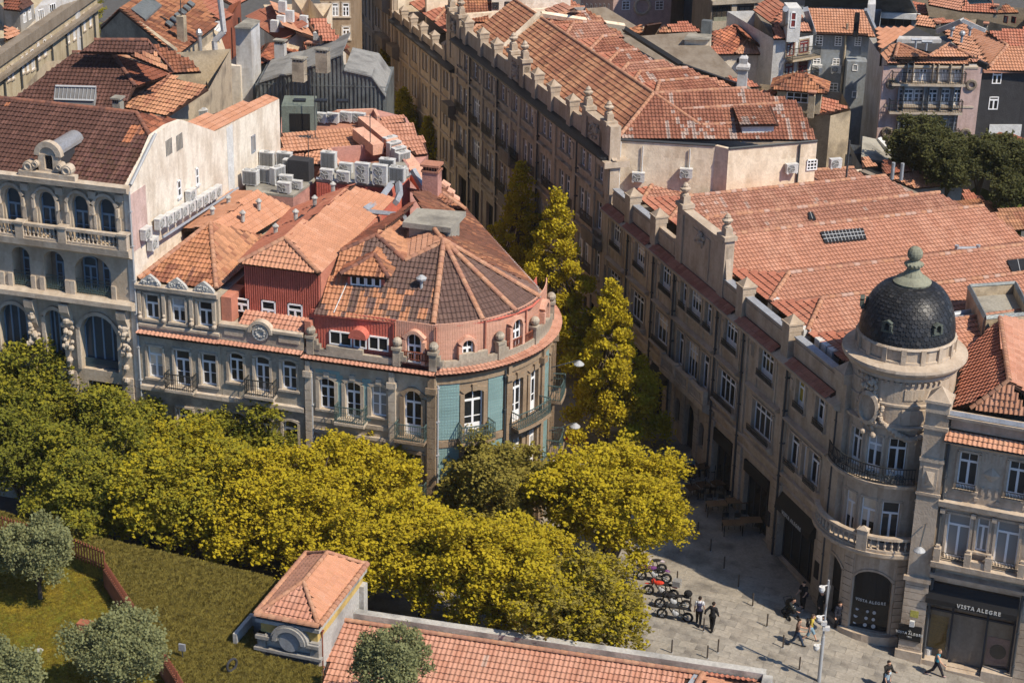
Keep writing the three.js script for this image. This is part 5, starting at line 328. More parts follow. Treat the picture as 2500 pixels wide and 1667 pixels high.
    const dome = (k) => { const a = k * 1.42; return [0.55 + 1.86 * Math.cos(a * 0.94) * 1.0, 16.12 + 2.72 * Math.sin(a) ]; }; const D = ring(Array.from({ length: 12 }, (_, i) => { const [r, y] = dome(i / 11); return [r - 0.03, y]; }), M.dark, 'dome'); const sl = []; let rows = 17; for (let r = 0; r < rows; r++) { const [ra, ya] = dome(r / rows), [rb, yb] = dome((r + 1.35) / rows > 1 ? 1 : (r + 1.35) / rows), nn = Math.max(16, Math.round(ra * 6.283 / 0.27)); for (let i = 0; i < nn; i++) { const a = (i + (r % 2) * 0.5) / nn * 6.283; sl.push([ra, ya, rb, yb, a, 6.283 / nn * 0.47]); } } const sm = [M.slate, mat(0.04, 0.043, 0.05, { roughness: 0.38 }), mat(0.02, 0.022, 0.026, { roughness: 0.5 }), mat(0.06, 0.06, 0.062, { roughness: 0.45 })]; const gs = [new Geo(), new Geo(), new Geo(), new Geo()]; let cnt = 0; const front = (a) => Math.cos(a - Math.atan2(n.x, n.z)) > 0.15; for (const [ra, ya, rb, yb, a, w] of sl) { const pt = (r, y, an) => V3(cx + Math.sin(an) * r, y, cz + Math.cos(an) * r); const lift = 0.035, mm = hash(a * 100 | 0, ya * 50 | 0); const k = mm < 0.55 ? 0 : mm < 0.75 ? 1 : mm < 0.93 ? 2 : 3; const rm = ra + (rb - ra) * 0.22, ym = ya + (yb - ya) * 0.22; const q = new Geo().tri(pt(rm + lift, ym, a - w), pt(ra + lift + 0.01, ya, a - w * 0.55), pt(ra + lift + 0.01, ya, a + w * 0.55)).tri(pt(rm + lift, ym, a - w), pt(ra + lift + 0.01, ya, a + w * 0.55), pt(rm + lift, ym, a + w)).quad(pt(rm + lift, ym, a - w), pt(rm + lift, ym, a + w), pt(rb + 0.0, yb, a + w), pt(rb + 0.0, yb, a - w)).quad(pt(ra, ya, a - w * 0.55), pt(ra, ya, a + w * 0.55), pt(ra + lift + 0.01, ya, a + w * 0.55), pt(ra + lift + 0.01, ya, a - w * 0.55)); if (front(a) && cnt < 299) { cnt++; part(D, 'slate_tile', q, sm[k]); } else gs[k].add(q); } gs.forEach((q, i) => { const o = part(D, 'slate_tiles', q, sm[i]); if (o) o.userData.kind = 'stuff'; });
    ring([[1.05, 18.62], [1.02, 18.75], [0.95, 18.8], [0.98, 18.9], [0.8, 19.05], [0.55, 19.2], [0.36, 19.45], [0.3, 19.6], [0.46, 19.72], [0.44, 19.86], [0.3, 19.95], [0.2, 20.05]], M.copper, 'finial_base'); const fb = ball(0.4, cx, 20.35, cz, 14); for (let i = 0; i < 14; i++) fb.add(ball(0.075, cx + Math.sin(i / 14 * 6.283) * 0.44, 19.8, cz + Math.cos(i / 14 * 6.283) * 0.44, 6)); part(B, 'ball_finial', fb, M.copper); const F5 = mk(2.28); for (const [u, v] of [[-0.95, 17.0], [1.55, 17.0], [-3.5, 17.4]]) { const f = new ArcFac(F5.a, F5.d.x, F5.d.z, 2.28); const o = { u, v: v - 0.05, w: 0.26, h: 0.42, arch: 0.95 }; const g2 = { map: (U, Vv, Wv) => f.map(U, Vv, Wv), curved: true }; part(B, 'dome_dormer', surround(g2, o, 0.12, 0.22, 0.16).add(fbox(g2, u - 0.13, u + 0.13, v - 0.05, v + 0.4, -0.2, -0.05)), M.verdigris); }
    // cartouche, festoon
    { const u = -1.5, c = new Geo(); const el = (r, s, w) => F2.map(u + Math.cos(s) * r * 0.62, 12.75 + Math.sin(s) * r, w); for (let i = 0; i < 20; i++) { const a = i / 20 * 6.283, b2 = (i + 1) / 20 * 6.283; c.hex(el(0.72, a, 0.3), el(0.72, b2, 0.3), el(0.95, b2, 0.24), el(0.95, a, 0.24), el(0.72, a, 0), el(0.72, b2, 0), el(0.95, b2, 0), el(0.95, a, 0)); c.tri(el(0, 0, 0.14), el(0.73, a, 0.12), el(0.73, b2, 0.12)); } for (let i = 0; i < 46; i++) { const s = rr(0, 6.283), q = el(rr(1.0, 1.25), s, rr(0.02, 0.18)); c.add(ball(rr(0.07, 0.15), q.x, q.y, q.z, 6)); } for (let i = 0; i < 16; i++) { const q = F2.map(u + rr(-0.35, 0.35), rr(13.9, 14.4), rr(0.1, 0.3)); c.add(ball(rr(0.08, 0.16), q.x, q.y, q.z, 6)); } for (const [du, v] of [[-0.1, 11.4], [0.45, 11.35]]) { const q = F2.map(u + du, v, 0.25); c.add(ball(0.17, q.x, q.y, q.z, 8)); } part(B, 'cartouche', c, M.stoneRt); const fs = new Geo(); for (let i = 0; i < 46; i++) { const k = i / 45, q = F2.map(-0.75 + k * 2.1, 12.2 - Math.sin(Math.min(1, k * 1.25) * Math.PI / 2) * 0.85 + (k > 0.8 ? (k - 0.8) * 1.2 : 0), 0.18); fs.add(ball(0.1 + 0.06 * Math.sin(k * 3.14) + 0.02 * (i % 2), q.x + rr(-0.03, 0.03), q.y + rr(-0.04, 0.04), q.z + rr(-0.03, 0.03), 6)); } for (let i = 0; i < 22; i++) { const q = F2.map(1.45 + rr(-0.05, 0.05), 11.3 - i * 0.22, 0.12); if (i === 7 || i === 8) continue; fs.add(ball(rr(0.08, 0.13), q.x, q.y, q.z, 6)); } part(B, 'festoon', fs, M.stoneRt); }
    { const f = F2, g2 = profile(f, -3.6, 1.05, [[0, 8.4], [0.4, 8.6], [0.75, 8.75], [0.8, 8.95], [0, 8.98]]); const b2 = part(B, 'balcony', g2, M.stoneRt); const r = new Geo(); for (const v of [9.02, 9.35, 9.85]) r.add(fbox(f, -3.6, 1.0, v, v + (v > 9.5 ? 0.06 : 0.03), 0.68, 0.73)); for (let u = -3.6; u < 1; u += 0.12) r.add(fbox(f, u, u + 0.025, 9.0, 9.86, 0.69, 0.72)); for (const [a, c] of [[-1.5, -0.5], [-0.3, 0.75], [-3.2, -1.9]]) for (let i = 0; i < 16; i++) { const q = f.map(rr(a, c), rr(9.1, 9.7), 0.73); r.add(new Geo().add(new THREE.TorusGeometry(rr(0.06, 0.12), 0.018, 4, 8), new THREE.Matrix4().compose(q, f.quat((a + c) / 2), V3(1, 1, 1)))); } part(b2, 'railing', r, M.iron); const b3 = part(B, 'stone_balcony', profile(f, -4.2, 1.7, [[0.2, 4.4], [0.5, 4.5], [0.95, 4.75], [1.2, 4.95], [1.22, 5.15], [0, 5.2]]), M.stoneRt); for (const [a, c] of [[-4, -1.0], [-0.6, 1.25]]) balustrade(B, f, a, c, 5.18, 0.98, M.stoneRt); const pr = new Geo(); for (const u of [-0.8, 1.45]) pr.add(fbox(f, u - 0.2, u + 0.2, 5.18, 6.1, 0.78, 1.18)).add(pyr(f, u, 6.1, 0.98, 0.2)); part(b3, 'balcony_pier', pr, M.stoneRt); } }
}
// four-storey building
{ const B = thing('four_storey_building', 'tall grey stone street building with urn-topped gables and a cream end wall', 'building', rp(-41, 6, 0)); const U0 = -57.4, U1 = -25.7; const us = [-56.3, -55.1, -52.9, -52.0, -49.8, -48.7, -46.55, -45.45, -43.7, -41.55, -40.4, -37.85, -36.7, -34.2, -33.0, -30.4, -29.3, -27.2]; const f3 = us.map((u) => ({ u, w: 0.82, v: 13.35, h: 1.3 })), f2 = us.map((u) => ({ u, w: 0.9, v: 9.9, h: 2.0 })), f1 = us.map((u) => ({ u, w: 0.9, v: 6.5, h: 2.05 })); const gr = []; for (let u = -55.6; u < -26; u += 3.4) gr.push({ u, v: 1.0, w: 1.9, h: 3.4 });
  part(B, 'facade', wallGeo(FR, U0, U1, 0, 15.2, [...f3, ...f2, ...f1, ...gr], 0.3), M.stoneR); part(B, 'building_core', prism([rp(U0, 0.35, 14.5), rp(-26.3, 0.35, 14.5), rp(-26.3, 15, 14.5), rp(U0, 21, 14.5)], 0), M.stoneDark); [...f3, ...f2, ...f1].forEach((o) => win(B, FR, o, 'T:0.74:2:1')); gr.forEach((o) => win(B, FR, o, 'G:2:1', M.frameDark, M.dark, -0.25));
  const t = new Geo(); for (const o of [...f3, ...f2, ...f1]) t.add(fbox(FR, o.u - 0.6, o.u + 0.6, o.v - 0.12, o.v, 0, 0.16)); for (const v of [12.6, 9.2, 5.6]) for (let i = 0; i < us.length; i += 1) t.add(profile(FR, us[i] - 0.75, us[i] + 0.75, [[0, v - 0.2], [0.22, v - 0.05], [0.25, v + 0.1], [0, v + 0.12]])); for (const u of [-57.2, -54, -50.9, -47.6, -44.6, -42.7, -39, -35.5, -31.7, -28.2, -26]) t.add(fbox(FR, u - 0.25, u + 0.25, 0, 15, 0, 0.12)); t.add(profile(FR, U0, U1 + 0.3, [[0, 14.9], [0.2, 15.0], [0.2, 15.15], [0, 15.2]])).add(profile(FR, U0, U1, [[0, 5.0], [0.15, 5.05], [0.15, 5.25], [0, 5.3]])); for (const u of [-51.4, -48.1, -45, -39.5, -32.2]) t.add(fbox(FR, u + 0.05, u + 0.5, 13.5, 14.6, 0, 0.2)); part(B, 'stone_trim', t, M.stoneRt); part(B, 'ledge', profile(FR, U0, U1, [[0, 15.2], [0.6, 15.25], [0.62, 15.4], [0, 15.65]]), M.slate); const pa = fbox(FR, U0, U1, 15.3, 16.7, -0.35, 0); for (const u of [-55, -51.4, -48.2, -39.6, -36.4, -32.8]) pa.add(fbox(FR, u - 0.35, u + 0.35, 15.3, 17, -0.45, 0.2)).add(pyr(FR, u, 17, -0.12, 0.38)); part(B, 'parapet', pa, M.stoneR); pediment(FR, -45.2, -42, 15.4, 17.2, B, M.stoneR); pediment(FR, -30.6, -26.2, 15.4, 17.2, B, M.stoneR); part(B, 'end_pier', [fbox(FR, -26.4, -25.5, 13, 17.6, -0.6, 0.15), fbox(FR, -26.7, -25.2, 14.9, 15.3, -1.2, 0.6), fbox(FR, -25.9, -25.4, 8, 14.9, -0.5, 0.1)], M.stoneRt);
  for (const u of us.filter((_, i) => i % 2 === 0)) { for (const o of [{ v: 9.9 }, { v: 6.5 }]) { const g = new Geo(); const a = u - 0.5, b = u + 1.65; for (const v of [o.v + 0.05, o.v + 0.72]) g.add(fbox(FR, a, b, v, v + 0.04, 0.3, 0.34)); for (let k = a; k < b; k += 0.14) g.add(fbox(FR, k, k + 0.03, o.v, o.v + 0.74, 0.3, 0.33)); part(B, 'window_rail', g, M.iron); } } for (const [u, v] of [[-43.7, 9.6], [-27.2, 9.2], [-43.7, 6.0]]) { part(B, 'stone_balcony', [profile(FR, u - 1.0, u + 1.0, [[0, v - 0.6], [0.5, v - 0.3], [0.85, v - 0.1], [0.85, v], [0, v]]), fbox(FR, u - 1, u + 1, v, v + 0.85, 0.72, 0.85)], M.stoneDark); } for (const u of [-54, -47.6, -39, -31.5]) downpipe(B, FR, u + 0.4, 0, 15, 0.18);
  // roofs
  const kn = new Map(), fc = (l, hs, pi) => solveFace(l.map(([x, y]) => z3(x, y)), hs, kn, pi); const E = [[870, 945], [2230, 955], [2100, 700], [1740, 600], [1110, 635]]; const fq = fc(E, [16.5, 16.5], 24); const e0 = fq[0], e1 = fq[1], ap = fq[4], a2 = fq[3]; const uA = ap.clone().sub(FR.a).dot(FR.d), wA = -ap.clone().sub(FR.a).dot(FR.n), hA = ap.y; const far = rp(-57, wA, hA); roof(B, fq, 'white', { grime: 1.4, tone: 0.9 }); roof(B, [rp(-57.2, 0.5, 15.4), rp(-26.2, 0.5, 15.4), ap, far], 'patch', { tone: 0.95 }); ridge(B, e0.clone().setY(16.6), ap, RM); ridge(B, ap, a2, RMw); ridge(B, far, ap, RM); const on = (x, y) => onPl(z3, x, y, fq[0], fq[1], fq[3]); ridge(B, ap, on(1430, 855), RM); ridge(B, on(1440, 852), on(1960, 830), RMw); ridge(B, on(1300, 745), on(1960, 705), RMw); { const rt = [[640, 88], [740, 152], [850, 250], [990, 347], [1180, 424], [1335, 470], [1480, 535]].map(([x, y]) => { const p = p3(x, y, hA - 0.15).sub(FR.a); return [p.dot(FR.d), -p.dot(FR.n)]; }).filter(([u]) => u < uA - 1.6); const wr = (u) => { let b = rt[0]; for (const q of rt) if (Math.abs(q[0] - u) < Math.abs(b[0] - u)) b = q; return b[1]; }; saw(B, rt.map((q) => q[0]), rt[0][0] - 3, uA - 0.3, wA + 0.2, wr, hA - 0.1, ['white', 'stained', 'white'], RMw, 0.34); } for (const [x, y] of [[365, 435], [445, 490], [525, 545], [590, 585], [655, 640]]) { const c = onPl(z3, x, y, rp(-57.2, 0.5, 15.4), rp(-26.2, 0.5, 15.4), ap); part(B, 'roof_window', new Geo().add(new THREE.BoxGeometry(0.6, 0.08, 1.0), new THREE.Matrix4().compose(c, new THREE.Quaternion().setFromEuler(new THREE.Euler(0.0, 0.358, 0.6, 'YXZ')), V3(1, 1, 1))), M.slate); }
  part(B, 'white_parapet', [bar(rp(-51, 0.6, 15.2), rp(-51, wA, hA + 0.25), 0.3, 4)], M.cream); part(B, 'white_parapet', [bar(rp(-51, wA, hA + 0.25), rp(-51, wA + 7, hA - 1.2), 0.25, 4)], M.cream);
  const w0 = e0.clone(), w1 = p3(1530, 995, 16.4), w2 = p3(1625, 1018, 16.4), w3 = e1.clone(); { const g = new Geo(); const q = [w0, w0, w1, w2, w3].map((p) => V3(p.x, 16.4, p.z)); q.shift(); for (let i = 0; i + 1 < q.length; i++) { const f = facTo(q[i], q[i + 1]), L = q[i].distanceTo(q[i + 1]); g.add(fbox(f, -0.02, L, 0, 16.4 - 0.002 * i, -0.3, 0)); } part(B, 'end_wall', g, M.cream); const f = facTo(w2, w3), ff = facTo(w0, w1); globalThis.FE = f; globalThis.FE0 = ff; const o = rectOp(f, z4, 478, 1092, 543, 1158); win(B, f, o, 'G:3:3:0.03', M.frame, M.glass, 0.08); part(B, 'wall_pipe', [bar(ff.map(ff.at(...z3(880, 1080))[0], 10, 0.1), ff.map(ff.at(...z3(880, 1080))[0], 16.3, 0.1), 0.06), bar(ff.map(ff.at(...z3(1033, 1080))[0], 14.2, 0.1), ff.map(ff.at(...z3(1033, 1080))[0], 16.1, 0.1), 0.05), bar(ff.map(ff.at(...z3(1357, 1060))[0], 14.2, 0.1), ff.map(ff.at(...z3(1357, 1060))[0], 16.1, 0.1), 0.05)], M.white); part(B, 'wall_pipe', [bar(f.map(f.at(...z4(425, 1000))[0], 10, 0.1), f.map(f.at(...z4(425, 1000))[0], 16.3, 0.1), 0.07), bar(f.map(f.at(...z4(765, 970))[0], 10, 0.1), f.map(f.at(...z4(765, 970))[0], 16.3, 0.1), 0.07)], M.pipe); part(B, 'gutter', [bar(w0.clone().setY(16.42), w1.clone().setY(16.42), 0.09), bar(w2.clone().setY(16.42), w3.clone().setY(16.42), 0.09)], M.pipe); }
  { const b0 = on(1715, 915), b1 = on(1930, 905), f = facTo(b0, b1), L = b0.distanceTo(b1); part(B, 'dormer', fbox(f, 0, L, b0.y - 0.6, b0.y + 0.75, -1.6, 0), M.white); roof(B, [f.map(-0.25, b0.y + 0.7, 0.25), f.map(L + 0.25, b0.y + 0.7, 0.25), f.map(L + 0.25, b0.y + 1.25, -2.2), f.map(-0.25, b0.y + 1.25, -2.2)], 'white', { name: 'dormer_roof', tone: 0.8 }); }
  // low hipped roofs between this building and the next
  { const kq = new Map(), q = (x, y, h) => p3(x, y, h); const lr = (zf, l, hs, pal, o) => roof(B, solveFace(l.map(([x, y]) => zf(x, y)), hs, kq, 22), pal, { name: 'low_roof', ...o }); lr(z3, [[1020, 1385], [1690, 1325], [1462, 1208], [1118, 1236]], [12.8, 12.8], 'stained', { grime: 0.8 }); lr(z3, [[890, 1300], [1020, 1385], [1118, 1236]], [12.8, 12.8], 'red'); lr(z4, [[410, 1288], [960, 1245], [795, 1150], [470, 1170]], [12.8, 12.8], 'stained', { tone: 0.9 }); lr(z4, [[170, 1268], [410, 1288], [470, 1170]], [12.8, 12.8], 'red'); const sk = (zf, x, y) => { const [X, Y] = zf(x, y); return kq.get(Math.round(X) + '_' + Math.round(Y)).clone().add(V3(0, 0.06, 0)); }; ridge(B, sk(z3, 1020, 1385), sk(z3, 1118, 1236)); ridge(B, sk(z3, 1118, 1236), sk(z3, 1462, 1208)); ridge(B, sk(z4, 470, 1170), sk(z4, 795, 1150)); part(B, 'low_roof_core', prism([rp(-29, 1, 12.2), rp(-22, 1, 12.2), rp(-21, 16, 12.2), rp(-27.5, 20, 12.2)], 0), M.cream); } }
// far terrace along the street
{ const B = thing('far_terrace_building', 'three-storey stone terrace farther up the street with low pyramid-capped parapet', 'building', rp(-66, 6, 0)); const U0 = -74.5, U1 = -57.5, us = [-71.7, -70.9, -69, -68.2, -66.1, -65.2, -63.3, -62.5, -60.4, -59.6, -58.2, -73.6]; const ops = us.flatMap((u) => [{ u, w: 0.66, v: 10.5, h: 1.5 }, { u, w: 0.68, v: 7.4, h: 1.9 }, { u, w: 0.68, v: 4.4, h: 1.9 }]), gr = [-72.5, -69.5, -66.5, -63.5, -60.5].map((u) => ({ u, w: 1.7, v: 0.9, h: 2.9 })); part(B, 'facade', wallGeo(FR, U0, U1, 0, 12.7, [...ops, ...gr], 0.3), M.stoneR); part(B, 'building_core', prism([rp(U0, 0.35, 12.6), rp(U1, 0.35, 12.6), rp(U1, 20, 12.6), rp(U0, 20, 12.6)], 0), M.stoneDark); ops.forEach((o) => win(B, FR, o, 'T:0.74')); gr.forEach((o) => win(B, FR, o, 'G:2:1', M.frameDark, M.dark, -0.25)); const t = new Geo(); for (const v of [9.8, 6.7, 4]) t.add(profile(FR, U0, U1, [[0, v - 0.15], [0.16, v], [0.16, v + 0.12], [0, v + 0.15]])); for (const u of [-74.3, -72.6, -69.95, -67.1, -64.2, -61.4, -58.8]) t.add(fbox(FR, u - 0.2, u + 0.2, 0, 12.6, 0, 0.1)); part(B, 'stone_trim', t, M.stoneRt); part(B, 'ledge', profile(FR, U0, U1, [[0, 12.5], [0.55, 12.65], [0.57, 12.8], [0, 13.0]]), M.slate); const pa = fbox(FR, U0, U1, 12.8, 13.6, -0.3, 0); for (const u of [-72, -69.3, -66.5, -63.4, -60.2]) pa.add(fbox(FR, u - 0.3, u + 0.3, 12.8, 13.9, -0.4, 0.15)).add(pyr(FR, u, 13.9, -0.12, 0.33)); part(B, 'parapet', pa, M.stoneR); pediment(FR, -59.6, -56.4, 13.5, 17.0, B, M.stoneR); for (const [u, v] of [[-57.9, 9.2], [-73.5, 10]]) part(B, 'stone_balcony', profile(FR, u - 0.9, u + 0.9, [[0, v - 0.6], [0.8, v - 0.1], [0.8, v + 0.8], [0, v + 0.8]]), M.stoneDark); saw(B, [-72, -68.6, -65, -61.5], -74, -59.5, 1.2, 14, 15.2, ['patch', 'white', 'mixed'], RM, 0.5); for (const u of [-70, -64.3]) part(B, 'party_wall', fbox(FR, u, u + 0.4, 12.6, 15.6, -12, -1.4), M.cream); }
{ const B = thing('far_tall_building', 'tall dark stone building closing the far left end of the street row', 'building', rp(-80, 6, 0)); const us = [-83.5, -82.2, -80.2, -79.2, -77, -76], ops = us.flatMap((u) => [{ u, w: 0.7, v: 14.2, h: 1.9 }, { u, w: 0.7, v: 10.8, h: 2 }, { u, w: 0.7, v: 7.4, h: 2 }, { u, w: 0.7, v: 4.4, h: 1.9 }]); part(B, 'facade', wallGeo(FR, -86, -74.6, 0, 18, ops, 0.3), M.stoneR); part(B, 'building_core', prism([rp(-86, 0.35, 17.6), rp(-74.6, 0.35, 17.6), rp(-74.6, 14, 17.6), rp(-86, 14, 17.6)], 0), M.cream); ops.forEach((o) => win(B, FR, o, 'T:0.74')); const t = new Geo(); for (const v of [13.4, 10.1, 6.8]) t.add(profile(FR, -86, -74.5, [[0, v - 0.15], [0.2, v], [0.2, v + 0.12], [0, v + 0.15]])); for (const u of [-86, -81.2, -78, -74.9]) t.add(fbox(FR, u - 0.25, u + 0.25, 0, 18, 0, 0.15)); part(B, 'stone_trim', t, M.stoneRt); roof(B, [rp(-86, 0.2, 17.8), rp(-74.6, 0.2, 17.8), rp(-74.6, 7, 20), rp(-86, 7, 20)], 'patch'); for (const [u, v] of [[-77, 10], [-77, 13.4]]) part(B, 'stone_balcony', profile(FR, u - 1.4, u + 1.4, [[0, v - 0.6], [0.8, v - 0.1], [0.8, v + 0.8], [0, v + 0.8]]), M.stoneDark); }
// ---------- roof terraces with their machines ----------
const zp = (zf, l, h) => l.map(([x, y, k]) => P(...zf(x, y), k ?? h));
const acMade = {};
function acProto(kind) { // front faces +z, base at the origin
  const g = new THREE.Group(); const [w, h, d] = { fan: [0.82, 0.68, 0.34], double: [0.9, 1.3, 0.36], grille: [0.95, 0.95, 0.5], tall: [0.95, 1.1, 0.42], small: [0.6, 0.55, 0.3] }[kind]; const b = new Geo().box(-w / 2, w / 2, 0.06, h, -d / 2, d / 2).box(-w / 2 - 0.015, w / 2 + 0.015, h - 0.05, h + 0.012, -d / 2 - 0.015, d / 2 + 0.015).box(-w / 2 + 0.05, -w / 2 + 0.14, 0, 0.06, -d / 2, d / 2).box(w / 2 - 0.14, w / 2 - 0.05, 0, 0.06, -d / 2, d / 2); g.add(meshOf('casing', b.buf(), M.acWhite));
  if (kind === 'grille' || kind === 'tall') { const q = new Geo(); for (let y = 0.14; y < h - 0.1; y += 0.07) q.box(-w / 2 + 0.06, w / 2 - 0.06, y, y + 0.045, d / 2 - 0.01, d / 2 + 0.012); for (const x of [-w / 4, 0, w / 4]) q.box(x - 0.015, x + 0.015, 0.1, h - 0.1, d / 2, d / 2 + 0.018); g.add(meshOf('grille', q.buf(), M.acGrille)); for (const x of kind === 'grille' ? [-0.23, 0.23] : [0]) { const r = new Geo().add(new THREE.TorusGeometry(0.17, 0.03, 6, 14).rotateX(Math.PI / 2), T4(x, h + 0.03, 0)).add(new THREE.CylinderGeometry(0.15, 0.15, 0.02, 12), T4(x, h + 0.02, 0)); g.add(meshOf('top_fan', r.buf(), M.acFan)); } }
  else for (const [x, y] of kind === 'double' ? [[-0.06, 0.36], [-0.06, 0.94]] : [[-0.1, h / 2 + 0.02]]) { const R = kind === 'small' ? 0.19 : 0.26, r = new Geo(); for (const q of [1, 0.75, 0.5, 0.25]) r.add(new THREE.TorusGeometry(R * q, 0.013, 4, 16), T4(x, y, d / 2 + 0.015)); for (let i = 0; i < 5; i++) { const a = i * 1.2566; r.add(bar(V3(x, y, d / 2 + 0.01), V3(x + Math.cos(a) * R, y + Math.sin(a) * R, d / 2 + 0.01), 0.03, 4)); } g.add(meshOf('fan_guard', r.buf(), M.acFan)); g.add(meshOf('fan_well', new Geo().add(new THREE.CylinderGeometry(R * 0.95, R * 0.95, 0.02, 18).rotateX(Math.PI / 2), T4(x, y, d / 2)).buf(), M.acGrille)); }
  return g; }
function ac(kind, p, ry, label, group) { const src = acMade[kind] || (acMade[kind] = acProto(kind)); const c = src.clone(); c.name = numbered('air_conditioner'); c.position.copy(p); c.rotation.y = ry; tag(c, label, 'air conditioner', group); scene.add(c); return c; }
const LA = -0.27, ORD = ['first', 'second', 'third', 'fourth', 'fifth', 'sixth', 'seventh', 'eighth', 'last'];
{ const B = thing('terrace_building', 'salmon building with stepped tile roofs, sunken roof terrace and red ladder', 'building', p2(700, 1150, 0));
  const d1 = zp(z2, [[0, 1305], [322, 1335], [474, 1228], [432, 1145], [240, 1100], [-10, 1112]], 15.9); part(B, 'flat_roof', sheet(d1, 0.15), M.concrete); part(B, 'roof_wall', prism(d1.map((p) => p.clone().setY(15.74)), 8, false), M.pinkPlaster);
  const d2 = zp(z2, [[482, 1225], [965, 1268], [1122, 1195], [1095, 1105], [640, 1120], [540, 1150]], 16.3); part(B, 'flat_roof', sheet(d2, 0.15), M.concrete); part(B, 'roof_wall', prism(d2.map((p) => p.clone().setY(16.14)), 8, false), M.salmonRed); { const f = facTo(d2[0], d2[1]), L = d2[0].distanceTo(d2[1]); part(B, 'corrugated_cladding', corr(f, 0, L, 14.4, 16.1, 0.06, 0.16), M.salmonRed); part(B, 'coping', [bar(d2[0].clone().setY(16.36), d2[1].clone().setY(16.36), 0.1, 4), bar(d2[1].clone().setY(16.36), d2[2].clone().setY(16.36), 0.1, 4)], M.galv); }
  const t = zp(z2, [[600, 1062], [965, 1060], [1012, 1145], [662, 1135]], 15.3); part(B, 'terrace_floor', sheet(t, 0.12), M.terrace); const tw = zp(z2, [[585, 1010], [858, 990], [1000, 985], [1100, 1130]], 16.3); for (let i = 0; i < 3; i++) { const f = facTo(tw[i], tw[i + 1]); part(B, 'terrace_wall', fbox(f, 0, V3(tw[i + 1].x - tw[i].x, 0, tw[i + 1].z - tw[i].z).length(), 15, 16.3 + 0.003 * i, -0.15, 0), M.pinkPlaster); }
  const kn = new Map(); const rf = (l, pal, o = {}) => roof(B, solveFace(l.map(([x, y]) => z2(x, y)), l.map((q) => q[2]), kn, o.pitch), pal, o); rf([[240, 1042, 15.9], [835, 990, 15.9], [765, 882, 17.3], [240, 906, 17.3]], 'orange', { tone: 0.95 }); rf([[240, 1112, 15.3], [360, 1112, 15.3], [440, 1022, 16.2], [240, 1045, 16.2]], 'fresh'); rf([[360, 1112, 15.3], [652, 1138, 15.3], [570, 1014, 16.2], [440, 1022, 16.2]], 'orange'); rf([[1020, 985, 15.2], [850, 885, 16.6], [905, 870, 16.6], [1050, 950, 15.5]], 'fresh', {}); rf([[920, 852, 15.6], [1096, 832, 15.6], [1085, 797, 16.1], [905, 805, 16.1]], 'fresh'); rf([[1020, 945, 15.2], [1178, 936, 15.2], [1146, 836, 16.6], [900, 850, 16.6]], 'fresh'); rf([[1160, 1058, 14.8], [1246, 1050, 14.8], [1217, 936, 16.3], [1020, 948, 16.3]], 'fresh'); rf([[850, 985, 15.4], [985, 985, 15.4], [900, 880, 16.8], [850, 880, 16.8]], 'orange');
  { const b = new Geo(); for (const [a, c, w] of [[[805, 792, 17.1], [1012, 962, 16.6], 0.45], [[1012, 962, 16.6], [1232, 1235, 15.8], 0.45], [[765, 872, 17.0], [905, 985, 16.6], 0.4], [[570, 1012, 16.5], [650, 1130, 16.4], 0.12], [[620, 752, 17.2], [880, 742, 17.2], 0.1], [[880, 742, 17.2], [905, 790, 17.2], 0.1]]) { const A = p2(...a), C = p2(...c), f = facTo(A, C), L = V3(C.x - A.x, 0, C.z - A.z).length(); b.hex(f.map(0, A.y - 0.7, w), f.map(L, C.y - 0.7, w), f.map(L, C.y, w), f.map(0, A.y, w), f.map(0, A.y - 0.7, -w), f.map(L, C.y - 0.7, -w), f.map(L, C.y, -w), f.map(0, A.y, -w)); } part(B, 'parapet', b, M.salmonPale); }
  const bt = zp(z2, [[475, 888], [770, 872], [905, 795], [880, 745], [620, 752], [470, 800]], 16.4); part(B, 'flat_roof', sheet(bt, 0.15), M.terrace); part(B, 'building_core', prism(zp(z2, [[240, 1120], [650, 1140], [1120, 1200], [1246, 1055], [1096, 800], [880, 745], [240, 800]], 14.6), 0), M.pinkPlaster);
  { const f = facTo(p2(245, 855, 17), p2(470, 858, 17)), L = p2(245, 855, 17).distanceTo(p2(470, 858, 17)); const bb = part(B, 'plant_box', fbox(f, 0, L, 15.5, 18.3, -2.4, 0), mat(0.20, 0.235, 0.20)); part(bb, 'box_opening', fbox(f, 0.5, L - 0.3, 16.6, 17.8, -0.1, 0.02), M.dark); part(bb, 'pipes', [0, 1, 2].map((i) => bar(f.map(0.4, 16.1 + i * 0.18, 0.3 + i * 0.2), f.map(L - 0.2, 16.0 + i * 0.2, 0.25 + i * 0.2), 0.12)), M.dkgrey); [0, 1, 2].forEach((i) => part(bb, 'box_vent', fbox(f, 0.7 + i * 1.4, 1.5 + i * 1.4, 18.3, 18.42, -1.4, -0.9), M.slate)); }
  { const a = p2(865, 1060, 15.35), b = p2(855, 988, 16.35), e = V3(FL.d.x, 0, FL.d.z).multiplyScalar(1.5); const g = new Geo(); g.add(bar(a, b, 0.05)).add(bar(a.clone().add(e), b.clone().add(e), 0.05)); for (let i = 0; i < 5; i++) { const q = a.clone().lerp(b, (i + 0.3) / 5); const s = facTo(q, q.clone().add(e)); g.add(fbox(s, 0, 1.5, q.y - 0.03, q.y + 0.03, -0.1, 0.12)); } part(B, 'roof_ladder', g, M.rust); }
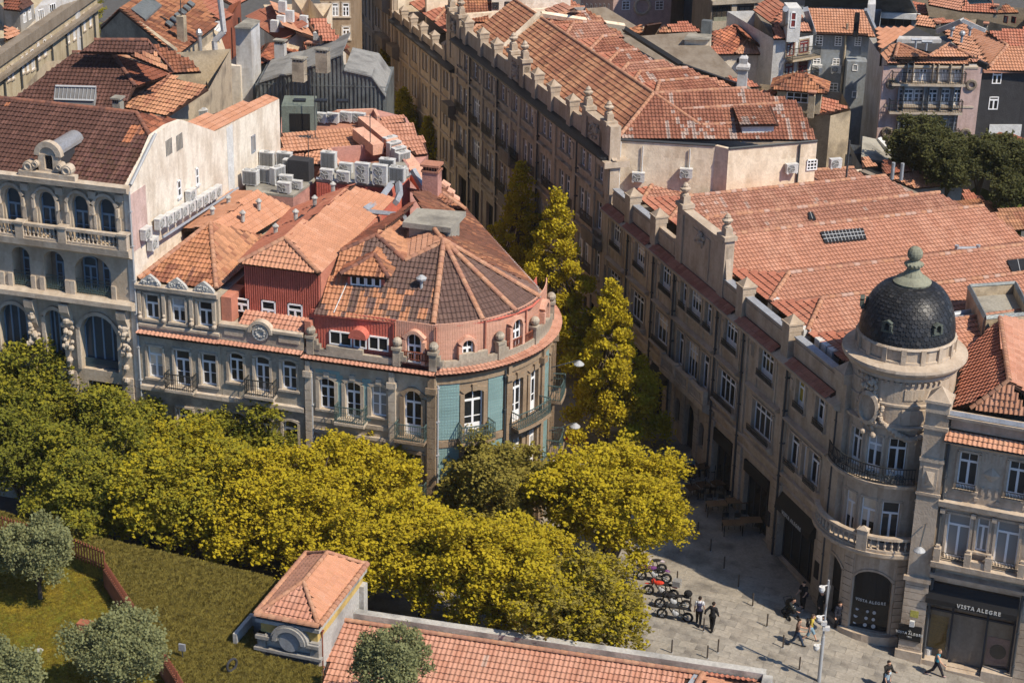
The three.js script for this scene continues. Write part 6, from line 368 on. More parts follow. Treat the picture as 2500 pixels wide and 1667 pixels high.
  { const q = p2(1272, 1128, 17.45), f = facTo(q, q.clone().add(FL.d)); const c = part(B, 'chimney', fbox(f, -0.5, 0.5, 11, 17.2, -0.4, 0.4), M.pinkPlaster); part(c, 'chimney_cap', [fbox(f, -0.6, 0.6, 17.45, 17.58, -0.5, 0.5), fbox(f, -0.56, 0.56, 17.08, 17.2, -0.46, 0.46)], M.terrace); const sl = new Geo(); for (let i = 0; i < 6; i++) sl.add(fbox(f, -0.46 + i * 0.172, -0.4 + i * 0.172, 17.2, 17.45, -0.36, 0.36)); part(c, 'chimney_slats', sl, M.terrace); part(B, 'low_roof', sheet(zp(z2, [[1075, 1275, 15.6], [1260, 1310, 15.4], [1520, 1425, 14.6], [1180, 1330, 15.2]]), 0.1), M.terrace); rf([[1180, 1345, 15.3], [1500, 1432, 15.3], [1345, 1320, 16.1]], 'mixed'); rf([[1280, 1405, 15.2], [1500, 1432, 15.2], [1350, 1320, 16.1], [1180, 1340, 15.9]], 'patch', {}); ridge(B, p2(1505, 1430, 15.3), p2(1348, 1318, 16.2)); part(B, 'clay_duct', [0, 1, 2].map((i) => bar(p2(1335 + i * 33, 1250 + i * 48, 14.6), p2(1385 + i * 28, 1285 + i * 42, 14.3), 0.3, 10)), M.salmonPale); }
  part(B, 'air_duct', [bar(p2(985, 1268, 16.4), p2(900, 1385, 16.6), 0.25, 4), bar(p2(900, 1385, 16.6), p2(810, 1440, 16.8), 0.25, 4), bar(p2(815, 1442, 16.7), p2(1040, 1465, 16.7), 0.16, 4), bar(p2(1040, 1465, 16.7), p2(1090, 1490, 16.9), 0.16, 4), bar(p2(1045, 1255, 16.4), p2(1050, 1330, 16.3), 0.22, 4), bar(p2(1050, 1330, 16.3), p2(1025, 1385, 16.3), 0.22, 4), bar(p2(1140, 1160, 16.6), p2(1215, 1290, 15.6), 0.22, 4)], M.galv);
  for (const [x, y, h, k] of [[475, 1000, 15.8, 5], [430, 1190, 16.2, 2.6], [850, 1000, 16.4, 2.2], [745, 740, 17, 1.8]]) { const a = p2(x, y, h), g = new Geo().add(bar(a, a.clone().add(V3(0, k, 0)), 0.03)); for (let i = 0; i < 5; i++) { const c = a.clone().add(V3(0, k - 0.15 - i * 0.03, 0)); g.add(bar(c.clone().add(V3(-0.5 + i * 0.25, 0, -0.3)), c.clone().add(V3(-0.4 + i * 0.25, 0, 0.3)), 0.012, 4)); } g.add(bar(a.clone().add(V3(-0.6, k - 0.2, 0)), a.clone().add(V3(0.7, k - 0.3, 0)), 0.014, 4)); single('antenna', g, M.pipe, ['tall thin aerial mast above the rear tile roof of the salmon terrace', 'thin aerial mast beside the dark cabinet on the machine deck', 'short aerial mast beside the red roof ladder', 'aerial with crossed bars in front of the grey metal house'][[5, 2.6, 2.2, 1.8].indexOf(k)], 'antenna'); }
  // machines
  const F = LA, G = 'air conditioners on the left machine deck', G2 = 'air conditioners on the middle machine deck'; const A1 = [[35, 1262, 'grille', F, 'largest white condenser with twin top fans at the left corner of the machine deck'], [125, 1245, 'grille', F, 'white condenser with dark square grille, second from the left on the deck'], [218, 1255, 'tall', F + 1.2, 'narrow white condenser turned side-on on the left deck'], [275, 1268, 'fan', F + 0.1, 'white cooling unit behind the small fan unit at the front of the left deck'], [310, 1205, 'tall', F, 'white cooling unit next to the dark cabinet on the left deck'], [148, 1150, 'tall', F, 'white condenser at the foot of the white wall end'], [265, 1155, 'tall', F, 'low wide condenser at the back of the left machine deck'], [262, 1318, 'fan', F, 'front white unit with one round fan at the edge of the left deck'], [352, 1292, 'small', F, 'small white unit by the pipe at the right end of the left deck']]; for (const [x, y, k, r, l] of A1) ac(k, p2(x, y, 15.92), r, l, G);
  { const q = p2(370, 1215, 16), f = facTo(q, q.clone().add(FL.d)); single('cabinet', fbox(f, -0.7, 0.7, 15.9, 17.2, -0.6, 0.3), M.dkgrey, 'dark grey metal cabinet standing among the white roof machines', 'cabinet'); }
  const A2 = [[555, 1228, 'fan', 'single-fan white unit at the left end of the middle deck'], [568, 1152, 'tall', 'white grille unit behind the left end of the middle deck'], [668, 1242, 'fan', 'low single-fan unit in the front row left of the double-fan units'], [685, 1185, 'fan', 'single-fan unit in the back row beside the open black machine'], [798, 1252, 'double', 'left of the two tall double-fan condensers'], [918, 1265, 'double', 'right of the two tall double-fan condensers'], [968, 1200, 'tall', 'tall grille condenser behind the right double-fan unit'], [1038, 1240, 'grille', 'square condenser at the right corner of the middle deck'], [1075, 1208, 'small', 'small white box unit at the far right corner of the deck']]; for (const [x, y, k, l] of A2) ac(k, p2(x, y, 16.32), F, l, G2);
  for (const [x, y, i] of [[985, 1045, 0], [1012, 1080, 1], [1045, 1118, 2], [1072, 1150, 3]]) ac('tall', p2(x, y, 15.6), F + 1.0, ORD[i] + ' white covered unit from the red ladder in the slanting row along the salmon parapet', 'units along the salmon parapet'); for (const [x, y, l] of [[510, 838, 'leftmost white fan unit next to the green plant box'], [595, 840, 'second white fan unit from the green plant box'], [688, 832, 'raised white fan unit right of centre on the back terrace'], [775, 838, 'narrow white unit at the right end of the back terrace row']]) ac('fan', p2(x, y, 16.5), F, l, 'units on the back terrace');
  for (const [x, y, i] of [[1100, 1562], [1155, 1540], [1205, 1510], [1257, 1482], [1305, 1455], [1355, 1428], [1402, 1400], [1447, 1372], [1487, 1348]].map((q, i) => [...q, i])) { const [u, v] = FW.at(...z1(x, y), 0.4); ac('fan', FW.map(u, v, 0.35), Math.PI / 2 - 0.27, ORD[i] + ' white air conditioner, counted from the street, in the row along the tall white wall', 'row at the foot of the white wall'); } for (const [x, y, zf, l] of [[1310, 1372, z1, 'white unit hung above the row on the tall white wall'], [1005, 235, z5, 'upper of two units at the lower end of the white wall'], [1050, 305, z5, 'lowest unit on the white wall beside the pyramid roof']]) { const [u, v] = FW.at(...zf(x, y), 0.3); ac('fan', FW.map(u, v, 0.25), Math.PI / 2 - 0.27, l, 'units hung on the white wall'); }
  part(B, 'cable_tray', [bar(FW.map(3, 16.5, 0.4), FW.map(13.5, 16.0, 0.4), 0.09, 4)], M.galv); const fe = (f, zf, x, y, l) => { const [u, v] = f.at(...zf(x, y), 0.25); ac('fan', f.map(u, v, 0.25), Math.atan2(f.n.x, f.n.z), l, 'units on the cream end wall'); }; fe(FE0, z3, 1003, 1245, 'white unit with fan on the left part of the cream end wall'); fe(FE0, z3, 1330, 1218, 'second unit from the left on the cream end wall, under a white pipe'); fe(FE, z4, 370, 1185, 'white unit beside the dark downpipe on the cream wall'); fe(FE, z4, 670, 1150, 'white unit right of the small barred window on the cream wall'); }
// ---------- the houses behind ----------
// H: name, label, pixel frame, body top polygon, wall, roof faces, windows per wall [from corner, to corner, rects, style, frame]
function H(name, label, zf, o) { const pt = ([x, y, h]) => P(...zf(x, y), h); const kn = new Map(); const top = (o.top || []).map(pt), n0 = top.length, D = o.depth ?? 6; const extra = o.back ? o.back.map(([i, d, s]) => top[i].clone().add(V3(s || 0, 0, -d))) : o.cap ? [] : [top[n0 - 1].clone().add(V3(o.sr || 0, 0, -D)), top[0].clone().add(V3(o.sl || 0, 0, -D))]; const all = [...top, ...extra]; const c = all.reduce((a, p) => a.add(p), V3(0, 0, 0)).multiplyScalar(1 / all.length); c.y = 0; const B = thing(name, label, o.cat || 'building', c); part(B, 'wall', prism(all.map((p) => o.flat ? p.clone().setY(o.flat) : p), o.bottom ?? 0, !!o.cap), o.wall || M.beige);
  const rp3 = {}; for (const r of o.roofs || []) { const { p, pal = 'red', pitch, ...q } = r; roof(B, solveFace(p.map(([x, y]) => zf(x, y)), p.map((k) => k[2]), kn, pitch), pal, q); } const at3 = (a) => { const [X, Y] = zf(a[0], a[1]); return (kn.get(Math.round(X) + '_' + Math.round(Y)) || pt(a)).clone().add(V3(0, 0.06, 0)); }; for (const [a, b, m] of o.ridges || []) ridge(B, at3(a), at3(b), m || RM); for (const [i, j, rects, style = 'T:0.72:2', fm = M.frame, gm] of o.wins || []) { const f = facTo(all[i], all[j]); for (const r of rects) { const w = rectOp(f, zf, ...r); if (w.w < 0.15 || w.h < 0.2) continue; if (o.surr) part(B, 'window_surround', surround(f, w, 0.12, 0.05, 0.12), o.surr); win(B, f, w, style, fm, gm, 0.045); } } const onR = ([x, y], h, up = 0) => { let b = null; for (const m of B.children) if (m.name === 'roof') { } return P(...zf(x, y), h + up); }; if (o.more) o.more(B, pt, all, at3); return B; }
const chim = (B, pt, x, y, h, w, d, hh, m = M.concrete, cap = M.mortar) => { w *= 0.55; d *= 0.6; hh *= 0.5; const q = pt([x, y, h]), f = facTo(q, q.clone().add(FL.d)); const c = part(B, 'chimney', fbox(f, -w / 2, w / 2, h - 0.5, h + hh, -d / 2, d / 2), m); const g = new Geo().add(fbox(f, -w / 2 - 0.08, w / 2 + 0.08, h + hh + 0.22, h + hh + 0.32, -d / 2 - 0.08, d / 2 + 0.08)); for (let i = 0; i < 4; i++) g.add(fbox(f, -w / 2 + i * w / 4 + 0.02, -w / 2 + i * w / 4 + w / 9, h + hh, h + hh + 0.22, -d / 2, d / 2)); part(c, 'chimney_cap', g, cap); };
const grid = (x0, y0, x1, y1, nx, ny, w, h) => { const r = []; for (let i = 0; i < nx; i++) for (let j = 0; j < ny; j++) { const x = x0 + (x1 - x0) * i / Math.max(1, nx - 1), y = y0 + (y1 - y0) * j / Math.max(1, ny - 1); r.push([x, y, x + w, y + h]); } return r; };
H('brown_roof_house', 'large house behind the arcade building with dark brown hipped roofs and a glazed skylight', z1, { top: [[60, 715, 20], [830, 748, 20], [1140, 795, 19.5], [1425, 610, 19.5]], depth: 10, wall: M.beige, roofs: [{ p: [[40, 712, 20.3], [835, 744, 20.3], [920, 592, 21.7], [760, 360, 24], [490, 362, 24]], pal: 'brown' }, { p: [[920, 592, 21.7], [1180, 498, 21.9], [760, 360, 24]], pal: 'darkred', tone: 1.25 }, { p: [[540, 352, 23], [1060, 366, 23], [1000, 278, 24.5], [640, 277, 24.5]], pal: 'brown' }, { p: [[1180, 497, 21], [1372, 488, 20.6], [1290, 400, 22], [1000, 278, 24.5]], pal: 'mixed' }, { p: [[900, 380, 23.2], [1160, 490, 22], [1060, 366, 22.6], [890, 368, 23.4]], pal: 'patch' }, { p: [[840, 732, 19.7], [1140, 790, 19.6], [1420, 606, 19.6], [1150, 516, 21.2], [845, 630, 21.2]], pal: 'patch', tone: 1.05 }], ridges: [[[490, 362, 24], [760, 360, 24], RMd], [[760, 360, 24], [920, 592, 21.7], RMd], [[760, 360, 24], [1180, 498, 21.9], RM], [[640, 277, 24.5], [1000, 278, 24.5], RMd], [[1000, 278, 24.5], [1180, 495, 21.2], RMd], [[845, 630, 21.2], [1150, 516, 21.2], RM]],
  more: (B, pt) => { const q = [[368, 705, 20.6], [640, 714, 20.6], [655, 622, 21.4], [378, 615, 21.4]].map(pt).map((p) => p.add(V3(0, 0.25, 0))); const s = part(B, 'skylight', prism(q, q.map((p) => p.y - 0.6)), M.curtain); const g = new Geo(); for (let i = 0; i <= 10; i++) g.add(bar(q[0].clone().lerp(q[1], i / 10).add(V3(0, 0.05, 0)), q[3].clone().lerp(q[2], i / 10).add(V3(0, 0.05, 0)), 0.035, 4)); g.add(bar(q[0], q[1], 0.08, 4)).add(bar(q[3], q[2], 0.08, 4)); part(s, 'skylight_bars', g, M.pipeGrey); chim(B, pt, 805, 735, 21, 0.9, 0.9, 0.7, M.concrete, M.concrete); const [u, v] = [0, 0]; ac('grille', pt([1365, 845, 17.6]), 0.5, 'white condenser on the beige wall under the mottled orange wing roof', 'units hung on rear walls'); } });
{ const a = p1(682, 170, 19.8), b = p1(1185, 335, 19.8), f = facTo(a, b), ap = f.at(...z1(822, 66)), L = a.distanceTo(b), Dv = p1(1458, 150, 19.6).sub(b).setY(0), DE = Dv.length(); Dv.normalize(); const B = thing('gabled_house', 'dark rendered gable house with a long red-brown roof and a row of small rooflights', 'building', a.clone().setY(0)); const g = new Geo(); g.hex(f.map(0, 8, 0), f.map(ap[0], 8, 0), f.map(ap[0], ap[1], 0), f.map(0, 19.8, 0), f.map(0, 8, -0.3), f.map(ap[0], 8, -0.3), f.map(ap[0], ap[1], -0.3), f.map(0, 19.8, -0.3)); g.hex(f.map(ap[0], 8, 0), f.map(L, 8, 0), f.map(L, 19.8, 0), f.map(ap[0], ap[1], 0), f.map(ap[0], 8, -0.3), f.map(L, 8, -0.3), f.map(L, 19.8, -0.3), f.map(ap[0], ap[1], -0.3)); part(B, 'gable_wall', g, M.beige); const bk = (u, v, w) => f.map(u, v, 0).addScaledVector(Dv, w); roof(B, [bk(L + 0.4, 19.5, -0.15), bk(L + 0.4, 19.5, DE), bk(ap[0], ap[1] + 0.1, DE + 4), bk(ap[0], ap[1] + 0.1, -0.15)], 'mixed', { tone: 0.85 }); roof(B, [bk(0, 19.6, -0.1), bk(0, 19.6, DE + 4), bk(ap[0], ap[1] + 0.1, DE + 4), bk(ap[0], ap[1] + 0.1, -0.1)], 'darkred'); part(B, 'wall', prism([bk(L - 0.25, 19.4, 0.3), bk(L, 19.4, 0.3), bk(L, 19.4, DE), bk(L - 0.25, 19.4, DE)], 0), M.beige); const rn = (k, w) => bk(ap[0] + (L - ap[0]) * k, ap[1] + (19.8 - ap[1]) * k + 0.12, w); for (let i = 0; i < 6; i++) { const q = rn(0.62 - 0.012 * i, 2.4 + i * DE / 8), e = rn(0.72 - 0.012 * i, 2.4 + i * DE / 8), d = Dv.clone().multiplyScalar(0.7); part(B, 'rooflight', new Geo().hex(q.clone(), e.clone(), e.clone().add(V3(0, 0.12, 0)), q.clone().add(V3(0, 0.12, 0)), q.clone().add(d), e.clone().add(d), e.clone().add(d).add(V3(0, 0.12, 0)), q.clone().add(d).add(V3(0, 0.12, 0))), M.zinc); } { const q = [rn(0.12, 0.8), rn(0.4, 0.8), rn(0.35, 4.6), rn(0.1, 4.6)].map((p) => p.add(V3(0, 0.1, 0))); part(B, 'glass_roof', prism(q, q.map((p) => p.y - 0.15)), M.zinc); } { const q = rn(0.95, 2.3); const c = part(B, 'chimney', fbox(facTo(q, q.clone().add(FL.d)), -0.27, 0.27, q.y - 1, q.y + 1.5, -0.25, 0.25), M.beige); part(c, 'chimney_pipe', [bar(q.clone().add(V3(0, 1.5, 0)), q.clone().add(V3(0, 2.6, 0)), 0.04)], M.pipe); } }
H('service_wing', 'narrow beige service building with steel flues and a satellite dish', z1, { top: [[1350, 250, 19], [1480, 170, 19], [1560, 400, 17], [1500, 780, 15], [1430, 640, 17]], wall: M.beige, cap: 1, more: (B, pt) => { part(B, 'steel_flue', [bar(pt([1385, 590, 16.5]), pt([1385, 590, 16.5]).add(V3(-0.1, 3.6, 0)), 0.15, 8), lathe([[0.15, 0], [0.24, 0.1], [0.24, 0.3], [0.1, 0.5], [0.02, 0.55]], 8, T4(...pt([1385, 590, 16.5]).add(V3(-0.1, 3.6, 0)).toArray()))], M.steel); part(B, 'vent_pipe', (() => { const q = pt([1512, 775, 14.6]), r = q.clone().add(V3(-0.3, 5.2, 0)), s = r.clone().add(V3(0.7, 0.7, 0)); return [bar(q, r, 0.2, 8), bar(r, s, 0.2, 8), bar(s, s.clone().add(V3(-0.5, 6.5, 0)), 0.2, 8)]; })(), M.lgrey); } });
{ const p = p1(1492, 182, 19.3); const g = lathe([[0.02, 0], [0.22, 0.03], [0.4, 0.12]], 16, T4(p.x, p.y, p.z, 1.1, 0.3, 0)).add(bar(p, p.clone().add(V3(0, -1.6, -0.3)), 0.05)).add(bar(p, p.clone().add(V3(0.1, 0.2, 0.9)), 0.02)); single('satellite_dish', g, M.white, 'large round white satellite dish beside the steel flues of the beige wing', 'satellite dish'); }
H('rust_house', 'small house with rust-brown side wall and red roof', z1, { top: [[1500, 148, 18], [1582, 105, 18]], depth: 5, wall: M.rust, roofs: [{ p: [[1500, 148, 18.1], [1585, 105, 18.1], [1400, -60, 20], [1300, -20, 20]], pal: 'red', tone: 0.9 }, { p: [[1600, 40, 16], [1700, -10, 16], [1560, -90, 18], [1450, -40, 18]], pal: 'red' }] });
H('grey_tower_block', 'pale grey rendered stair tower with flat concrete top', z1, { top: [[1605, 182, 18.5], [1712, 186, 18.5], [1772, 140, 18.5], [1690, 122, 18.5]], wall: M.lgrey, cap: 1, more: (B, pt) => { part(B, 'flat_top', sheet([[1600, 182, 18.65], [1714, 188, 18.65], [1776, 138, 18.65], [1690, 120, 18.65]].map(pt), 0.12), M.concrete); } });
H('white_box_house', 'plain white rendered wall house under the grey stair tower', z1, { top: [[1540, 445, 15.6], [1640, 452, 15.6], [1760, 330, 15.6], [1620, 372, 15.6]], wall: M.whitewash, cap: 1, more: (B, pt) => part(B, 'flue', [bar(pt([1660, 640, 12]), pt([1660, 640, 12]).add(V3(-0.1, 6, 0)), 0.1, 8)], M.dkgrey) });
H('seamed_roof_house', 'house with red seamed gable roof and five white stub chimneys', z2, { top: [[250, 292, 15.8], [490, 274, 15.8]], depth: 12, sl: -3, wall: M.cream, roofs: [{ p: [[250, 290, 16], [0, 114, 16], [205, 20, 21.3], [345, 214, 21.3]], pal: 'red', tw: 0.42, tl: 1.2, tone: 0.85 }, { p: [[490, 270, 16], [400, 112, 16], [205, 20, 21.3], [345, 214, 21.3]], pal: 'orange', tw: 0.5, tl: 1.4, tone: 0.9 }], more: (B, pt, a) => { const f = facTo(a[0], a[1]), [u, v] = f.at(...z2(345, 218)); part(B, 'gable_wall', new Geo().tri(f.map(0, 15.8, 0), f.map(a[0].distanceTo(a[1]), 15.8, 0), f.map(u, v, 0)), M.whitewash); for (const [x, y, h] of [[300, 105, 17.6], [240, 140, 17.3], [196, 172, 17], [396, 140, 17], [490, 255, 16.4], [250, 40, 17.8]]) { const q = pt([x, y, h]), g = facTo(q, q.clone().add(FL.d)); part(B, 'chimney', [fbox(g, -0.3, 0.3, h - 0.5, h + 0.4, -0.2, 0.2)], M.white); } } });
H('stepped_roof_house', 'small house with four stepped red roof strips along the street', z2, { top: [[530, 282, 16.6], [655, 285, 16.6]], depth: 14, sl: -4, sr: -4, wall: M.cream, roofs: [0, 1, 2, 3].map((i) => ({ p: [[452 + i * 27, 168 + i * 38, 17.9 - i * 0.25], [566 + i * 28, 168 + i * 38, 17.9 - i * 0.25], [540 + i * 28, 122 + i * 38, 18.5 - i * 0.25], [420 + i * 27, 122 + i * 38, 18.5 - i * 0.25]], pal: 'red' })) });
H('cream_loft_house', 'pale house with dark red tile roof and brick chimney stacks', z2, { top: [[5, 470, 14.8], [395, 350, 14.8], [660, 350, 14.8]], depth: 3, wall: M.whitewash, roofs: [{ p: [[15, 462, 15], [390, 350, 15], [385, 290, 18.2], [150, 288, 18.2]], pal: 'darkred', tone: 1.35 }, { p: [[5, 470, 14.9], [15, 462, 15], [150, 288, 18.2], [0, 380, 17]], pal: 'darkred' }, { p: [[665, 340, 15], [760, 425, 15], [670, 300, 18], [600, 280, 18.2], [535, 285, 18]], pal: 'darkred' }, { p: [[390, 346, 15.4], [660, 330, 15.4], [600, 280, 18.4], [390, 285, 18.4]], pal: 'red', tone: 0.9 }], more: (B, pt) => { chim(B, pt, 237, 395, 15.6, 1.5, 0.8, 2.2, M.lgrey, M.concrete); chim(B, pt, 455, 350, 16, 1.4, 0.9, 0.9, M.beige, M.mortar); } });
{ const a = p2(62, 770, 13), b = p2(962, 795, 13), f = facTo(a, b), B = thing('grey_metal_house', 'house clad in grey ribbed zinc with a grey sheet roof', 'building', a.clone().setY(0)); const pr = [[62, 690], [95, 562], [240, 516], [330, 502], [656, 372], [672, 480], [860, 522], [958, 662]].map(([x, y]) => f.at(...z2(x, y))); const g = new Geo(), rb = new Geo(); const yb = 11; const top = (u) => { for (let i = 0; i + 1 < pr.length; i++) if (u >= pr[i][0] && u <= pr[i + 1][0]) return pr[i][1] + (pr[i + 1][1] - pr[i][1]) * (u - pr[i][0]) / Math.max(0.001, pr[i + 1][0] - pr[i][0]); return pr[u < pr[0][0] ? 0 : pr.length - 1][1]; }; for (let i = 0; i + 1 < pr.length; i++) { const [u, h] = pr[i], [w, k] = pr[i + 1]; if (w - u < 0.05) continue; g.hex(f.map(u, yb, 0), f.map(w, yb, 0), f.map(w, k, 0), f.map(u, h, 0), f.map(u, yb, -0.3), f.map(w, yb, -0.3), f.map(w, k, -0.3), f.map(u, h, -0.3)); } part(B, 'front_wall', g, M.zinc); for (let u = pr[0][0] + 0.1; u < pr[7][0]; u += 0.3) rb.add(fbox(f, u, u + 0.13, yb, top(u) - 0.05, 0, 0.09)); part(B, 'zinc_ribs', rb, M.zinc); part(B, 'seam_band', fbox(f, pr[0][0], pr[7][0], 15.2, 15.26, 0.09, 0.11), M.zinc);
  const bk = ([u, h], w) => f.map(u, h, -w); const rf = (i, j, w0, w1) => sheet([bk(pr[i], -0.2), bk(pr[j], -0.2), bk(pr[j], w1), bk(pr[i], w0)].map((p) => p.add(V3(0, 0.12, 0))), 0.12); part(B, 'roof', [rf(1, 2, 6, 6), rf(2, 3, 6, 6), rf(3, 4, 6, 6)], M.zincRoof); part(B, 'lower_roof', [rf(5, 6, 6, 6), rf(6, 7, 6, 6)], M.zincRoof); part(B, 'building_core', prism([bk([pr[0][0], 15], 0.3), bk([pr[7][0], 14.8], 0.3), bk([pr[7][0], 14.8], 7), bk([pr[0][0], 15], 7)], 0), M.zinc); for (const [x, y, h] of [[365, 462, 16.9], [525, 400, 17.6]]) { const q = p2(x, y, h), c = facTo(q, q.clone().add(FL.d)); const k = part(B, 'chimney', fbox(c, -0.45, 0.45, h - 1, h + 0.5, -0.35, 0.3), M.granite); part(k, 'chimney_cap', [fbox(c, -0.52, 0.52, h + 0.66, h + 0.76, -0.42, 0.36), ...[0, 1, 2, 3].map((i) => fbox(c, -0.43 + i * 0.24, -0.33 + i * 0.24, h + 0.5, h + 0.66, -0.35, 0.3))], M.concrete); } }
H('far_left_street_row', 'long old cream terrace along the distant left street with dark coping', z1, { top: [[-60, 480, 13.2], [660, -30, 13.2]], back: [[1, 10, -6], [0, 10, -8]], wall: mat(0.50, 0.43, 0.30, { map: 'stain' }), cap: 1, surr: M.stoneLt, wins: [[0, 1, [[138, 392, 160, 490], [168, 372, 192, 480], [200, 345, 230, 465], [245, 300, 268, 395], [288, 275, 312, 370], [340, 250, 355, 330], [440, 180, 470, 285], [488, 150, 512, 260], [525, 130, 552, 240], [560, 100, 580, 200], [600, 70, 620, 170], [40, 470, 62, 540], [70, 450, 90, 530]], 'T:0.74']], more: (B, pt, a) => { const f = facTo(a[0], a[1]), L = a[0].distanceTo(a[1]); part(B, 'coping', fbox(f, 0, L, 13.2, 14.1, -0.6, 0.25), M.stoneDark); part(B, 'ledge', fbox(f, 0, L, 12.2, 12.5, 0, 0.5), M.stoneDark); for (let u = 2; u < L; u += 3.6) part(B, 'downpipe', [bar(f.map(u, 0, 0.15), f.map(u, 12.2, 0.15), 0.08)], M.pipe); } });
H('grey_dormer_house', 'grey rendered house with brown roof at the top left corner', z1, { top: [[30, 60, 15], [130, 75, 15], [225, 25, 15]], back: [[2, 8, -4], [0, 8, -4]], wall: M.grey, roofs: [{ p: [[20, 60, 15.2], [135, 72, 15.2], [140, -40, 17.5], [20, -50, 17.5]], pal: 'darkred' }, { p: [[135, 72, 15.2], [228, 22, 15.2], [150, -60, 17.5], [140, -40, 17.5]], pal: 'brown' }], wins: [[1, 2, [[150, 85, 175, 150], [185, 65, 210, 130]], 'T:0.7']] });
H('small_red_roof_shed', 'low shed with bright orange roof behind the left coping', z1, { top: [[30, 275, 13.6], [145, 230, 13.6]], depth: 5, wall: M.whitewash, roofs: [{ p: [[28, 275, 13.8], [148, 230, 13.8], [100, 190, 15], [25, 180, 15]], pal: 'orange' }] });
H('white_yard_house', 'white rendered house with roof yard behind the left terrace', z1, { top: [[232, 60, 14.5], [520, -30, 14.5]], back: [[1, 6, 0], [0, 6, 0]], wall: M.lgrey, cap: 1, wins: [[0, 1, [[250, 70, 300, 130], [330, 30, 380, 90]], 'G:3:1:0.03']] });
H('brown_window_house', 'brown stone building with tall windows at the top of the street', z2, { top: [[505, 0, 16], [738, 0, 16]], back: [[1, 8, 0], [0, 8, 0]], wall: M.brownstone, flat: 19, surr: M.stoneLt, wins: [[0, 1, [...grid(515, 20, 660, 22, 3, 1, 46, 90), ...grid(530, 180, 660, 182, 2, 1, 50, 85)], 'T:0.72:2']] });
H('concrete_flats', 'pale concrete block of flats with boxed balconies', z2, { top: [[740, 150, 10], [945, 150, 10]], back: [[1, 8, 0], [0, 8, 0]], flat: 20, wall: M.concrete, wins: [[0, 1, [[750, 5, 805, 85], [888, 5, 940, 85]], 'G:1:1', M.frame, M.curtain], [0, 1, [[825, 155, 872, 222]], 'G:1:2', M.frame, M.glass]], more: (B, pt, a) => { const f = facTo(a[0], a[1]); for (const r of [[745, 90, 820, 138], [880, 90, 945, 138], [800, 225, 905, 272], [745, 300, 880, 420]]) { const o = rectOp(f, z2, ...r); part(B, 'balcony', fbox(f, o.u - o.w / 2, o.u + o.w / 2, o.v, o.v + o.h, 0, 0.7), M.concrete); } for (const u of [0.1, f.at(...z2(815, 100))[0], f.at(...z2(880, 100))[0]]) part(B, 'wall_rib', fbox(f, u - 0.12, u + 0.12, 0, 19, 0, 0.25), M.stoneLt); } });
// ---- right background ----
H('pink_building', 'tall pale pink building with small white windows and a round plaque', z3, { top: [[610, -10, 9], [826, 192, 9], [1222, 175, 9]], back: [[2, 14, 3], [0, 14, 3]], flat: 24, wall: mat(0.62, 0.45, 0.42, { map: 'grain' }), wins: [[0, 1, grid(620, 20, 800, 130, 7, 1, 10, 65), 'G:1:1', M.frame], [1, 2, [[893, 5, 945, 66], [1121, 5, 1175, 66], [890, 155, 940, 193]], 'G:2:3:0.03', M.frame, M.glassBlue]], more: (B, pt, a) => { const f = facTo(a[1], a[2]), [u, v] = f.at(...z3(1032, 42)); part(B, 'round_plaque', new Geo().add(new THREE.TorusGeometry(0.75, 0.16, 6, 12), f.m4(u, v, 0.06)), M.stoneRt); } });
H('peach_side_house', 'narrow peach house wedged beside the pink building', z3, { top: [[1222, 170, 9], [1310, 110, 9]], back: [[1, 10, 2], [0, 10, 2]], flat: 20, wall: mat(0.56, 0.42, 0.33) });
H('dark_concrete_office', 'dark concrete office block with ribbon windows and green glass railings', z3, { top: [[1370, 120, 11], [1495, 205, 11], [1870, 185, 11]], back: [[2, 12, 2], [0, 12, 2]], flat: 22, wall: M.stoneDark, wins: [[1, 2, [[1512, 45, 1640, 135], [1662, 45, 1798, 135]], 'G:4:1:0.03', M.frameDark, M.glass]], more: (B, pt, a) => { const f = facTo(a[1], a[2]); for (const [x, y0, y1] of [[1500, 140, 180], [1500, 0, 8]]) { const o = rectOp(f, z3, x, y0, 1865, y1); part(B, 'floor_band', fbox(f, o.u - o.w / 2, o.u + o.w / 2, o.v, o.v + o.h, 0, 0.5), M.granite); } for (const x of [1650, 1802]) { const [u] = f.at(...z3(x, 100)); part(B, 'column', fbox(f, u - 0.25, u + 0.25, 8, 20, 0, 0.3), M.granite); } for (const r of [[1512, 112, 1640, 138], [1662, 112, 1798, 138]]) { const o = rectOp(f, z3, ...r); part(B, 'railing', fbox(f, o.u - o.w / 2, o.u + o.w / 2, o.v, o.v + o.h, 0.3, 0.34), M.copper); } } });
H('small_gable_house', 'small grey gable house with a tile roof among the long roofs', z3, { top: [[380, 100, 17.5], [455, 118, 17.5], [648, 110, 17.5]], back: [[2, 3, 0], [0, 2, 0]], wall: M.lgrey, roofs: [{ p: [[450, 112, 17.6], [365, 66, 17.6], [480, 15, 19.2], [565, 62, 19.2]], pal: 'stained' }, { p: [[565, 62, 19.2], [655, 108, 17.6], [560, 50, 17.6], [480, 15, 19.2]], pal: 'patch' }], wins: [[1, 2, [[525, 122, 560, 146]], 'G:1:3:0.03', M.frameDark]], more: (B, pt) => part(B, 'gable_wall', new Geo().tri(pt([455, 118, 17.5]), pt([648, 110, 17.5]), pt([565, 66, 19])), M.lgrey) });
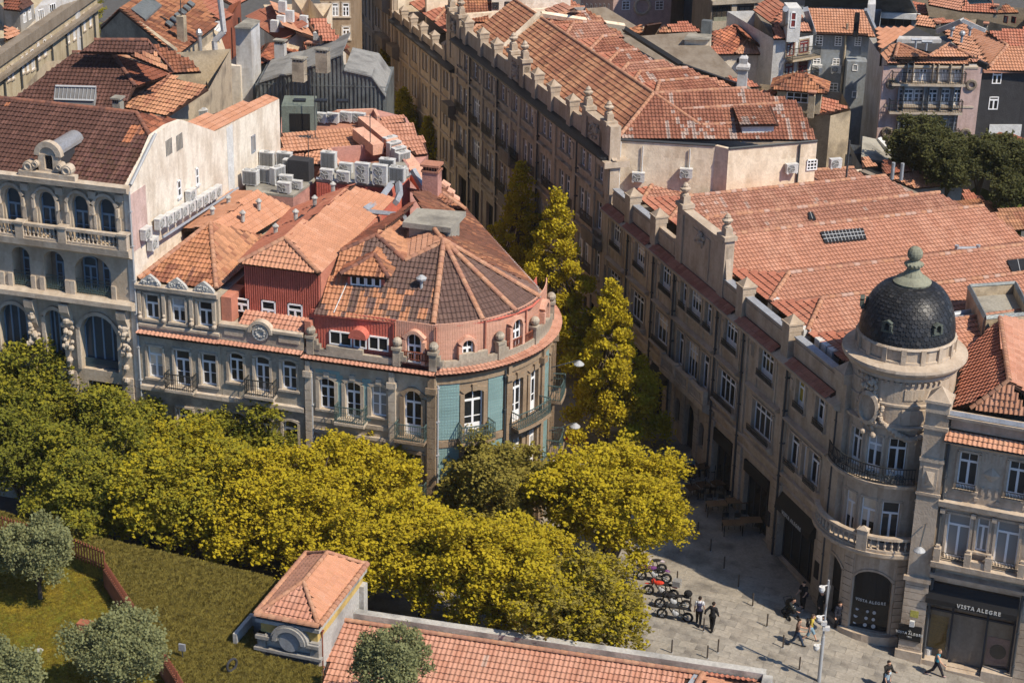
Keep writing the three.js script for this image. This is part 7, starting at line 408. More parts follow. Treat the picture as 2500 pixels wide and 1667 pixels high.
H('rear_tile_roofs', 'cluster of low stained tile roofs behind the long street block', z3, { top: [[1345, 602, 14.4], [1700, 600, 14.4]], depth: 5, wall: M.concrete, roofs: [{ p: [[1345, 600, 14.6], [1690, 590, 14.6], [1500, 525, 15.5], [1460, 545, 15.4]], pal: 'fresh' }, { p: [[1700, 600, 14.4], [1850, 590, 14.4], [1740, 535, 15.2], [1600, 525, 15.2]], pal: 'red' }], more: (B, pt) => { part(B, 'valley_gutter', [bar(pt([905, 195, 15.4]), pt([1300, 445, 15.2]), 0.25, 4), bar(pt([1300, 445, 15.2]), pt([1700, 585, 14.8]), 0.2, 4)], M.slate); const q = pt([1712, 600, 15]); part(B, 'chimney', lathe([[0.5, -1], [0.5, 1.4], [0.7, 1.5], [0.7, 1.7], [0.4, 1.9], [0.45, 2.3], [0.2, 2.5]], 4, T4(q.x, q.y, q.z, 0, 0.6)), M.lgrey); for (const [x, y] of [[1140, 605], [1320, 598]]) { const s = pt([x, y, 15]); part(B, 'dome_light', ball(0.7, s.x, s.y, s.z, 12, [1, 0.6, 1]), M.galv); } } });
H('cream_chimney_block', 'big plain cream rendered block standing above the tile roofs', z3, { top: [[1322, 262, 15], [1380, 232, 15], [1506, 235, 15], [1500, 270, 15]], wall: M.cream, cap: 1, more: (B, pt, a) => { part(B, 'flat_top', sheet([[1318, 262, 15.15], [1350, 226, 15.15], [1508, 232, 15.15], [1500, 262, 15.15]].map(pt), 0.12), M.concrete); const q = pt([1470, 220, 15.2]); part(B, 'roof_vent', fbox(facTo(q, q.clone().add(FL.d)), -0.4, 0.4, 15, 16.2, -0.3, 0.3), M.zinc); } });
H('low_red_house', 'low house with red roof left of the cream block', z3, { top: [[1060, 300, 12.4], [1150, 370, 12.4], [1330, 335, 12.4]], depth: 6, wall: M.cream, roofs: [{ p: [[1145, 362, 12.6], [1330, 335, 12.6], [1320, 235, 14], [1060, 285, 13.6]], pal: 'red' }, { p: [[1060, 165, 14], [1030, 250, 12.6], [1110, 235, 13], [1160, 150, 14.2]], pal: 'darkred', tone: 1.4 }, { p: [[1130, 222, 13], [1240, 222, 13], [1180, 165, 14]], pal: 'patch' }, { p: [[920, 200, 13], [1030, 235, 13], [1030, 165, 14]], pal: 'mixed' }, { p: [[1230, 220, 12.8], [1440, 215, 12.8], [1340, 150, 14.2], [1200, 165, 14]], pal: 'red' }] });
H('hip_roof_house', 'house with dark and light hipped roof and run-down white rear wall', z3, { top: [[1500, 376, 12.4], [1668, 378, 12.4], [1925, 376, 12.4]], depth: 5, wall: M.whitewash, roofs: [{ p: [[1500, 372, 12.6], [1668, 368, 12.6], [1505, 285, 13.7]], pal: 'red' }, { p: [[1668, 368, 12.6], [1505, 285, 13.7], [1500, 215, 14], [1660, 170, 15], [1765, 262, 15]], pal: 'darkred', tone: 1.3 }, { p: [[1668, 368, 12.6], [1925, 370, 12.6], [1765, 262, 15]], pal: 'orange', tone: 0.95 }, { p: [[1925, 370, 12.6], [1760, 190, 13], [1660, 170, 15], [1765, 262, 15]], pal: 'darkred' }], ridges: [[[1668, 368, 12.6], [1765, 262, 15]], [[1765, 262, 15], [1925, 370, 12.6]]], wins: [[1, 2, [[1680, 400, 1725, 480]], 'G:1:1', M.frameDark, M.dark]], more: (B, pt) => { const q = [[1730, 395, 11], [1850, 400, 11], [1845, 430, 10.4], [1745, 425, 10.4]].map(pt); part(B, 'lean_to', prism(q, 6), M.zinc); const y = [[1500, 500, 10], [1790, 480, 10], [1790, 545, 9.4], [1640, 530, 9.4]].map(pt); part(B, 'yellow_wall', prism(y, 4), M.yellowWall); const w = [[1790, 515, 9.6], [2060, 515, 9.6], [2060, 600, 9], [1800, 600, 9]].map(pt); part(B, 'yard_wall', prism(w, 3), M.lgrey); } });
{ const p = p3(1855, 435, 11.2); single('satellite_dish', lathe([[0.02, 0], [0.2, 0.03], [0.36, 0.12]], 14, T4(p.x, p.y, p.z, 1.2, 0.5, 0)).add(bar(p, p.clone().add(V3(0, -1, -0.2)), 0.04)), M.lgrey, 'small pale satellite dish on the yard of the run-down white house', 'satellite dish'); }
H('white_shutter_house', 'narrow white house with dark red shutters, dormer and iron balconies', z4, { top: [[252, 265, 14.5], [338, 268, 14.5], [522, 240, 14.5]], back: [[2, 9, 1], [0, 9, -3]], wall: M.white, surr: M.beige, roofs: [{ p: [[250, 265, 14.6], [345, 262, 14.6], [300, 160, 15.6], [240, 165, 15.6]], pal: 'red' }, { p: [[110, 65, 15.6], [240, 160, 15.2], [335, 35, 17.5], [230, -40, 17.5]], pal: 'red', tone: 0.8 }, { p: [[345, 216, 14.8], [518, 214, 14.8], [430, 85, 17], [345, 110, 16.6]], pal: 'fresh' }, { p: [[240, 160, 15.2], [345, 215, 14.9], [345, 110, 16.6], [335, 35, 17.5]], pal: 'red', tone: 0.9 }], wins: [[1, 2, [[342, 278, 385, 378], [430, 278, 482, 355], [330, 430, 375, 545], [420, 425, 470, 545]], 'T:0.75', M.frameRed, M.frameRed]], more: (B, pt, a) => { const f = facTo(a[1], a[2]), L = a[1].distanceTo(a[2]); for (const y of [380, 545]) { const [u, v] = f.at(...z4(430, y)); balcony(B, f, 0.1, L + 0.2, v, 0.9, M.beige, M.iron); } const d = [[345, 205, 15.4], [432, 205, 15.4]].map(pt), g = facTo(d[0], d[1]), w = d[0].distanceTo(d[1]); const D = part(B, 'dormer', fbox(g, 0, w, 14.4, 17.2, -2, 0), M.white); win(D, g, { u: w * 0.4, v: 15.6, w: w * 0.45, h: 1.3 }, 'G:1:2', M.frame, M.frameRed, 0.05); part(B, 'flue', [bar(pt([270, 440, 9]), pt([290, 190, 14.5]), 0.25, 8), bar(pt([290, 190, 14.5]), pt([330, 150, 16]), 0.25, 8), bar(pt([330, 150, 16]), pt([333, 60, 18]), 0.25, 8)], M.galv); { const q = facTo(pt([115, 70, 15]), pt([250, 265, 14.5])); part(B, 'side_wall', prism([pt([115, 70, 14.4]), pt([250, 262, 14.4]), pt([250, 262, 14.4]).add(V3(1, 0, -3)), pt([115, 70, 14.4]).add(V3(1, 0, -2))], 0), M.stoneDark); } } });
H('grey_flats', 'plain blue-grey rendered house with white windows and bright orange roof', z4, { top: [[526, 228, 13.5], [858, 240, 13.5], [962, 256, 13.5]], back: [[2, 10, 2], [0, 10, -2]], wall: M.bluegrey, roofs: [{ p: [[520, 226, 13.7], [862, 238, 13.7], [966, 252, 13.7], [882, 64, 16.6], [470, 60, 16.6]], pal: 'orange', tone: 0.95 }], wins: [[0, 1, [[540, 240, 585, 315], [672, 245, 715, 315], [808, 250, 848, 315], [522, 395, 568, 468], [655, 398, 702, 468], [505, 565, 558, 635], [632, 565, 685, 655]], 'G:2:4:0.035'], [1, 2, [[905, 285, 930, 318]], 'G:1:1']], more: (B, pt, a) => { const f = facTo(a[0], a[1]); for (const [x, y] of [[545, 495], [675, 500], [660, 680]]) { const [u, v] = f.at(...z4(x, y), 0.3); ac('fan', f.map(u, v, 0.3), Math.atan2(f.n.x, f.n.z), ['white unit under the left middle window of the blue-grey house', 'white unit under the right middle window of the blue-grey house', 'white unit under the lowest window of the blue-grey house'][x === 545 ? 0 : x === 675 ? 1 : 2], 'units on the blue-grey house'); } const o = rectOp(f, z4, 745, 385, 850, 710); const t = part(B, 'stair_bay', fbox(f, o.u - o.w / 2, o.u + o.w / 2, 0, o.v + o.h, 0, 1.6), M.bluegrey); for (const r of [[792, 438, 825, 485], [788, 622, 820, 668]]) { const q = rectOp(f, z4, ...r, 1.6); win(t, f, q, 'G:1:1', M.frame, M.glass, 1.64); } part(B, 'drain_pipe', [bar(f.map(f.at(...z4(750, 210))[0], 14.5, 0.15), f.map(f.at(...z4(700, 690))[0], 2, 0.15), 0.1)], M.beige); part(B, 'roof_edge', [bar(pt([470, 62, 16.6]), pt([525, 226, 13.8]), 0.3, 4), bar(pt([882, 64, 16.6]), pt([966, 252, 13.8]), 0.2, 4)], M.galv); const s = [[805, 100, 15.9], [840, 102, 15.9], [840, 125, 15.6], [808, 125, 15.6]].map(pt); part(B, 'rooflight', prism(s.map((p) => p.add(V3(0, 0.2, 0))), 14), M.slate); } });
H('slate_roof_hall', 'wide building with a dark slate-grey roof and pale blue front', z4, { top: [[895, 82, 13], [1230, 98, 13]], back: [[1, 16, -2], [0, 16, -18]], wall: M.bluegrey, more: (B, pt, a) => { part(B, 'roof', sheet([[460, 55, 13.2], [890, 70, 13.2], [1235, 80, 13.2], [1180, -30, 15], [470, -30, 15]].map(pt), 0.2), mat(0.13, 0.13, 0.125, { map: 'blotch' })); const f = facTo(a[0], a[1]); const o = rectOp(f, z4, 985, 105, 1190, 185); win(B, f, o, 'G:4:1:0.03', M.frameDark, M.glass, 0.05); part(B, 'fascia', fbox(f, -0.3, a[0].distanceTo(a[1]) + 0.3, 12.6, 13.1, 0, 0.4), M.white); part(B, 'chimney', prism([[895, 30, 15.5], [950, 30, 15.5], [950, 0, 15.8], [900, 0, 15.8]].map(pt), 13), M.lgrey); } });
H('balcony_hotel', 'grey stone hotel with three floors of balconied white french windows and twin orange hip roofs', z4, { top: [[960, 345, 14.8], [1032, 428, 14.8], [1648, 438, 14.8]], back: [[2, 9, 2], [0, 4, 0]], bottom: -4, wall: M.lgrey, roofs: [{ p: [[975, 352, 15], [1030, 425, 15], [1105, 300, 17], [1060, 300, 16.8]], pal: 'orange' }, { p: [[1080, 392, 15.4], [1320, 388, 15.4], [1105, 300, 17]], pal: 'orange' }, { p: [[1310, 388, 15.4], [1610, 388, 15.4], [1450, 302, 17]], pal: 'orange' }, { p: [[1030, 432, 14.9], [1115, 432, 14.9], [1040, 375, 15.8]], pal: 'fresh' }, { p: [[1590, 425, 14.9], [1660, 425, 14.9], [1620, 375, 15.8]], pal: 'fresh' }, { p: [[975, 335, 15.4], [1110, 245, 15.4], [1230, 175, 17], [1130, 190, 17], [950, 190, 17]], pal: 'orange' }, { p: [[1110, 430, 14.85], [1590, 438, 14.85], [1590, 405, 15.1], [1110, 405, 15.1]], pal: 'orange', name: 'eave_tiles', tl: 0.3 }], ridges: [[[1080, 392, 15.4], [1105, 300, 17]], [[1105, 300, 17], [1320, 388, 15.4]], [[1310, 388, 15.4], [1450, 302, 17]], [[1450, 302, 17], [1610, 388, 15.4]]], wins: [[1, 2, [...[1088, 1172, 1252, 1330, 1406, 1492].map((x) => [x, 446, x + 42, 545]), ...[1072, 1140, 1215, 1305, 1390, 1475].map((x) => [x, 606, x + 55, 735]), ...[1052, 1115, 1195, 1285, 1370, 1450].map((x) => [x, 808, x + 55, 930]), ...[1040, 1095, 1175].map((x) => [x, 975, x + 45, 1055])], 'T:0.76:3:1:0.5', M.frame, M.glassBlue]], more: (B, pt, a) => { const f = facTo(a[1], a[2]), L = a[1].distanceTo(a[2]); for (const [x, y, e] of [[1100, 553, 0], [1080, 745, 0], [1060, 940, 0]]) { const [u, v] = f.at(...z4(x, y)); balcony(B, f, u - 0.6, L - 1.0, v, 0.9, M.stoneLt, M.iron); const sh = new Geo(); for (const k of [1090, 1130, 1265, 1300, 1385, 1470]) { const [q] = f.at(...z4(k + (y > 600 ? -8 : 60), y)); sh.add(fbox(f, q, q + 0.06, v, v + (y > 600 ? 2.3 : 1.5), 0.05, 0.5)); } part(B, 'shutter', sh, y > 600 ? M.bluegrey : M.stoneLt); } for (const u of [0.4, L - 0.4]) { part(B, 'corner_pilaster', fbox(f, u - 0.75, u + 0.75, -4, 14.6, 0, 0.25), M.pinkw); const r = new Geo(); for (const v of [13.2, 9.2, 4.6]) r.add(new THREE.TorusGeometry(0.34, 0.14, 6, 14), f.m4(u, v, 0.3)); part(B, 'oculus', r, M.stoneDark); } const g = new Geo(); for (const v of [14.5, 11.3, 7.3]) g.add(profile(f, 0, L, [[0, v - 0.2], [0.3, v], [0.3, v + 0.15], [0, v + 0.2]])); part(B, 'stone_trim', g, M.stoneLt);  { const w = [[985, 335], [1110, 300], [1310, 350], [1560, 350], [1420, 280], [1215, 182], [1075, 240]].map(([x, y]) => pt([x, y, 15.4])); part(B, 'roof_well', prism(w, 14, true), M.dkgrey); const k = [[1095, 270], [1400, 270], [1380, 250], [1110, 245]].map(([x, y]) => pt([x, y, 15.7])); part(B, 'plant_units', prism(k, 15), M.lgrey); } for (const [x, y] of [[1220, 330], [1292, 345]]) { const q = pt([x, y, 16.6]); part(B, 'roof_vent', [bar(q, q.clone().add(V3(0, 0.7, 0)), 0.1), bar(q.clone().add(V3(-0.4, 0.7, 0)), q.clone().add(V3(0.4, 0.7, 0)), 0.12)], M.galv); } } });
H('dark_grey_house', 'dark grey rendered house with wide orange roof and white garage doors', z4, { top: [[1640, 482, 14], [1970, 482, 14], [2300, 490, 14]], back: [[2, 12, 0], [0, 12, 0]], bottom: -5, wall: M.dkgrey, roofs: [{ p: [[1640, 440, 14.3], [1725, 462, 14.3], [1560, 135, 19], [1400, 205, 17.4]], pal: 'orange', tone: 0.92 }, { p: [[1690, 480, 14.1], [2300, 490, 14.1], [2200, 330, 16.8], [1850, 312, 16.8]], pal: 'orange' }, { p: [[1725, 462, 14.3], [1850, 312, 16.8], [1560, 135, 19]], pal: 'orange', tone: 0.96 }, { p: [[1850, 312, 16.8], [2300, 330, 16.8], [2000, 190, 18.2], [1710, 215, 18.2]], pal: 'red' }], ridges: [[[1725, 462, 14.3], [1850, 312, 16.8]], [[1850, 312, 16.8], [1560, 135, 19]]], wins: [[0, 1, [[1752, 490, 1805, 572], [1728, 660, 1782, 748]], 'T:0.75', M.frame]], more: (B, pt, a) => { const f = facTo(a[0], a[1]), o = rectOp(f, z4, 1728, 850, 1938, 930); part(B, 'garage_door', fbox(f, o.u - o.w / 2, o.u + o.w / 2, o.v, o.v + o.h, 0, 0.08), M.white); part(B, 'eave_tiles', fbox(f, 0.5, 15, 13.9, 14.1, 0, 0.35), M.mortar); part(B, 'roof_window', new Geo().add(bar(pt([1650, 425, 14.9]), pt([1715, 455, 14.7]), 0.3, 4)), M.slate); part(B, 'white_ridge', [bar(pt([1375, 210, 17.6]), pt([1545, 140, 19.1]), 0.25, 4), bar(pt([1545, 140, 19.1]), pt([1700, 210, 18.6]), 0.2, 4)], M.lgrey); for (const [x, y] of [[1465, 250], [1590, 245], [1535, 290]]) { const q = pt([x, y, 17]); part(B, 'roof_vent', [bar(q, q.clone().add(V3(0, 0.6, 0)), 0.1), ball(0.25, q.x, q.y + 0.7, q.z, 8)], M.galv); } } });
H('corner_roofs_house', 'old stone houses with orange roofs and solar panels at the top right', z4, { top: [[1300, 110, 11], [1510, 150, 11], [1640, 130, 11], [1960, 200, 11]], back: [[3, 8, 3], [0, 8, -3]], wall: M.beige, roofs: [{ p: [[1200, 80, 13], [1310, 100, 13], [1290, 20, 14.5], [1190, 15, 14.5]], pal: 'red' }, { p: [[1225, 170, 13], [1360, 190, 13], [1330, 130, 14], [1230, 90, 14.5]], pal: 'orange' }, { p: [[1350, 165, 13], [1495, 150, 13], [1480, 130, 13.6], [1340, 132, 13.6]], pal: 'red' }, { p: [[1310, 30, 14], [1540, 75, 14], [1560, -40, 16.5], [1300, -40, 16]], pal: 'fresh' }, { p: [[1540, 75, 14], [1790, 90, 13.5], [1740, -10, 15.6], [1560, -40, 16.5]], pal: 'red' }, { p: [[1770, 90, 13], [1930, 85, 13], [1840, 20, 14.4]], pal: 'mixed' }], wins: [[2, 3, [[1828, 105, 1850, 160], [1880, 110, 1905, 160]], 'G:1:1', M.frameRed]], more: (B, pt) => { const q = [[1590, 42, 15.4], [1745, 35, 15.4], [1690, -20, 16.2], [1555, -10, 16.2]].map(pt).map((p) => p.add(V3(0, 0.3, 0))); part(B, 'solar_panel', prism(q, q.map((p) => p.y - 0.12)), M.glassBlue); for (const [x, y] of [[1770, 80], [1700, 205], [1375, 195]]) chim(B, pt, x, y, 14, 0.6, 0.6, 0.7, M.concrete, M.mortar); } });
H('white_rear_house', 'plain pale rear wall behind the far roofs', z3, { top: [[0, 60, 15], [210, 60, 15], [540, 40, 15]], back: [[2, 8, 0], [0, 8, 0]], flat: 21, wall: M.whitewash, wins: [[0, 1, [[5, 15, 50, 65], [90, 10, 135, 55]], 'G:4:3:0.03', M.frameDark, M.glassBlue]], roofs: [{ p: [[-240, 150, 15], [-20, 150, 15], [-40, -60, 18], [-230, -60, 18]], pal: 'mixed' }] });
H('turret_roof_house', 'low red-roofed house with a small glazed roof turret', z4, { top: [[200, 690, 10.8], [640, 790, 10.8], [780, 755, 10.8]], depth: 5, wall: M.beige, roofs: [{ p: [[395, 700, 11.6], [660, 765, 11], [770, 738, 11.2], [460, 600, 13.2]], pal: 'red', tone: 0.95 }, { p: [[330, 700, 11.5], [540, 780, 11], [660, 765, 11.1], [395, 690, 12]], pal: 'darkred' }, { p: [[120, 640, 12], [220, 680, 12], [330, 605, 12.8], [160, 620, 12.8]], pal: 'red' }], more: (B, pt) => { const f = facTo(pt([270, 690, 12]), pt([400, 700, 12])), L = 3.4; const t = part(B, 'roof_turret', fbox(f, 0, L, 11.2, 13, -2.4, 0), M.beige); win(t, f, { u: 1.6, v: 12, w: 1.7, h: 0.85 }, 'G:3:2:0.03', M.frame, M.glass, 0.05); const e = [f.map(-0.5, 13.05, 0.5), f.map(L + 0.5, 13.05, 0.5), f.map(L + 0.5, 13.05, -2.9), f.map(-0.5, 13.05, -2.9)], ap = f.map(L / 2, 14.2, -1.2); for (let i = 0; i < 4; i++) roof(B, [e[i], e[(i + 1) % 4], ap], 'mixed', { name: 'turret_roof' }); chim(B, pt, 505, 760, 11.6, 0.9, 0.7, 2.6, M.beige, M.mortar); } });
H('garden_side_house', 'low blue-grey house with a single-pitch orange roof and two flue pipes', z4, { top: [[1215, 1290, 8], [1542, 1262, 8]], depth: 8, sl: -4, sr: -4, bottom: -3, wall: M.bluegrey, roofs: [{ p: [[1210, 1286, 8.3], [1545, 1256, 8.3], [1275, 1165, 9.4], [1008, 1196, 9.4]], pal: 'orange' }], more: (B, pt) => { for (const [x, y] of [[1060, 1225], [1122, 1230]]) { const q = pt([x, y, 9.2]); part(B, 'flue', [bar(q, q.clone().add(V3(0, 1.3, 0)), 0.14, 8)], M.galv); } const q = pt([1465, 1240, 8.4]); part(B, 'vent_cowl', [ball(0.3, q.x, q.y + 0.2, q.z), ball(0.28, q.x + 0.8, q.y + 0.1, q.z + 0.2)], M.zinc); } });
H('low_brown_roofs', 'low brown and orange roofs beside the long salmon roofs at the right edge', z4, { top: [[840, 1120, 8.6], [1000, 1194, 8.6], [1195, 1172, 8.6]], depth: 5, bottom: -3, wall: M.bluegrey, roofs: [{ p: [[1000, 1192, 9.2], [1200, 1166, 9.2], [1148, 1094, 10.2], [990, 1110, 10.2]], pal: 'darkred', tone: 1.5 }, { p: [[860, 1145, 9.4], [965, 1135, 9.4], [900, 1075, 10.2], [850, 1070, 10.2]], pal: 'orange' }, { p: [[1600, 1462, 7.6], [1832, 1432, 7.6], [1690, 1358, 8.6], [1440, 1372, 8.6]], pal: 'mixed', tone: 0.8 }, { p: [[1540, 1370, 8], [1690, 1360, 8], [1660, 1340, 8.6], [1545, 1285, 9]], pal: 'red' }, { p: [[1840, 1575, 9], [2100, 1560, 9], [2050, 1400, 11], [1660, 1462, 11]], pal: 'patch', tone: 0.9 }], more: (B, pt) => { const q = pt([1775, 1380, 7.6]); part(B, 'chimney', [bar(q, q.clone().add(V3(0, 1.1, 0)), 0.2, 8), bar(q.clone().add(V3(0, 1.1, 0)), q.clone().add(V3(0, 1.25, 0)), 0.32, 8)], M.lgrey); part(B, 'grey_shed_roof', sheet([[850, 1080, 9], [990, 1100, 8.6], [1090, 1080, 8], [1000, 960, 9], [860, 930, 9.6]].map(pt), 0.2), M.concrete); part(B, 'white_coping', [bar(pt([970, 950, 9.2]), pt([1090, 1080, 8.2]), 0.25, 4)], M.white); } });
H('brown_gable_house', 'long low building with brown tile gable roof under the trees at right', z4, { top: [[1590, 1000, 9], [1960, 1175, 9]], depth: 5, bottom: 3, wall: M.grey, roofs: [{ p: [[1585, 995, 9.2], [1990, 1175, 9.2], [2060, 990, 8], [1805, 900, 8]], pal: 'darkred', tone: 1.4 }] });
{ const f = new Fac(p4(870, 1150, 13.5), 1, 0); const a = p4(835, 1150, 13.2), b = p4(1230, 1350, 12.9), c = p4(1520, 1475, 12.6), d = p8(1960, 250, 12.4); const g = new Geo(); for (const [p, q] of [[a, b], [b, c], [c, d]]) { const k = facTo(p, q); g.add(fbox(k, 0, p.distanceTo(q), 0, (p.y + q.y) / 2, -0.5, 0)); } single('roof_edge_wall', g, M.stoneDark, 'long dark coping wall along the far edge of the salmon roofs', 'wall'); }
// ---------- trees and garden ----------
const leafMat = (r, g, b) => { const m = new THREE.MeshPhysicalMaterial({ color: new THREE.Color().setRGB(r, g, b), roughness: 0.9, side: THREE.DoubleSide, transmission: 0.4, thickness: 0, map: TX.leaf, specularIntensity: 0.25 }); return m; };
const LM = { yellow: leafMat(0.58, 0.475, 0.022), lemon: leafMat(0.70, 0.555, 0.026), green: leafMat(0.41, 0.375, 0.03), deep: leafMat(0.27, 0.275, 0.03), olive: leafMat(0.40, 0.335, 0.06), grey: leafMat(0.34, 0.36, 0.165), dark: leafMat(0.13, 0.135, 0.04) };
const sprig = (() => { const mk = (n, R, s) => { const g = new Geo(); for (let i = 0; i < n; i++) { const c = V3(rr(-1, 1), rr(-0.8, 0.8), rr(-1, 1)).multiplyScalar(R), q = new THREE.Quaternion().setFromEuler(new THREE.Euler(rr(-1.1, 0.5), rr(0, 6.3), rr(-0.6, 0.6))); const v = (x, y, z) => V3(x, y, z).multiplyScalar(s * rr(0.75, 1.25)).applyQuaternion(q).add(c); g.tri(v(-0.5, 0, 0.05), v(0, -0.09, -0.55), v(0.5, 0, 0.05)); g.tri(v(-0.5, 0, 0.05), v(0.5, 0, 0.05), v(0, -0.09, 0.65)); } return g.buf(); }; return { broad: mk(10, 0.25, 0.155), fan: mk(9, 0.2, 0.135), small: mk(10, 0.2, 0.12), tuft: null }; })();
function tree(name, label, o) { // o: base point, crown clumps [[x,y,z,r]] relative to the base, leaf material, sprig, count
  const t = thing(name, label, 'tree', o.base, o.group); const g = new Geo(), b = o.base; const W = (x, y, z) => V3(b.x + x, b.y + y, b.z + z); const fork = o.fork || 1.8; g.add(bar(W(0, -0.3, 0), W(0, fork, 0), o.tr || 0.2, 8, (o.tr || 0.2) * 0.75)); for (const [x, y, z, r] of o.clumps.slice(0, o.limbs || 12)) { const m = W(x * 0.45, fork + (y - fork) * 0.6, z * 0.45); g.add(bar(W(0, fork - 0.15, 0), m, (o.tr || 0.2) * 0.5, 6, (o.tr || 0.2) * 0.3)).add(bar(m, W(x * 0.92, y, z * 0.92), (o.tr || 0.2) * 0.3, 5, 0.025)); } part(t, 'trunk', g, o.bark || M.bark);
  const tot = o.clumps.reduce((a, c) => a + c[3] ** 2, 0), n = o.count || 4200; const mats = o.mats || [o.leaf], src = sprig[o.sprig || 'broad'].attributes.position.array, L0 = src.length; mats.forEach((lm, mi) => { const N = Math.floor(n / mats.length), pos = new Float32Array(N * L0), uv = new Float32Array(N * L0 / 3 * 2), m4 = new THREE.Matrix4(), v = V3(0, 0, 0); let k = 0; o.clumps.forEach(([x, y, z, r], ci) => { const cnt = ci === o.clumps.length - 1 ? N - k : Math.round(N * r * r / tot); for (let i = 0; i < cnt && k < N; i++) { const d = V3(rr(-1, 1), rr(-1, 1), rr(-1, 1)); if (d.length() < 0.05) d.set(0, 1, 0); d.normalize(); if (d.y < -0.3 && rnd() < 0.6) d.y *= -1; const rad = r * (rnd() < 0.2 ? rr(1, 1.65) : 0.5 + 0.5 * Math.sqrt(rnd())); m4.compose(V3(x + d.x * rad, y + d.y * rad * (o.flat || 0.85), z + d.z * rad), new THREE.Quaternion().setFromEuler(new THREE.Euler(rr(-0.5, 0.5), rr(0, 6.3), rr(-0.5, 0.5))), V3(1, 1, 1).multiplyScalar(rr(0.7, 1.25) * (o.ls || 1))); for (let q = 0; q < L0; q += 3) { v.set(src[q], src[q + 1], src[q + 2]).applyMatrix4(m4); const w = k * L0 + q; pos[w] = v.x; pos[w + 1] = v.y; pos[w + 2] = v.z; uv[w / 3 * 2] = v.x; uv[w / 3 * 2 + 1] = v.z; } k++; } }); const gg = new THREE.BufferGeometry(); gg.setAttribute('position', new THREE.BufferAttribute(pos.slice(0, k * L0), 3)); gg.setAttribute('uv', new THREE.BufferAttribute(uv.slice(0, k * L0 / 3 * 2), 2)); gg.computeVertexNormals(); t.add(meshOf('crown', gg, lm)); }); return t; }
const round = (R, H, n, s = 1) => { const c = [], ph = s * 1.7; n = Math.round(n * 1.5); for (let i = 0; i < n; i++) { const a = i * 2.39996 + s, k = (i + 0.5) / n, el = 1 - 1.5 * k; const q = Math.sqrt(Math.max(0, 1 - el * el)), lobe = 1 + 0.2 * Math.sin(a * 3 + ph) + 0.14 * Math.sin(el * 5 + ph); const r = R * rr(0.15, 0.29), d = R * rr(0.62, 0.98) * lobe; c.push([Math.cos(a) * q * d, H + el * d * 0.82, Math.sin(a) * q * d, r]); } for (let i = 0; i < 5; i++) c.push([rr(-0.3, 0.3) * R, H + rr(-0.2, 0.3) * R, rr(-0.3, 0.3) * R, R * 0.26]); return c; };
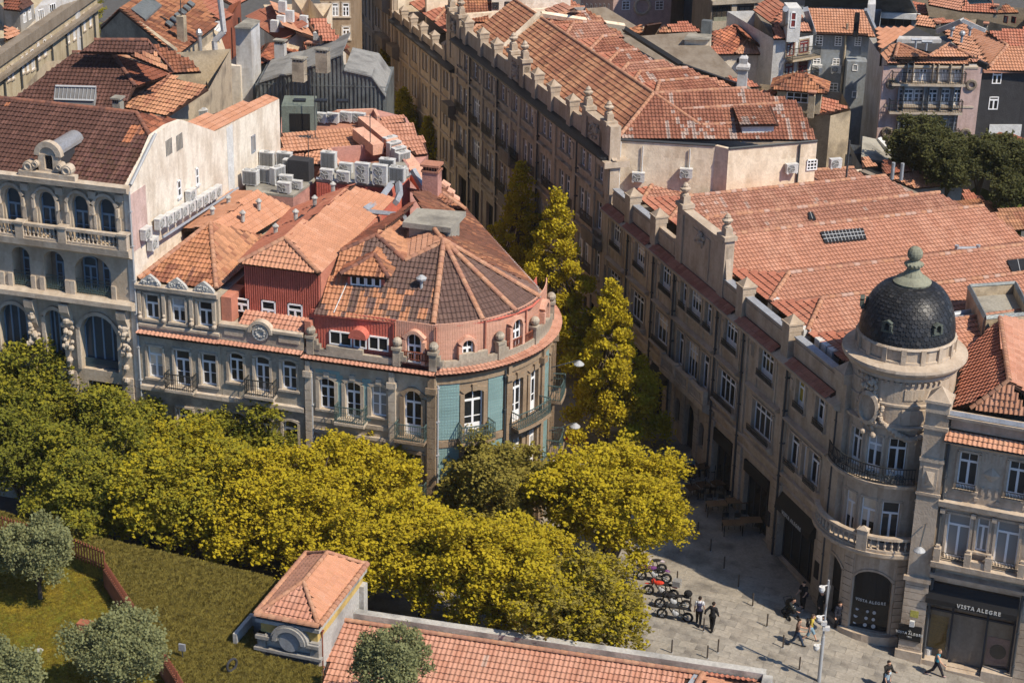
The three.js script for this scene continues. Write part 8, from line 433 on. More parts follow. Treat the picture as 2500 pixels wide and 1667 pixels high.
{ // square and avenue trees: pixel of the crown centre, crown height, radius in metres
  const A = [[50, 1110, 5.2, 3.2, 'deep', 'deep', 'dark shaded tree at the left edge above the garden fence'], [95, 960, 6.8, 4.4, 'deep', 'green', 'dense deep green tree at the left edge in front of the arcade building'], [300, 1065, 5.8, 3.1, 'green', 'deep', 'green tree in front of the white side wall corner'], [600, 1070, 5.6, 3.3, 'green', 'deep', 'round green tree reaching up to the red attic house balconies'], [470, 1195, 5.4, 4.0, 'green', 'yellow', 'broad yellow-green tree in the middle of the left row'], [240, 1190, 5.2, 3.6, 'green', 'deep', 'shadowed green tree above the garden fence corner'], [735, 1240, 5.2, 3.7, 'lemon', 'yellow', 'bright golden tree behind the tile-roofed pavilion'], [905, 1170, 5.6, 2.7, 'yellow', 'lemon', 'loose golden tree in front of the arched corner door'], [1030, 1345, 4.8, 3.2, 'lemon', 'yellow', 'golden tree right of the pavilion roof'], [1225, 1195, 5.2, 3.0, 'olive', 'olive', 'brownish olive tree in front of the teal tiled wall'], [1225, 1420, 4.8, 3.5, 'lemon', 'yellow', 'wide golden tree behind the long tile roof'], [1425, 1490, 4.6, 3.0, 'olive', 'yellow', 'low olive-yellow tree at the right end of the front row'], [885, 1370, 4.6, 2.6, 'yellow', 'lemon', 'golden tree tucked between pavilion and long roof'], [610, 1265, 5.0, 3.0, 'yellow', 'lemon', 'golden-green tree left of the pavilion']];
  A.forEach(([x, y, h, R, a, b, l], i) => { const c = P(x, y, h); const g = gnd(c.x, c.z); tree('plane_tree', l, { base: V3(c.x, g, c.z), clumps: round(R, h - g, 30, i), mats: [LM[a], LM[b]], count: Math.round(R * R * 320), tr: 0.22, group: 'trees of the square' }); });
  const b = PG(1487, 1448); const cl = []; const cc = P(1505, 1245, 5.4).sub(b); for (const q of round(3.7, 5.2, 34, 3)) cl.push([q[0] * 1.12 + cc.x * 0.6, q[1], q[2], q[3] * 0.92]); tree('plane_tree', 'spreading golden tree with visible forked trunk beside the parked motorcycles', { base: b, clumps: cl, mats: [LM.lemon, LM.yellow], count: 5000, tr: 0.26, fork: 1.6, limbs: 14, group: 'trees of the square' });
  // conical street trees
  const cone = (H, R, lean = 0) => { const c = []; for (let i = 0; i < 64; i++) { const k = i / 63, y = 1.8 + (H - 1.8) * k, rad = R * Math.pow(1 - k, 0.72) * rr(0.45, 1.15), a = i * 2.4; c.push([Math.cos(a) * rad + lean * k, y, Math.sin(a) * rad, Math.max(0.2, R * 0.27 * (1 - k * 0.72) * rr(0.6, 1.25))]); } return c; };
  const gk = (x, y, H, R, l, m, n) => { const q = P(x, y, 0.5); tree('ginkgo_tree', l, { base: V3(q.x, 0.4, q.z), clumps: cone(H, R), mats: m, sprig: 'fan', ls: 1.25, count: n, tr: 0.13, fork: H * 0.7, limbs: 46, group: 'conical street trees' }); };
  gk(1478, 1105, 11.3, 2.9, 'tall conical yellow tree standing free at the mouth of the pedestrian street', [LM.lemon, LM.yellow], 3800); gk(1345, 925, 13.2, 3.2, 'conical yellow tree close beside the round building roof', [LM.lemon, LM.yellow], 3800); gk(1265, 735, 10.5, 2.4, 'slim yellow tree top rising behind the fan-shaped roof', [LM.yellow, LM.lemon], 2200); gk(985, 440, 8, 2.2, 'yellow-green street tree below the grey zinc house', [LM.yellow, LM.green], 2200); gk(940, 360, 9, 2.0, 'narrow green street tree beside the grey zinc house', [LM.yellow, LM.green], 2000); gk(1045, 470, 6.5, 1.6, 'sparse small street tree below the stepped tile roofs', [LM.green, LM.yellow], 700); gk(880, 275, 10, 2.0, 'pale green tree in front of the concrete flats', [LM.yellow, LM.lemon], 1500); gk(835, 205, 11, 1.8, 'thin green tree before the brown stone house at the street end', [LM.yellow, LM.green], 1000);
  const sp = (x, y, h, l) => { const q = P(x, y, h); tree('street_tree', l, { base: V3(q.x, 0, q.z), clumps: cone(h + 4, 2.2), mats: [LM.green], sprig: 'fan', count: 650, tr: 0.12, fork: h, limbs: 46, group: 'thin trees along the distant left street' }); }; sp(228, 40, 8, 'thin yellow-green tree nearest the gabled house on the distant left street'); sp(150, 110, 8, 'thin yellow-green tree halfway along the distant left street'); sp(35, 185, 8, 'thin yellow-green tree at the left edge by the distant street');
  const dk = (x, y, h, R, l) => { const q = P(...z4(x, y), h); tree('garden_tree', l, { base: V3(q.x, 5.5, q.z), clumps: round(R, h - 5.5, 26, x), mats: [LM.dark, LM.dark], sprig: 'broad', count: Math.round(R * R * 420), tr: 0.16, fork: 1.5, group: 'dark trees of the rear garden' }); }; dk(1280, 1000, 10.6, 2.5, 'tallest dark evergreen tree in front of the balconied hotel'); dk(1450, 1130, 9.6, 2.3, 'dark bushy tree right of the tall evergreen'); dk(1190, 1090, 9.6, 1.4, 'small dark tree at the left foot of the hotel'); dk(1680, 1090, 9.8, 2.0, 'dark open-crowned tree before the brown gable roof'); dk(1900, 1110, 9.8, 2.3, 'brownish dark tree at the right edge of the rear garden'); dk(1900, 1330, 8.6, 1.7, 'lowest dark tree at the right edge below the rear garden path');
}
{ // rear garden lawn
  const q = [[1560, 1330], [1640, 1270], [1960, 1400], [1960, 1480], [1800, 1420]].map(([x, y]) => P(...z4(x, y), 6.6)); const g = prism(q, 4); struct('lawn', g, mat(0.16, 0.19, 0.03, { map: 'lawn' })); }
{ // roof garden in front: ground cover, lawn, wall, fence
  const G = 4.6, gp = (x, y, h = G) => P(x, y, h); const cover = [[-60, 1238], [0, 1250], [150, 1290], [300, 1328], [480, 1368], [640, 1405], [700, 1430], [610, 1540], [640, 1600], [785, 1632], [770, 1760], [475, 1740], [430, 1655], [345, 1520], [255, 1385], [170, 1350], [0, 1310], [-60, 1300]].map(([x, y]) => gp(x, y)); struct('planted_slope', prism(cover, 0.1), mat(0.32, 0.26, 0.065, { map: 'lawn' }));
  const lawn = [[-60, 1330], [0, 1335], [190, 1330], [330, 1395], [425, 1545], [520, 1690], [560, 1780], [-60, 1780]].map(([x, y]) => gp(x, y, 3.7)); struct('roof_lawn', prism(lawn, 0.1), mat(0.42, 0.32, 0.045, { map: 'lawn' }));
  const scatter = (name, poly, h, n, geo, m, s0, s1) => { const xs = poly.map((p) => p.x), zs = poly.map((p) => p.z), q = poly.map((p) => [p.x, p.z]); const im = new THREE.InstancedMesh(geo, m, n); im.name = name; let k = 0, it = 0; const m4 = new THREE.Matrix4(); while (k < n && it++ < n * 12) { const x = rr(Math.min(...xs), Math.max(...xs)), z = rr(Math.min(...zs), Math.max(...zs)); if (!inPoly(x, z, q)) continue; if (vnoise(x * 0.9, z * 0.9, 3) < 0.25 && rnd() < 0.5) continue; m4.compose(V3(x, h + rr(-0.02, 0.02), z), new THREE.Quaternion().setFromEuler(new THREE.Euler(rr(-0.3, 0.3), rr(0, 6.3), rr(-0.3, 0.3))), V3(1, 1, 1).multiplyScalar(rr(s0, s1))); im.setMatrixAt(k++, m4); } im.count = k; im.userData.kind = 'stuff'; im.castShadow = im.receiveShadow = true; scene.add(im); return im; };
  const tuft = (() => { const g = new Geo(); for (let i = 0; i < 9; i++) { const a = rr(0, 6.3), r = rr(0, 0.14), c = V3(Math.cos(a) * r, 0, Math.sin(a) * r), w = rr(0.03, 0.05), t = V3(c.x + rr(-0.09, 0.09), rr(0.08, 0.17), c.z + rr(-0.09, 0.09)); g.tri(c.clone().add(V3(-w, 0, w)), c.clone().add(V3(w, 0, -w)), t); } return g.buf(); })(); const blade = (() => { const g = new Geo(); for (let i = 0; i < 9; i++) { const a = rr(0, 6.3), r = rr(0, 0.1), c = V3(Math.cos(a) * r, 0, Math.sin(a) * r); g.tri(c.clone().add(V3(-0.012, 0, 0)), c.clone().add(V3(0.012, 0, 0)), V3(c.x + rr(-0.04, 0.04), rr(0.03, 0.07), c.z + rr(-0.04, 0.04))); } return g.buf(); })();
  tag(scatter('ground_cover', cover, G, 42000, tuft, leafMat(0.35, 0.29, 0.065), 0.4, 0.85), 'low olive-brown ground cover carpeting the roof garden slope', 'ground cover'); tag(scatter('grass', lawn, 3.7, 16000, blade, leafMat(0.44, 0.34, 0.05), 0.8, 1.5), 'short mown yellowish grass on the roof garden lawn', 'grass');
  { const l = [[255, 1388], [345, 1524], [432, 1660], [480, 1745]].map(([x, y]) => gp(x, y, G + 0.15)); const g = new Geo(), po = []; for (let i = 0; i < 3; i++) { const f = facTo(l[i], l[i + 1]), L = l[i].distanceTo(l[i + 1]); g.add(fbox(f, 0, L, 2, G + 0.15 + 0.002 * i, -0.12, 0.12)); for (let u = 0; u < L; u += 0.22) po.push(fbox(f, u, u + 0.05, G + 0.15, G + 0.62, -0.03, 0.03)); } const w = thing('garden_wall', 'rust-red garden wall with a picket rail running down between lawn and ground cover', 'wall', l[0].clone().setY(3)); part(w, 'wall', g, M.hedgeWall); const pk = new Geo(); po.forEach((p) => pk.add(p)); const r = part(w, 'rail_pickets', pk, M.rust); if (r) r.userData.kind = 'stuff'; }
  { const l = [[0, 1302], [165, 1352], [258, 1390]].map(([x, y]) => gp(x, y, G)); const t = thing('garden_fence', 'thin rusty picket fence along the shaded edge of the roof lawn', 'fence', l[0].clone()); const rl = new Geo(); const pg = new THREE.BoxGeometry(0.05, 1.15, 0.05); uvBox(pg); for (let i = 0; i < 2; i++) { const f = facTo(l[i], l[i + 1]), L = l[i].distanceTo(l[i + 1]); rl.add(fbox(f, 0, L, G + 0.15, G + 0.2, -0.02, 0.02)).add(fbox(f, 0, L, G + 0.9, G + 0.95, -0.02, 0.02)); for (let u = 0; u < L; u += 0.2) put(t, 'picket', pg, M.rust, f.map(u, G + 0.5, 0), f.q); } part(t, 'rail', rl, M.rust); }
  const ol = (x, y, R, l, lo = 1) => { const c = P(x, y, lo ? 6.3 : 7), b = V3(c.x, lo ? 3.7 : 4.6, c.z); tree('olive_tree', l, { base: b, clumps: round(R, (lo ? 2.6 : 2.4), 26, x), mats: [LM.grey, LM.grey], sprig: 'small', count: Math.round(R * R * 620), tr: 0.13, fork: 0.9, group: 'olive trees of the roof garden', flat: 0.95 }); }; ol(88, 1352, 1.75, 'silvery olive tree on the upper lawn by the fence corner'); ol(292, 1590, 1.95, 'large silvery olive tree beside the red garden wall'); ol(12, 1655, 1.5, 'silvery olive tree cut by the lower left corner'); ol(952, 1622, 1.6, 'silvery olive tree in front of the long tile roof', 0);
  { const q = gp(445, 1607), f = facTo(q, q.clone().add(FL.d)); const t = thing('garden_spotlight', 'small square spotlight on a post in the ground cover by the red wall', 'light', q); part(t, 'post', [bar(q, q.clone().add(V3(0, 0.5, 0)), 0.03)], M.pipe); part(t, 'lamp_head', fbox(f, -0.16, 0.16, G + 0.42, G + 0.78, -0.05, 0.05), M.galv); const r = gp(566, 1640); single('ring_sculpture', new Geo().add(new THREE.TorusGeometry(0.3, 0.06, 8, 18), T4(r.x, G + 0.38, r.z, 0, 0.9)), M.frameDark, 'dark upright ring sculpture standing in the ground cover', 'sculpture'); const s = gp(95, 1588, 3.75); single('garden_stone', ball(0.16, s.x, s.y, s.z, 7, [1.3, 0.7, 1]), M.lightstone, 'small pale stone lying alone on the roof lawn', 'stone'); const k = gp(208, 1540, 3.7); single('garden_box', fbox(facTo(k, k.clone().add(FL.d)), -0.35, 0.35, 3.7, 4.2, -0.25, 0.25), M.hedgeWall, 'small brick-red box on the lawn beside the large olive tree', 'box'); }
  // pavilion and long tile roof
  { const h = 6.6, E = [[622, 1502], [778, 1532], [884, 1378], [738, 1354]].map(([x, y]) => gp(x, y, h)); const f = facTo(E[0], E[1]), L = E[0].distanceTo(E[1]), Dp = E[1].distanceTo(E[2]); const B = thing('pavilion', 'small stone pavilion with salmon hipped roof and round blind window', 'pavilion', f.map(L / 2, 0, -Dp / 2)); const e = [f.map(0, h, 0), f.map(L, h, 0), f.map(L, h, -Dp), f.map(0, h, -Dp)]; const a = f.map(L * 0.5, h + 1.0, -L * 0.62), b = f.map(L * 0.5, h + 1.0, -Dp + L * 0.35); roof(B, [e[0], e[1], a], 'fresh', { single: 90 }); roof(B, [e[1], e[2], b, a], 'orange', { single: 200, tone: 1.08 }); roof(B, [e[2], e[3], b], 'orange'); roof(B, [e[3], e[0], a, b], 'fresh', { tone: 0.92 }); for (const [p, q] of [[e[0], a], [e[1], a], [a, b], [e[2], b], [e[3], b]]) ridge(B, p.clone().add(V3(0, 0.06, 0)), q.clone().add(V3(0, 0.06, 0)), RM, 0.8); for (let i = 0; i < 4; i++) ridge(B, e[i].clone().add(V3(0, 0.08, 0)), e[(i + 1) % 4].clone().add(V3(0, 0.08, 0)), RM, 1.1);
    const c = new Geo().add(fbox(f, 0.0, L, h - 0.35, h - 0.16, -Dp, -0.0)); part(B, 'eave_cornice', c, M.lightstone); part(B, 'wall', fbox(f, 0.2, L - 0.2, 0, h - 0.35, -Dp + 0.2, -0.25), M.lightstone); part(B, 'yellow_band', fbox(f, 0.17, L - 0.17, h - 0.95, h - 0.36, -Dp + 0.18, -0.22), M.yellowWall); const g = new Geo(), u = 1.73, v = 5.5; for (let i = 0; i < 14; i++) { const k = Math.PI * i / 14, l = Math.PI * (i + 1) / 14, q = (r, s, w) => f.map(u + Math.cos(s) * r, v + Math.sin(s) * r, w); for (const [r0, r1, w] of [[0.5, 0.62, 0.06], [0.62, 0.84, 0.18], [0.84, 0.95, 0.1]]) g.hex(q(r0, l, w), q(r0, k, w), q(r1, k, w), q(r1, l, w), q(r0, l, -0.3), q(r0, k, -0.3), q(r1, k, -0.3), q(r1, l, -0.3)); } g.add(fbox(f, 0, u - 0.85, v - 0.1, v + 0.08, -0.3, 0.1)).add(fbox(f, u + 0.85, L, v - 0.1, v + 0.08, -0.3, 0.1)).add(fbox(f, 0.05, 0.5, h - 1.2, h - 0.95, -0.3, 0)).add(fbox(f, L - 0.5, L - 0.05, 0, h - 0.95, -0.35, -0.02)).add(fbox(f, 0.05, 0.45, 0, h - 0.95, -0.35, -0.02)).add(fbox(f, -0.1, L + 0.1, 4.75, 4.9, -0.2, 0.08)); part(B, 'arch_moulding', g, M.grey); part(B, 'blind_window', new Geo().add(new THREE.CylinderGeometry(0.5, 0.5, 0.3, 24).rotateX(Math.PI / 2), f.m4(u, v, -0.08)), M.galv); part(B, 'side_wing_wall', [fbox(f, -1.3, 0.1, 3.6, 5.2, -2.2, -1.95), fbox(f, -1.3, -1.1, 3.6, 5.2, -2.0, -0.2)], M.lightstone); globalThis.PAV = { f, L, Dp };
    downpipe(B, new Fac(f.map(L - 0.18, 0, 0), -f.n.x, -f.n.z), 0.6, 3, h - 0.5, 0.08, M.rust, 0.04); part(B, 'corner_pier', [fbox(f, L - 0.3, L + 0.05, 3, h - 0.9, -Dp + 0.1, -Dp + 0.6)], M.lightstone); }
  { const h = 4.9, top = [[862, 1489, 5.0], [1765, 1622, 5.0]].map((q) => P(...q)); const f = facTo(top[0], top[1]), L = top[0].distanceTo(top[1]); const B = thing('gallery_building', 'long low gallery building with salmon pantile roof and grey stone coping', 'building', f.map(L / 2, 0, 2)); const L2 = L + 1.8; { const A = f.map(0, 4.75, 0.75), Bq = f.map(10, 4.75, 0.75), Cq = f.map(0, 2.4, 7.5), id = (x, y) => [x, y], k = (x, y) => onPl(id, x, y, A, Bq, Cq); roof(B, [f.map(-0.6, 4.75, 0.75), f.map(L2 - 2.7, 4.75, 0.75), k(1570, 1720), k(775, 1720)], 'fresh', { single: 200, tone: 0.98 }); } roof(B, [f.map(L2 + 0.1, 4.3, -0.1), f.map(-0.6, 4.3, -0.1), f.map(-0.6, 4.78, 0.72), f.map(L2 - 0.3, 4.78, 0.72)], 'red', { tone: 1.1 }); ridge(B, f.map(-0.8, 4.86, 0.75), f.map(L2 - 2.6, 4.86, 0.75), RM, 0.9); roof(B, [f.map(L2 + 0.5, 3.35, 4.6), f.map(L2 + 0.5, 4.4, 0.3), f.map(L2 - 2.6, 4.8, 0.75), f.map(L2 - 2.0, 4.3, 2.6)], 'orange', { tone: 1.05 }); ridge(B, f.map(L2 - 2.6, 4.86, 0.75), f.map(L2 - 3.6, 3.6, 4.2), RM, 1.2); part(B, 'zinc_valley', [bar(f.map(L2 - 2.9, 4.7, 0.8), f.map(L2 - 4.2, 3.5, 4.4), 0.16, 4)], M.galv);
    part(B, 'coping', [fbox(f, -0.3, L2 + 0.2, 4.2, 4.62, -0.75, -0.3)], M.lightstone); part(B, 'end_coping', [fbox(new Fac(f.map(L2 + 0.2, 0, -0.3), f.n.x, f.n.z), 0, 5.5, 4.2, 4.6, -0.35, 0.1)], M.lightstone); part(B, 'gutter', [fbox(f, -0.3, L2, 4.2, 4.32, -0.3, -0.12)], M.pipe); part(B, 'wall', [fbox(f, 0.3, L2 + 0.3, 0, 4.1, -0.6, 0.5)], M.lightstone); } }
// ---------- street furniture, motorcycles, people ----------
{ const g = new THREE.Group(); g.add(meshOf('post', new Geo().add(new THREE.CylinderGeometry(0.042, 0.042, 0.78, 10), T4(0, 0.39, 0)).add(new THREE.SphereGeometry(0.042, 8, 4), T4(0, 0.78, 0)).buf(), mat(0.07, 0.055, 0.045, { roughness: 0.5, map: null, bump: 0 })));
  g.add(meshOf('base_ring', new Geo().add(new THREE.CylinderGeometry(0.07, 0.075, 0.03, 10), T4(0, 0.015, 0)).buf(), M.pipeGrey)); const at = [[1873, 1530], [1753, 1593], [1912, 1582], [1952, 1636], [1718, 1541], [1640, 1594], [1727, 1608], [1838, 1480], [1803, 1434], [1768, 1389], [1735, 1346], [1685, 1490], [1704, 1304], [1653, 1425], [1561, 1126], [1534, 1094]]; const L = ['thin dark bollard in the sun between the two walking couples', 'bollard in the sun nearest the coping of the long tile roof', 'bollard beside the woman in the brown top', 'bollard in the sun closest to the camera pole', 'bollard right behind the man with the backpack', 'short-looking bollard half hidden by the coping under the olive-yellow tree', 'bollard whose foot is hidden by the long roof coping', 'bollard standing exactly on the shadow edge in the middle of the square', 'third shaded bollard up from the shadow edge', 'fourth shaded bollard from the shadow edge', 'shaded bollard level with the nearer wooden tables', 'bollard touching the rear of the black motorcycle', 'shaded bollard beside the rim of the golden tree', 'bollard by the purple motorcycle at the shadow edge', 'nearer of two bollards deep in the shaded street', 'farther of two bollards deep in the shaded street']; at.forEach(([x, y], i) => { const c = g.clone(); c.name = numbered('bollard'); c.position.copy(PG(x, y)); tag(c, L[i], 'bollard', 'bollards of the square'); scene.add(c); }); }
function motorcycle(label, front, rear, o) { const a = PG(...front), b = PG(...rear); const t = thing('motorcycle', label, 'motorcycle', a.clone().add(b).multiplyScalar(0.5), 'motorcycles parked in a row'); const d = a.clone().sub(b).setY(0).normalize(); const f = new Fac(t.position, d.x, d.z); const y0 = t.position.y, p = (u, v, w = 0) => f.map(u, y0 + v, w + (v - 0.3) * (o.lean ?? 0.09)); const wb = 0.7, R = 0.31; const wheel = (u) => { const ty = new Geo().add(new THREE.TorusGeometry(R - 0.06, 0.065, 8, 20), f.m4(0, 0, 0).setPosition(p(u, R))); const w = part(t, 'wheel', ty, M.dark); const rim = new Geo().add(new THREE.TorusGeometry(R - 0.12, 0.018, 6, 18), f.m4(0, 0, 0).setPosition(p(u, R))); for (let i = 0; i < 7; i++) { const k = i * 0.9; rim.add(bar(p(u, R), p(u + Math.cos(k) * 0.2, R + Math.sin(k) * 0.2), 0.012, 4)); } rim.add(bar(p(u, R, -0.08), p(u, R, 0.08), 0.045, 8)); part(w, 'rim', rim, M.galv); }; wheel(wb); wheel(-wb); const body = o.body, fr = new Geo(); fr.add(bar(p(wb, R, 0.09), p(0.42, 0.82, 0.09), 0.025)).add(bar(p(wb, R, -0.09), p(0.42, 0.82, -0.09), 0.025)).add(bar(p(0.42, 0.78), p(0.1, 0.35), 0.035)).add(bar(p(0.42, 0.8), p(-0.2, 0.72), 0.03)).add(bar(p(0.1, 0.35), p(-0.25, 0.35), 0.035)).add(bar(p(-0.25, 0.35), p(-0.2, 0.72), 0.03)).add(bar(p(-0.2, 0.4, 0.1), p(-wb, R, 0.1), 0.028)).add(bar(p(-0.2, 0.4, -0.1), p(-wb, R, -0.1), 0.028)).add(bar(p(-0.5, 0.4, 0.11), p(-0.4, 0.75, 0.1), 0.03)); part(t, 'frame', fr, M.iron); const el = (u, v, w, sx, sy, sz, rz = 0, n = 10) => new Geo().add(new THREE.SphereGeometry(1, n, 7), f.m4(0, 0, 0).setPosition(p(u, v, w)).multiply(T4(0, 0, 0, 0, 0, rz, [sx, sy, sz]))); part(t, 'engine', [el(-0.02, 0.42, 0, 0.2, 0.17, 0.15), el(0.1, 0.52, 0, 0.1, 0.14, 0.12)], M.pipeGrey); part(t, 'fuel_tank', [el(0.16, 0.82, 0, 0.3, 0.13, 0.15, -0.12)], body); part(t, 'seat', [el(-0.3, 0.8, 0, 0.4, 0.07, 0.14, -0.05)], M.dark); part(t, 'tail', [el(-0.68, 0.76, 0, 0.22, 0.06, 0.11, 0.25)], body); part(t, 'front_mudguard', [el(wb + 0.02, R * 2 + 0.06, 0, 0.26, 0.035, 0.06, -0.1)], body); part(t, 'fairing', [el(0.5, 0.88, 0, 0.13, 0.16, 0.14, 0.3)], body); part(t, 'headlight', [el(0.6, 0.84, 0, 0.07, 0.09, 0.09)], M.glassB); part(t, 'handlebar', [bar(p(0.4, 1.0, -0.36), p(0.44, 1.02, 0), 0.017), bar(p(0.44, 1.02, 0), p(0.4, 1.0, 0.36), 0.017), bar(p(0.4, 1.0, -0.38), p(0.37, 0.99, -0.26), 0.026), bar(p(0.4, 1.0, 0.38), p(0.37, 0.99, 0.26), 0.026), bar(p(0.44, 1.0), p(0.42, 0.82), 0.03)], M.dark); part(t, 'mirror', [bar(p(0.42, 1.0, 0.25), p(0.45, 1.16, 0.32), 0.01), el(0.45, 1.18, 0.33, 0.03, 0.04, 0.06, 0, 6), bar(p(0.42, 1.0, -0.25), p(0.45, 1.16, -0.32), 0.01), el(0.45, 1.18, -0.33, 0.03, 0.04, 0.06, 0, 6)], M.dark); part(t, 'exhaust', [bar(p(0.1, 0.3, 0.13), p(-0.35, 0.28, 0.16), 0.03), bar(p(-0.35, 0.28, 0.16), p(-0.8, 0.45, 0.17), 0.05)], M.steel); part(t, 'side_stand', [bar(p(-0.1, 0.32, 0.1), f.map(-0.15, y0, 0.28), 0.015)], M.iron); if (o.box) part(t, 'top_case', new Geo().add(new THREE.BoxGeometry(0.42, 0.32, 0.42), f.m4(0, 0, 0).setPosition(p(-0.82, 1.02))), M.steel); if (o.case2) part(t, 'top_case', [el(-0.78, 0.98, 0, 0.24, 0.2, 0.24)], M.dark); return t; }
{ const q = Z(1550, 1340, 4.796), c = (x, y) => q(x, y); motorcycle('black off-road motorcycle with a slim seat, nearest in the row', c(330, 812), c(605, 858), { body: M.dkgrey }); motorcycle('black touring motorcycle with a rounded black top box', c(300, 690), c(590, 712), { body: mat(0.03, 0.03, 0.033, { roughness: 0.25 }), case2: 1 }); motorcycle('red motorcycle with a silver top case', c(165, 535), c(450, 588), { body: mat(0.55, 0.05, 0.025, { roughness: 0.3, map: null }), box: 1 }); motorcycle('purple and black motorcycle behind the red one', c(60, 362), c(385, 402), { body: mat(0.14, 0.05, 0.16, { roughness: 0.3, map: null }) }); motorcycle('silver-grey motorcycle partly covered by the golden leaves', c(10, 290), c(320, 285), { body: mat(0.35, 0.3, 0.34, { roughness: 0.35, map: null }) }); motorcycle('dark scooter-like motorcycle under the trees left of the golden trunk', [1320, 1398], [1385, 1408], { body: M.dkgrey }); }
// people: a joined skeleton field meshed with marching cubes
function field(bones, res, box, k = 0.03) { const mc = new MarchingCubes(res, M.dark, false, false, 90000); mc.isolation = 0; const [x0, y0, z0, x1, y1, z1q] = box, N = res, f = mc.field; const D = new Float32Array(N * N * N).fill(9); const cx = (x1 - x0) / 2, cy = (y1 - y0) / 2, cz = (z1q - z0) / 2, X = (i) => x0 + cx + cx * (i - N / 2) / (N / 2), Y = (i) => y0 + cy + cy * (i - N / 2) / (N / 2), Zq = (i) => z0 + cz + cz * (i - N / 2) / (N / 2); const ix = (v, c0, h) => ((v - c0 - h) / h) * (N / 2) + N / 2;
  for (const [a, b, ra, rb, sq] of bones) { const m = Math.max(ra, rb) + 0.09; const lo = [Math.min(a[0], b[0]) - m, Math.min(a[1], b[1]) - m, Math.min(a[2], b[2]) - m], hi = [Math.max(a[0], b[0]) + m, Math.max(a[1], b[1]) + m, Math.max(a[2], b[2]) + m]; const i0 = Math.max(0, Math.floor(ix(lo[0], x0, cx))), i1 = Math.min(N - 1, Math.ceil(ix(hi[0], x0, cx))), j0 = Math.max(0, Math.floor(ix(lo[1], y0, cy))), j1 = Math.min(N - 1, Math.ceil(ix(hi[1], y0, cy))), k0 = Math.max(0, Math.floor(ix(lo[2], z0, cz))), k1 = Math.min(N - 1, Math.ceil(ix(hi[2], z0, cz))); const dx = b[0] - a[0], dy = b[1] - a[1], dz = b[2] - a[2], LL = dx * dx + dy * dy + dz * dz || 1e-9; for (let kk = k0; kk <= k1; kk++) for (let j = j0; j <= j1; j++) for (let i = i0; i <= i1; i++) { const px = X(i) - a[0], py = Y(j) - a[1], pz = Zq(kk) - a[2]; const t = Math.max(0, Math.min(1, (px * dx + py * dy + pz * dz) / LL)); const ex = px - dx * t, ey = py - dy * t, ez = (pz - dz * t) * (sq || 1); const d = Math.sqrt(ex * ex + ey * ey + ez * ez) - (ra + (rb - ra) * t), q = kk * N * N + j * N + i, o = D[q]; const h = Math.max(k - Math.abs(o - d), 0) / k; D[q] = Math.min(o, d) - h * h * k * 0.25; } }
  for (let i = 0; i < D.length; i++) f[i] = -D[i]; mc.update(); const g = new THREE.BufferGeometry(), n = mc.count; const p = new Float32Array(n * 3); for (let i = 0; i < n; i++) { p[i * 3] = x0 + cx + cx * mc.positionArray[i * 3]; p[i * 3 + 1] = y0 + cy + cy * mc.positionArray[i * 3 + 1]; p[i * 3 + 2] = z0 + cz + cz * mc.positionArray[i * 3 + 2]; } g.setAttribute('position', new THREE.BufferAttribute(p, 3)); g.computeVertexNormals(); return g; }
const handG = field([[[0, 0, 0], [0, -0.08, 0.005], 0.022, 0.03, 1.5], ...[[-0.03, 0.07], [-0.011, 0.085], [0.009, 0.08], [0.028, 0.062]].flatMap(([x, l]) => [[[x * 0.8, -0.08, 0.004], [x, -0.08 - l * 0.5, 0.012], 0.0095, 0.009], [[x, -0.08 - l * 0.5, 0.012], [x, -0.08 - l * 0.92, 0.035], 0.009, 0.0075]]), [[-0.026, -0.03, 0.01], [-0.05, -0.06, 0.025], 0.012, 0.01], [[-0.05, -0.06, 0.025], [-0.052, -0.09, 0.035], 0.01, 0.008]], 44, [-0.09, -0.19, -0.06, 0.09, 0.04, 0.09], 0.012);
const headG = field([[[0, 0.02, -0.015], [0, 0.035, 0.0], 0.098, 0.095], [[0, -0.03, 0.02], [0, -0.075, 0.05], 0.07, 0.045], [[0, 0.0, 0.09], [0, -0.03, 0.108], 0.012, 0.017], [[-0.03, -0.06, 0.082], [0.03, -0.06, 0.082], 0.01, 0.01], [[-0.04, 0.028, 0.078], [0.04, 0.028, 0.078], 0.016, 0.016], [[-0.092, -0.01, -0.005], [-0.096, 0.02, -0.01], 0.014, 0.018], [[0.092, -0.01, -0.005], [0.096, 0.02, -0.01], 0.014, 0.018], [[0, -0.16, -0.02], [0, -0.05, -0.01], 0.052, 0.055]], 48, [-0.14, -0.18, -0.14, 0.14, 0.16, 0.15], 0.02);
const skin = [mat(0.52, 0.30, 0.2, { map: null, roughness: 0.6 }), mat(0.40, 0.22, 0.14, { map: null, roughness: 0.6 })], C = (r, g, b) => mat(r, g, b, { map: 'grain', roughness: 0.9, bump: 0 });
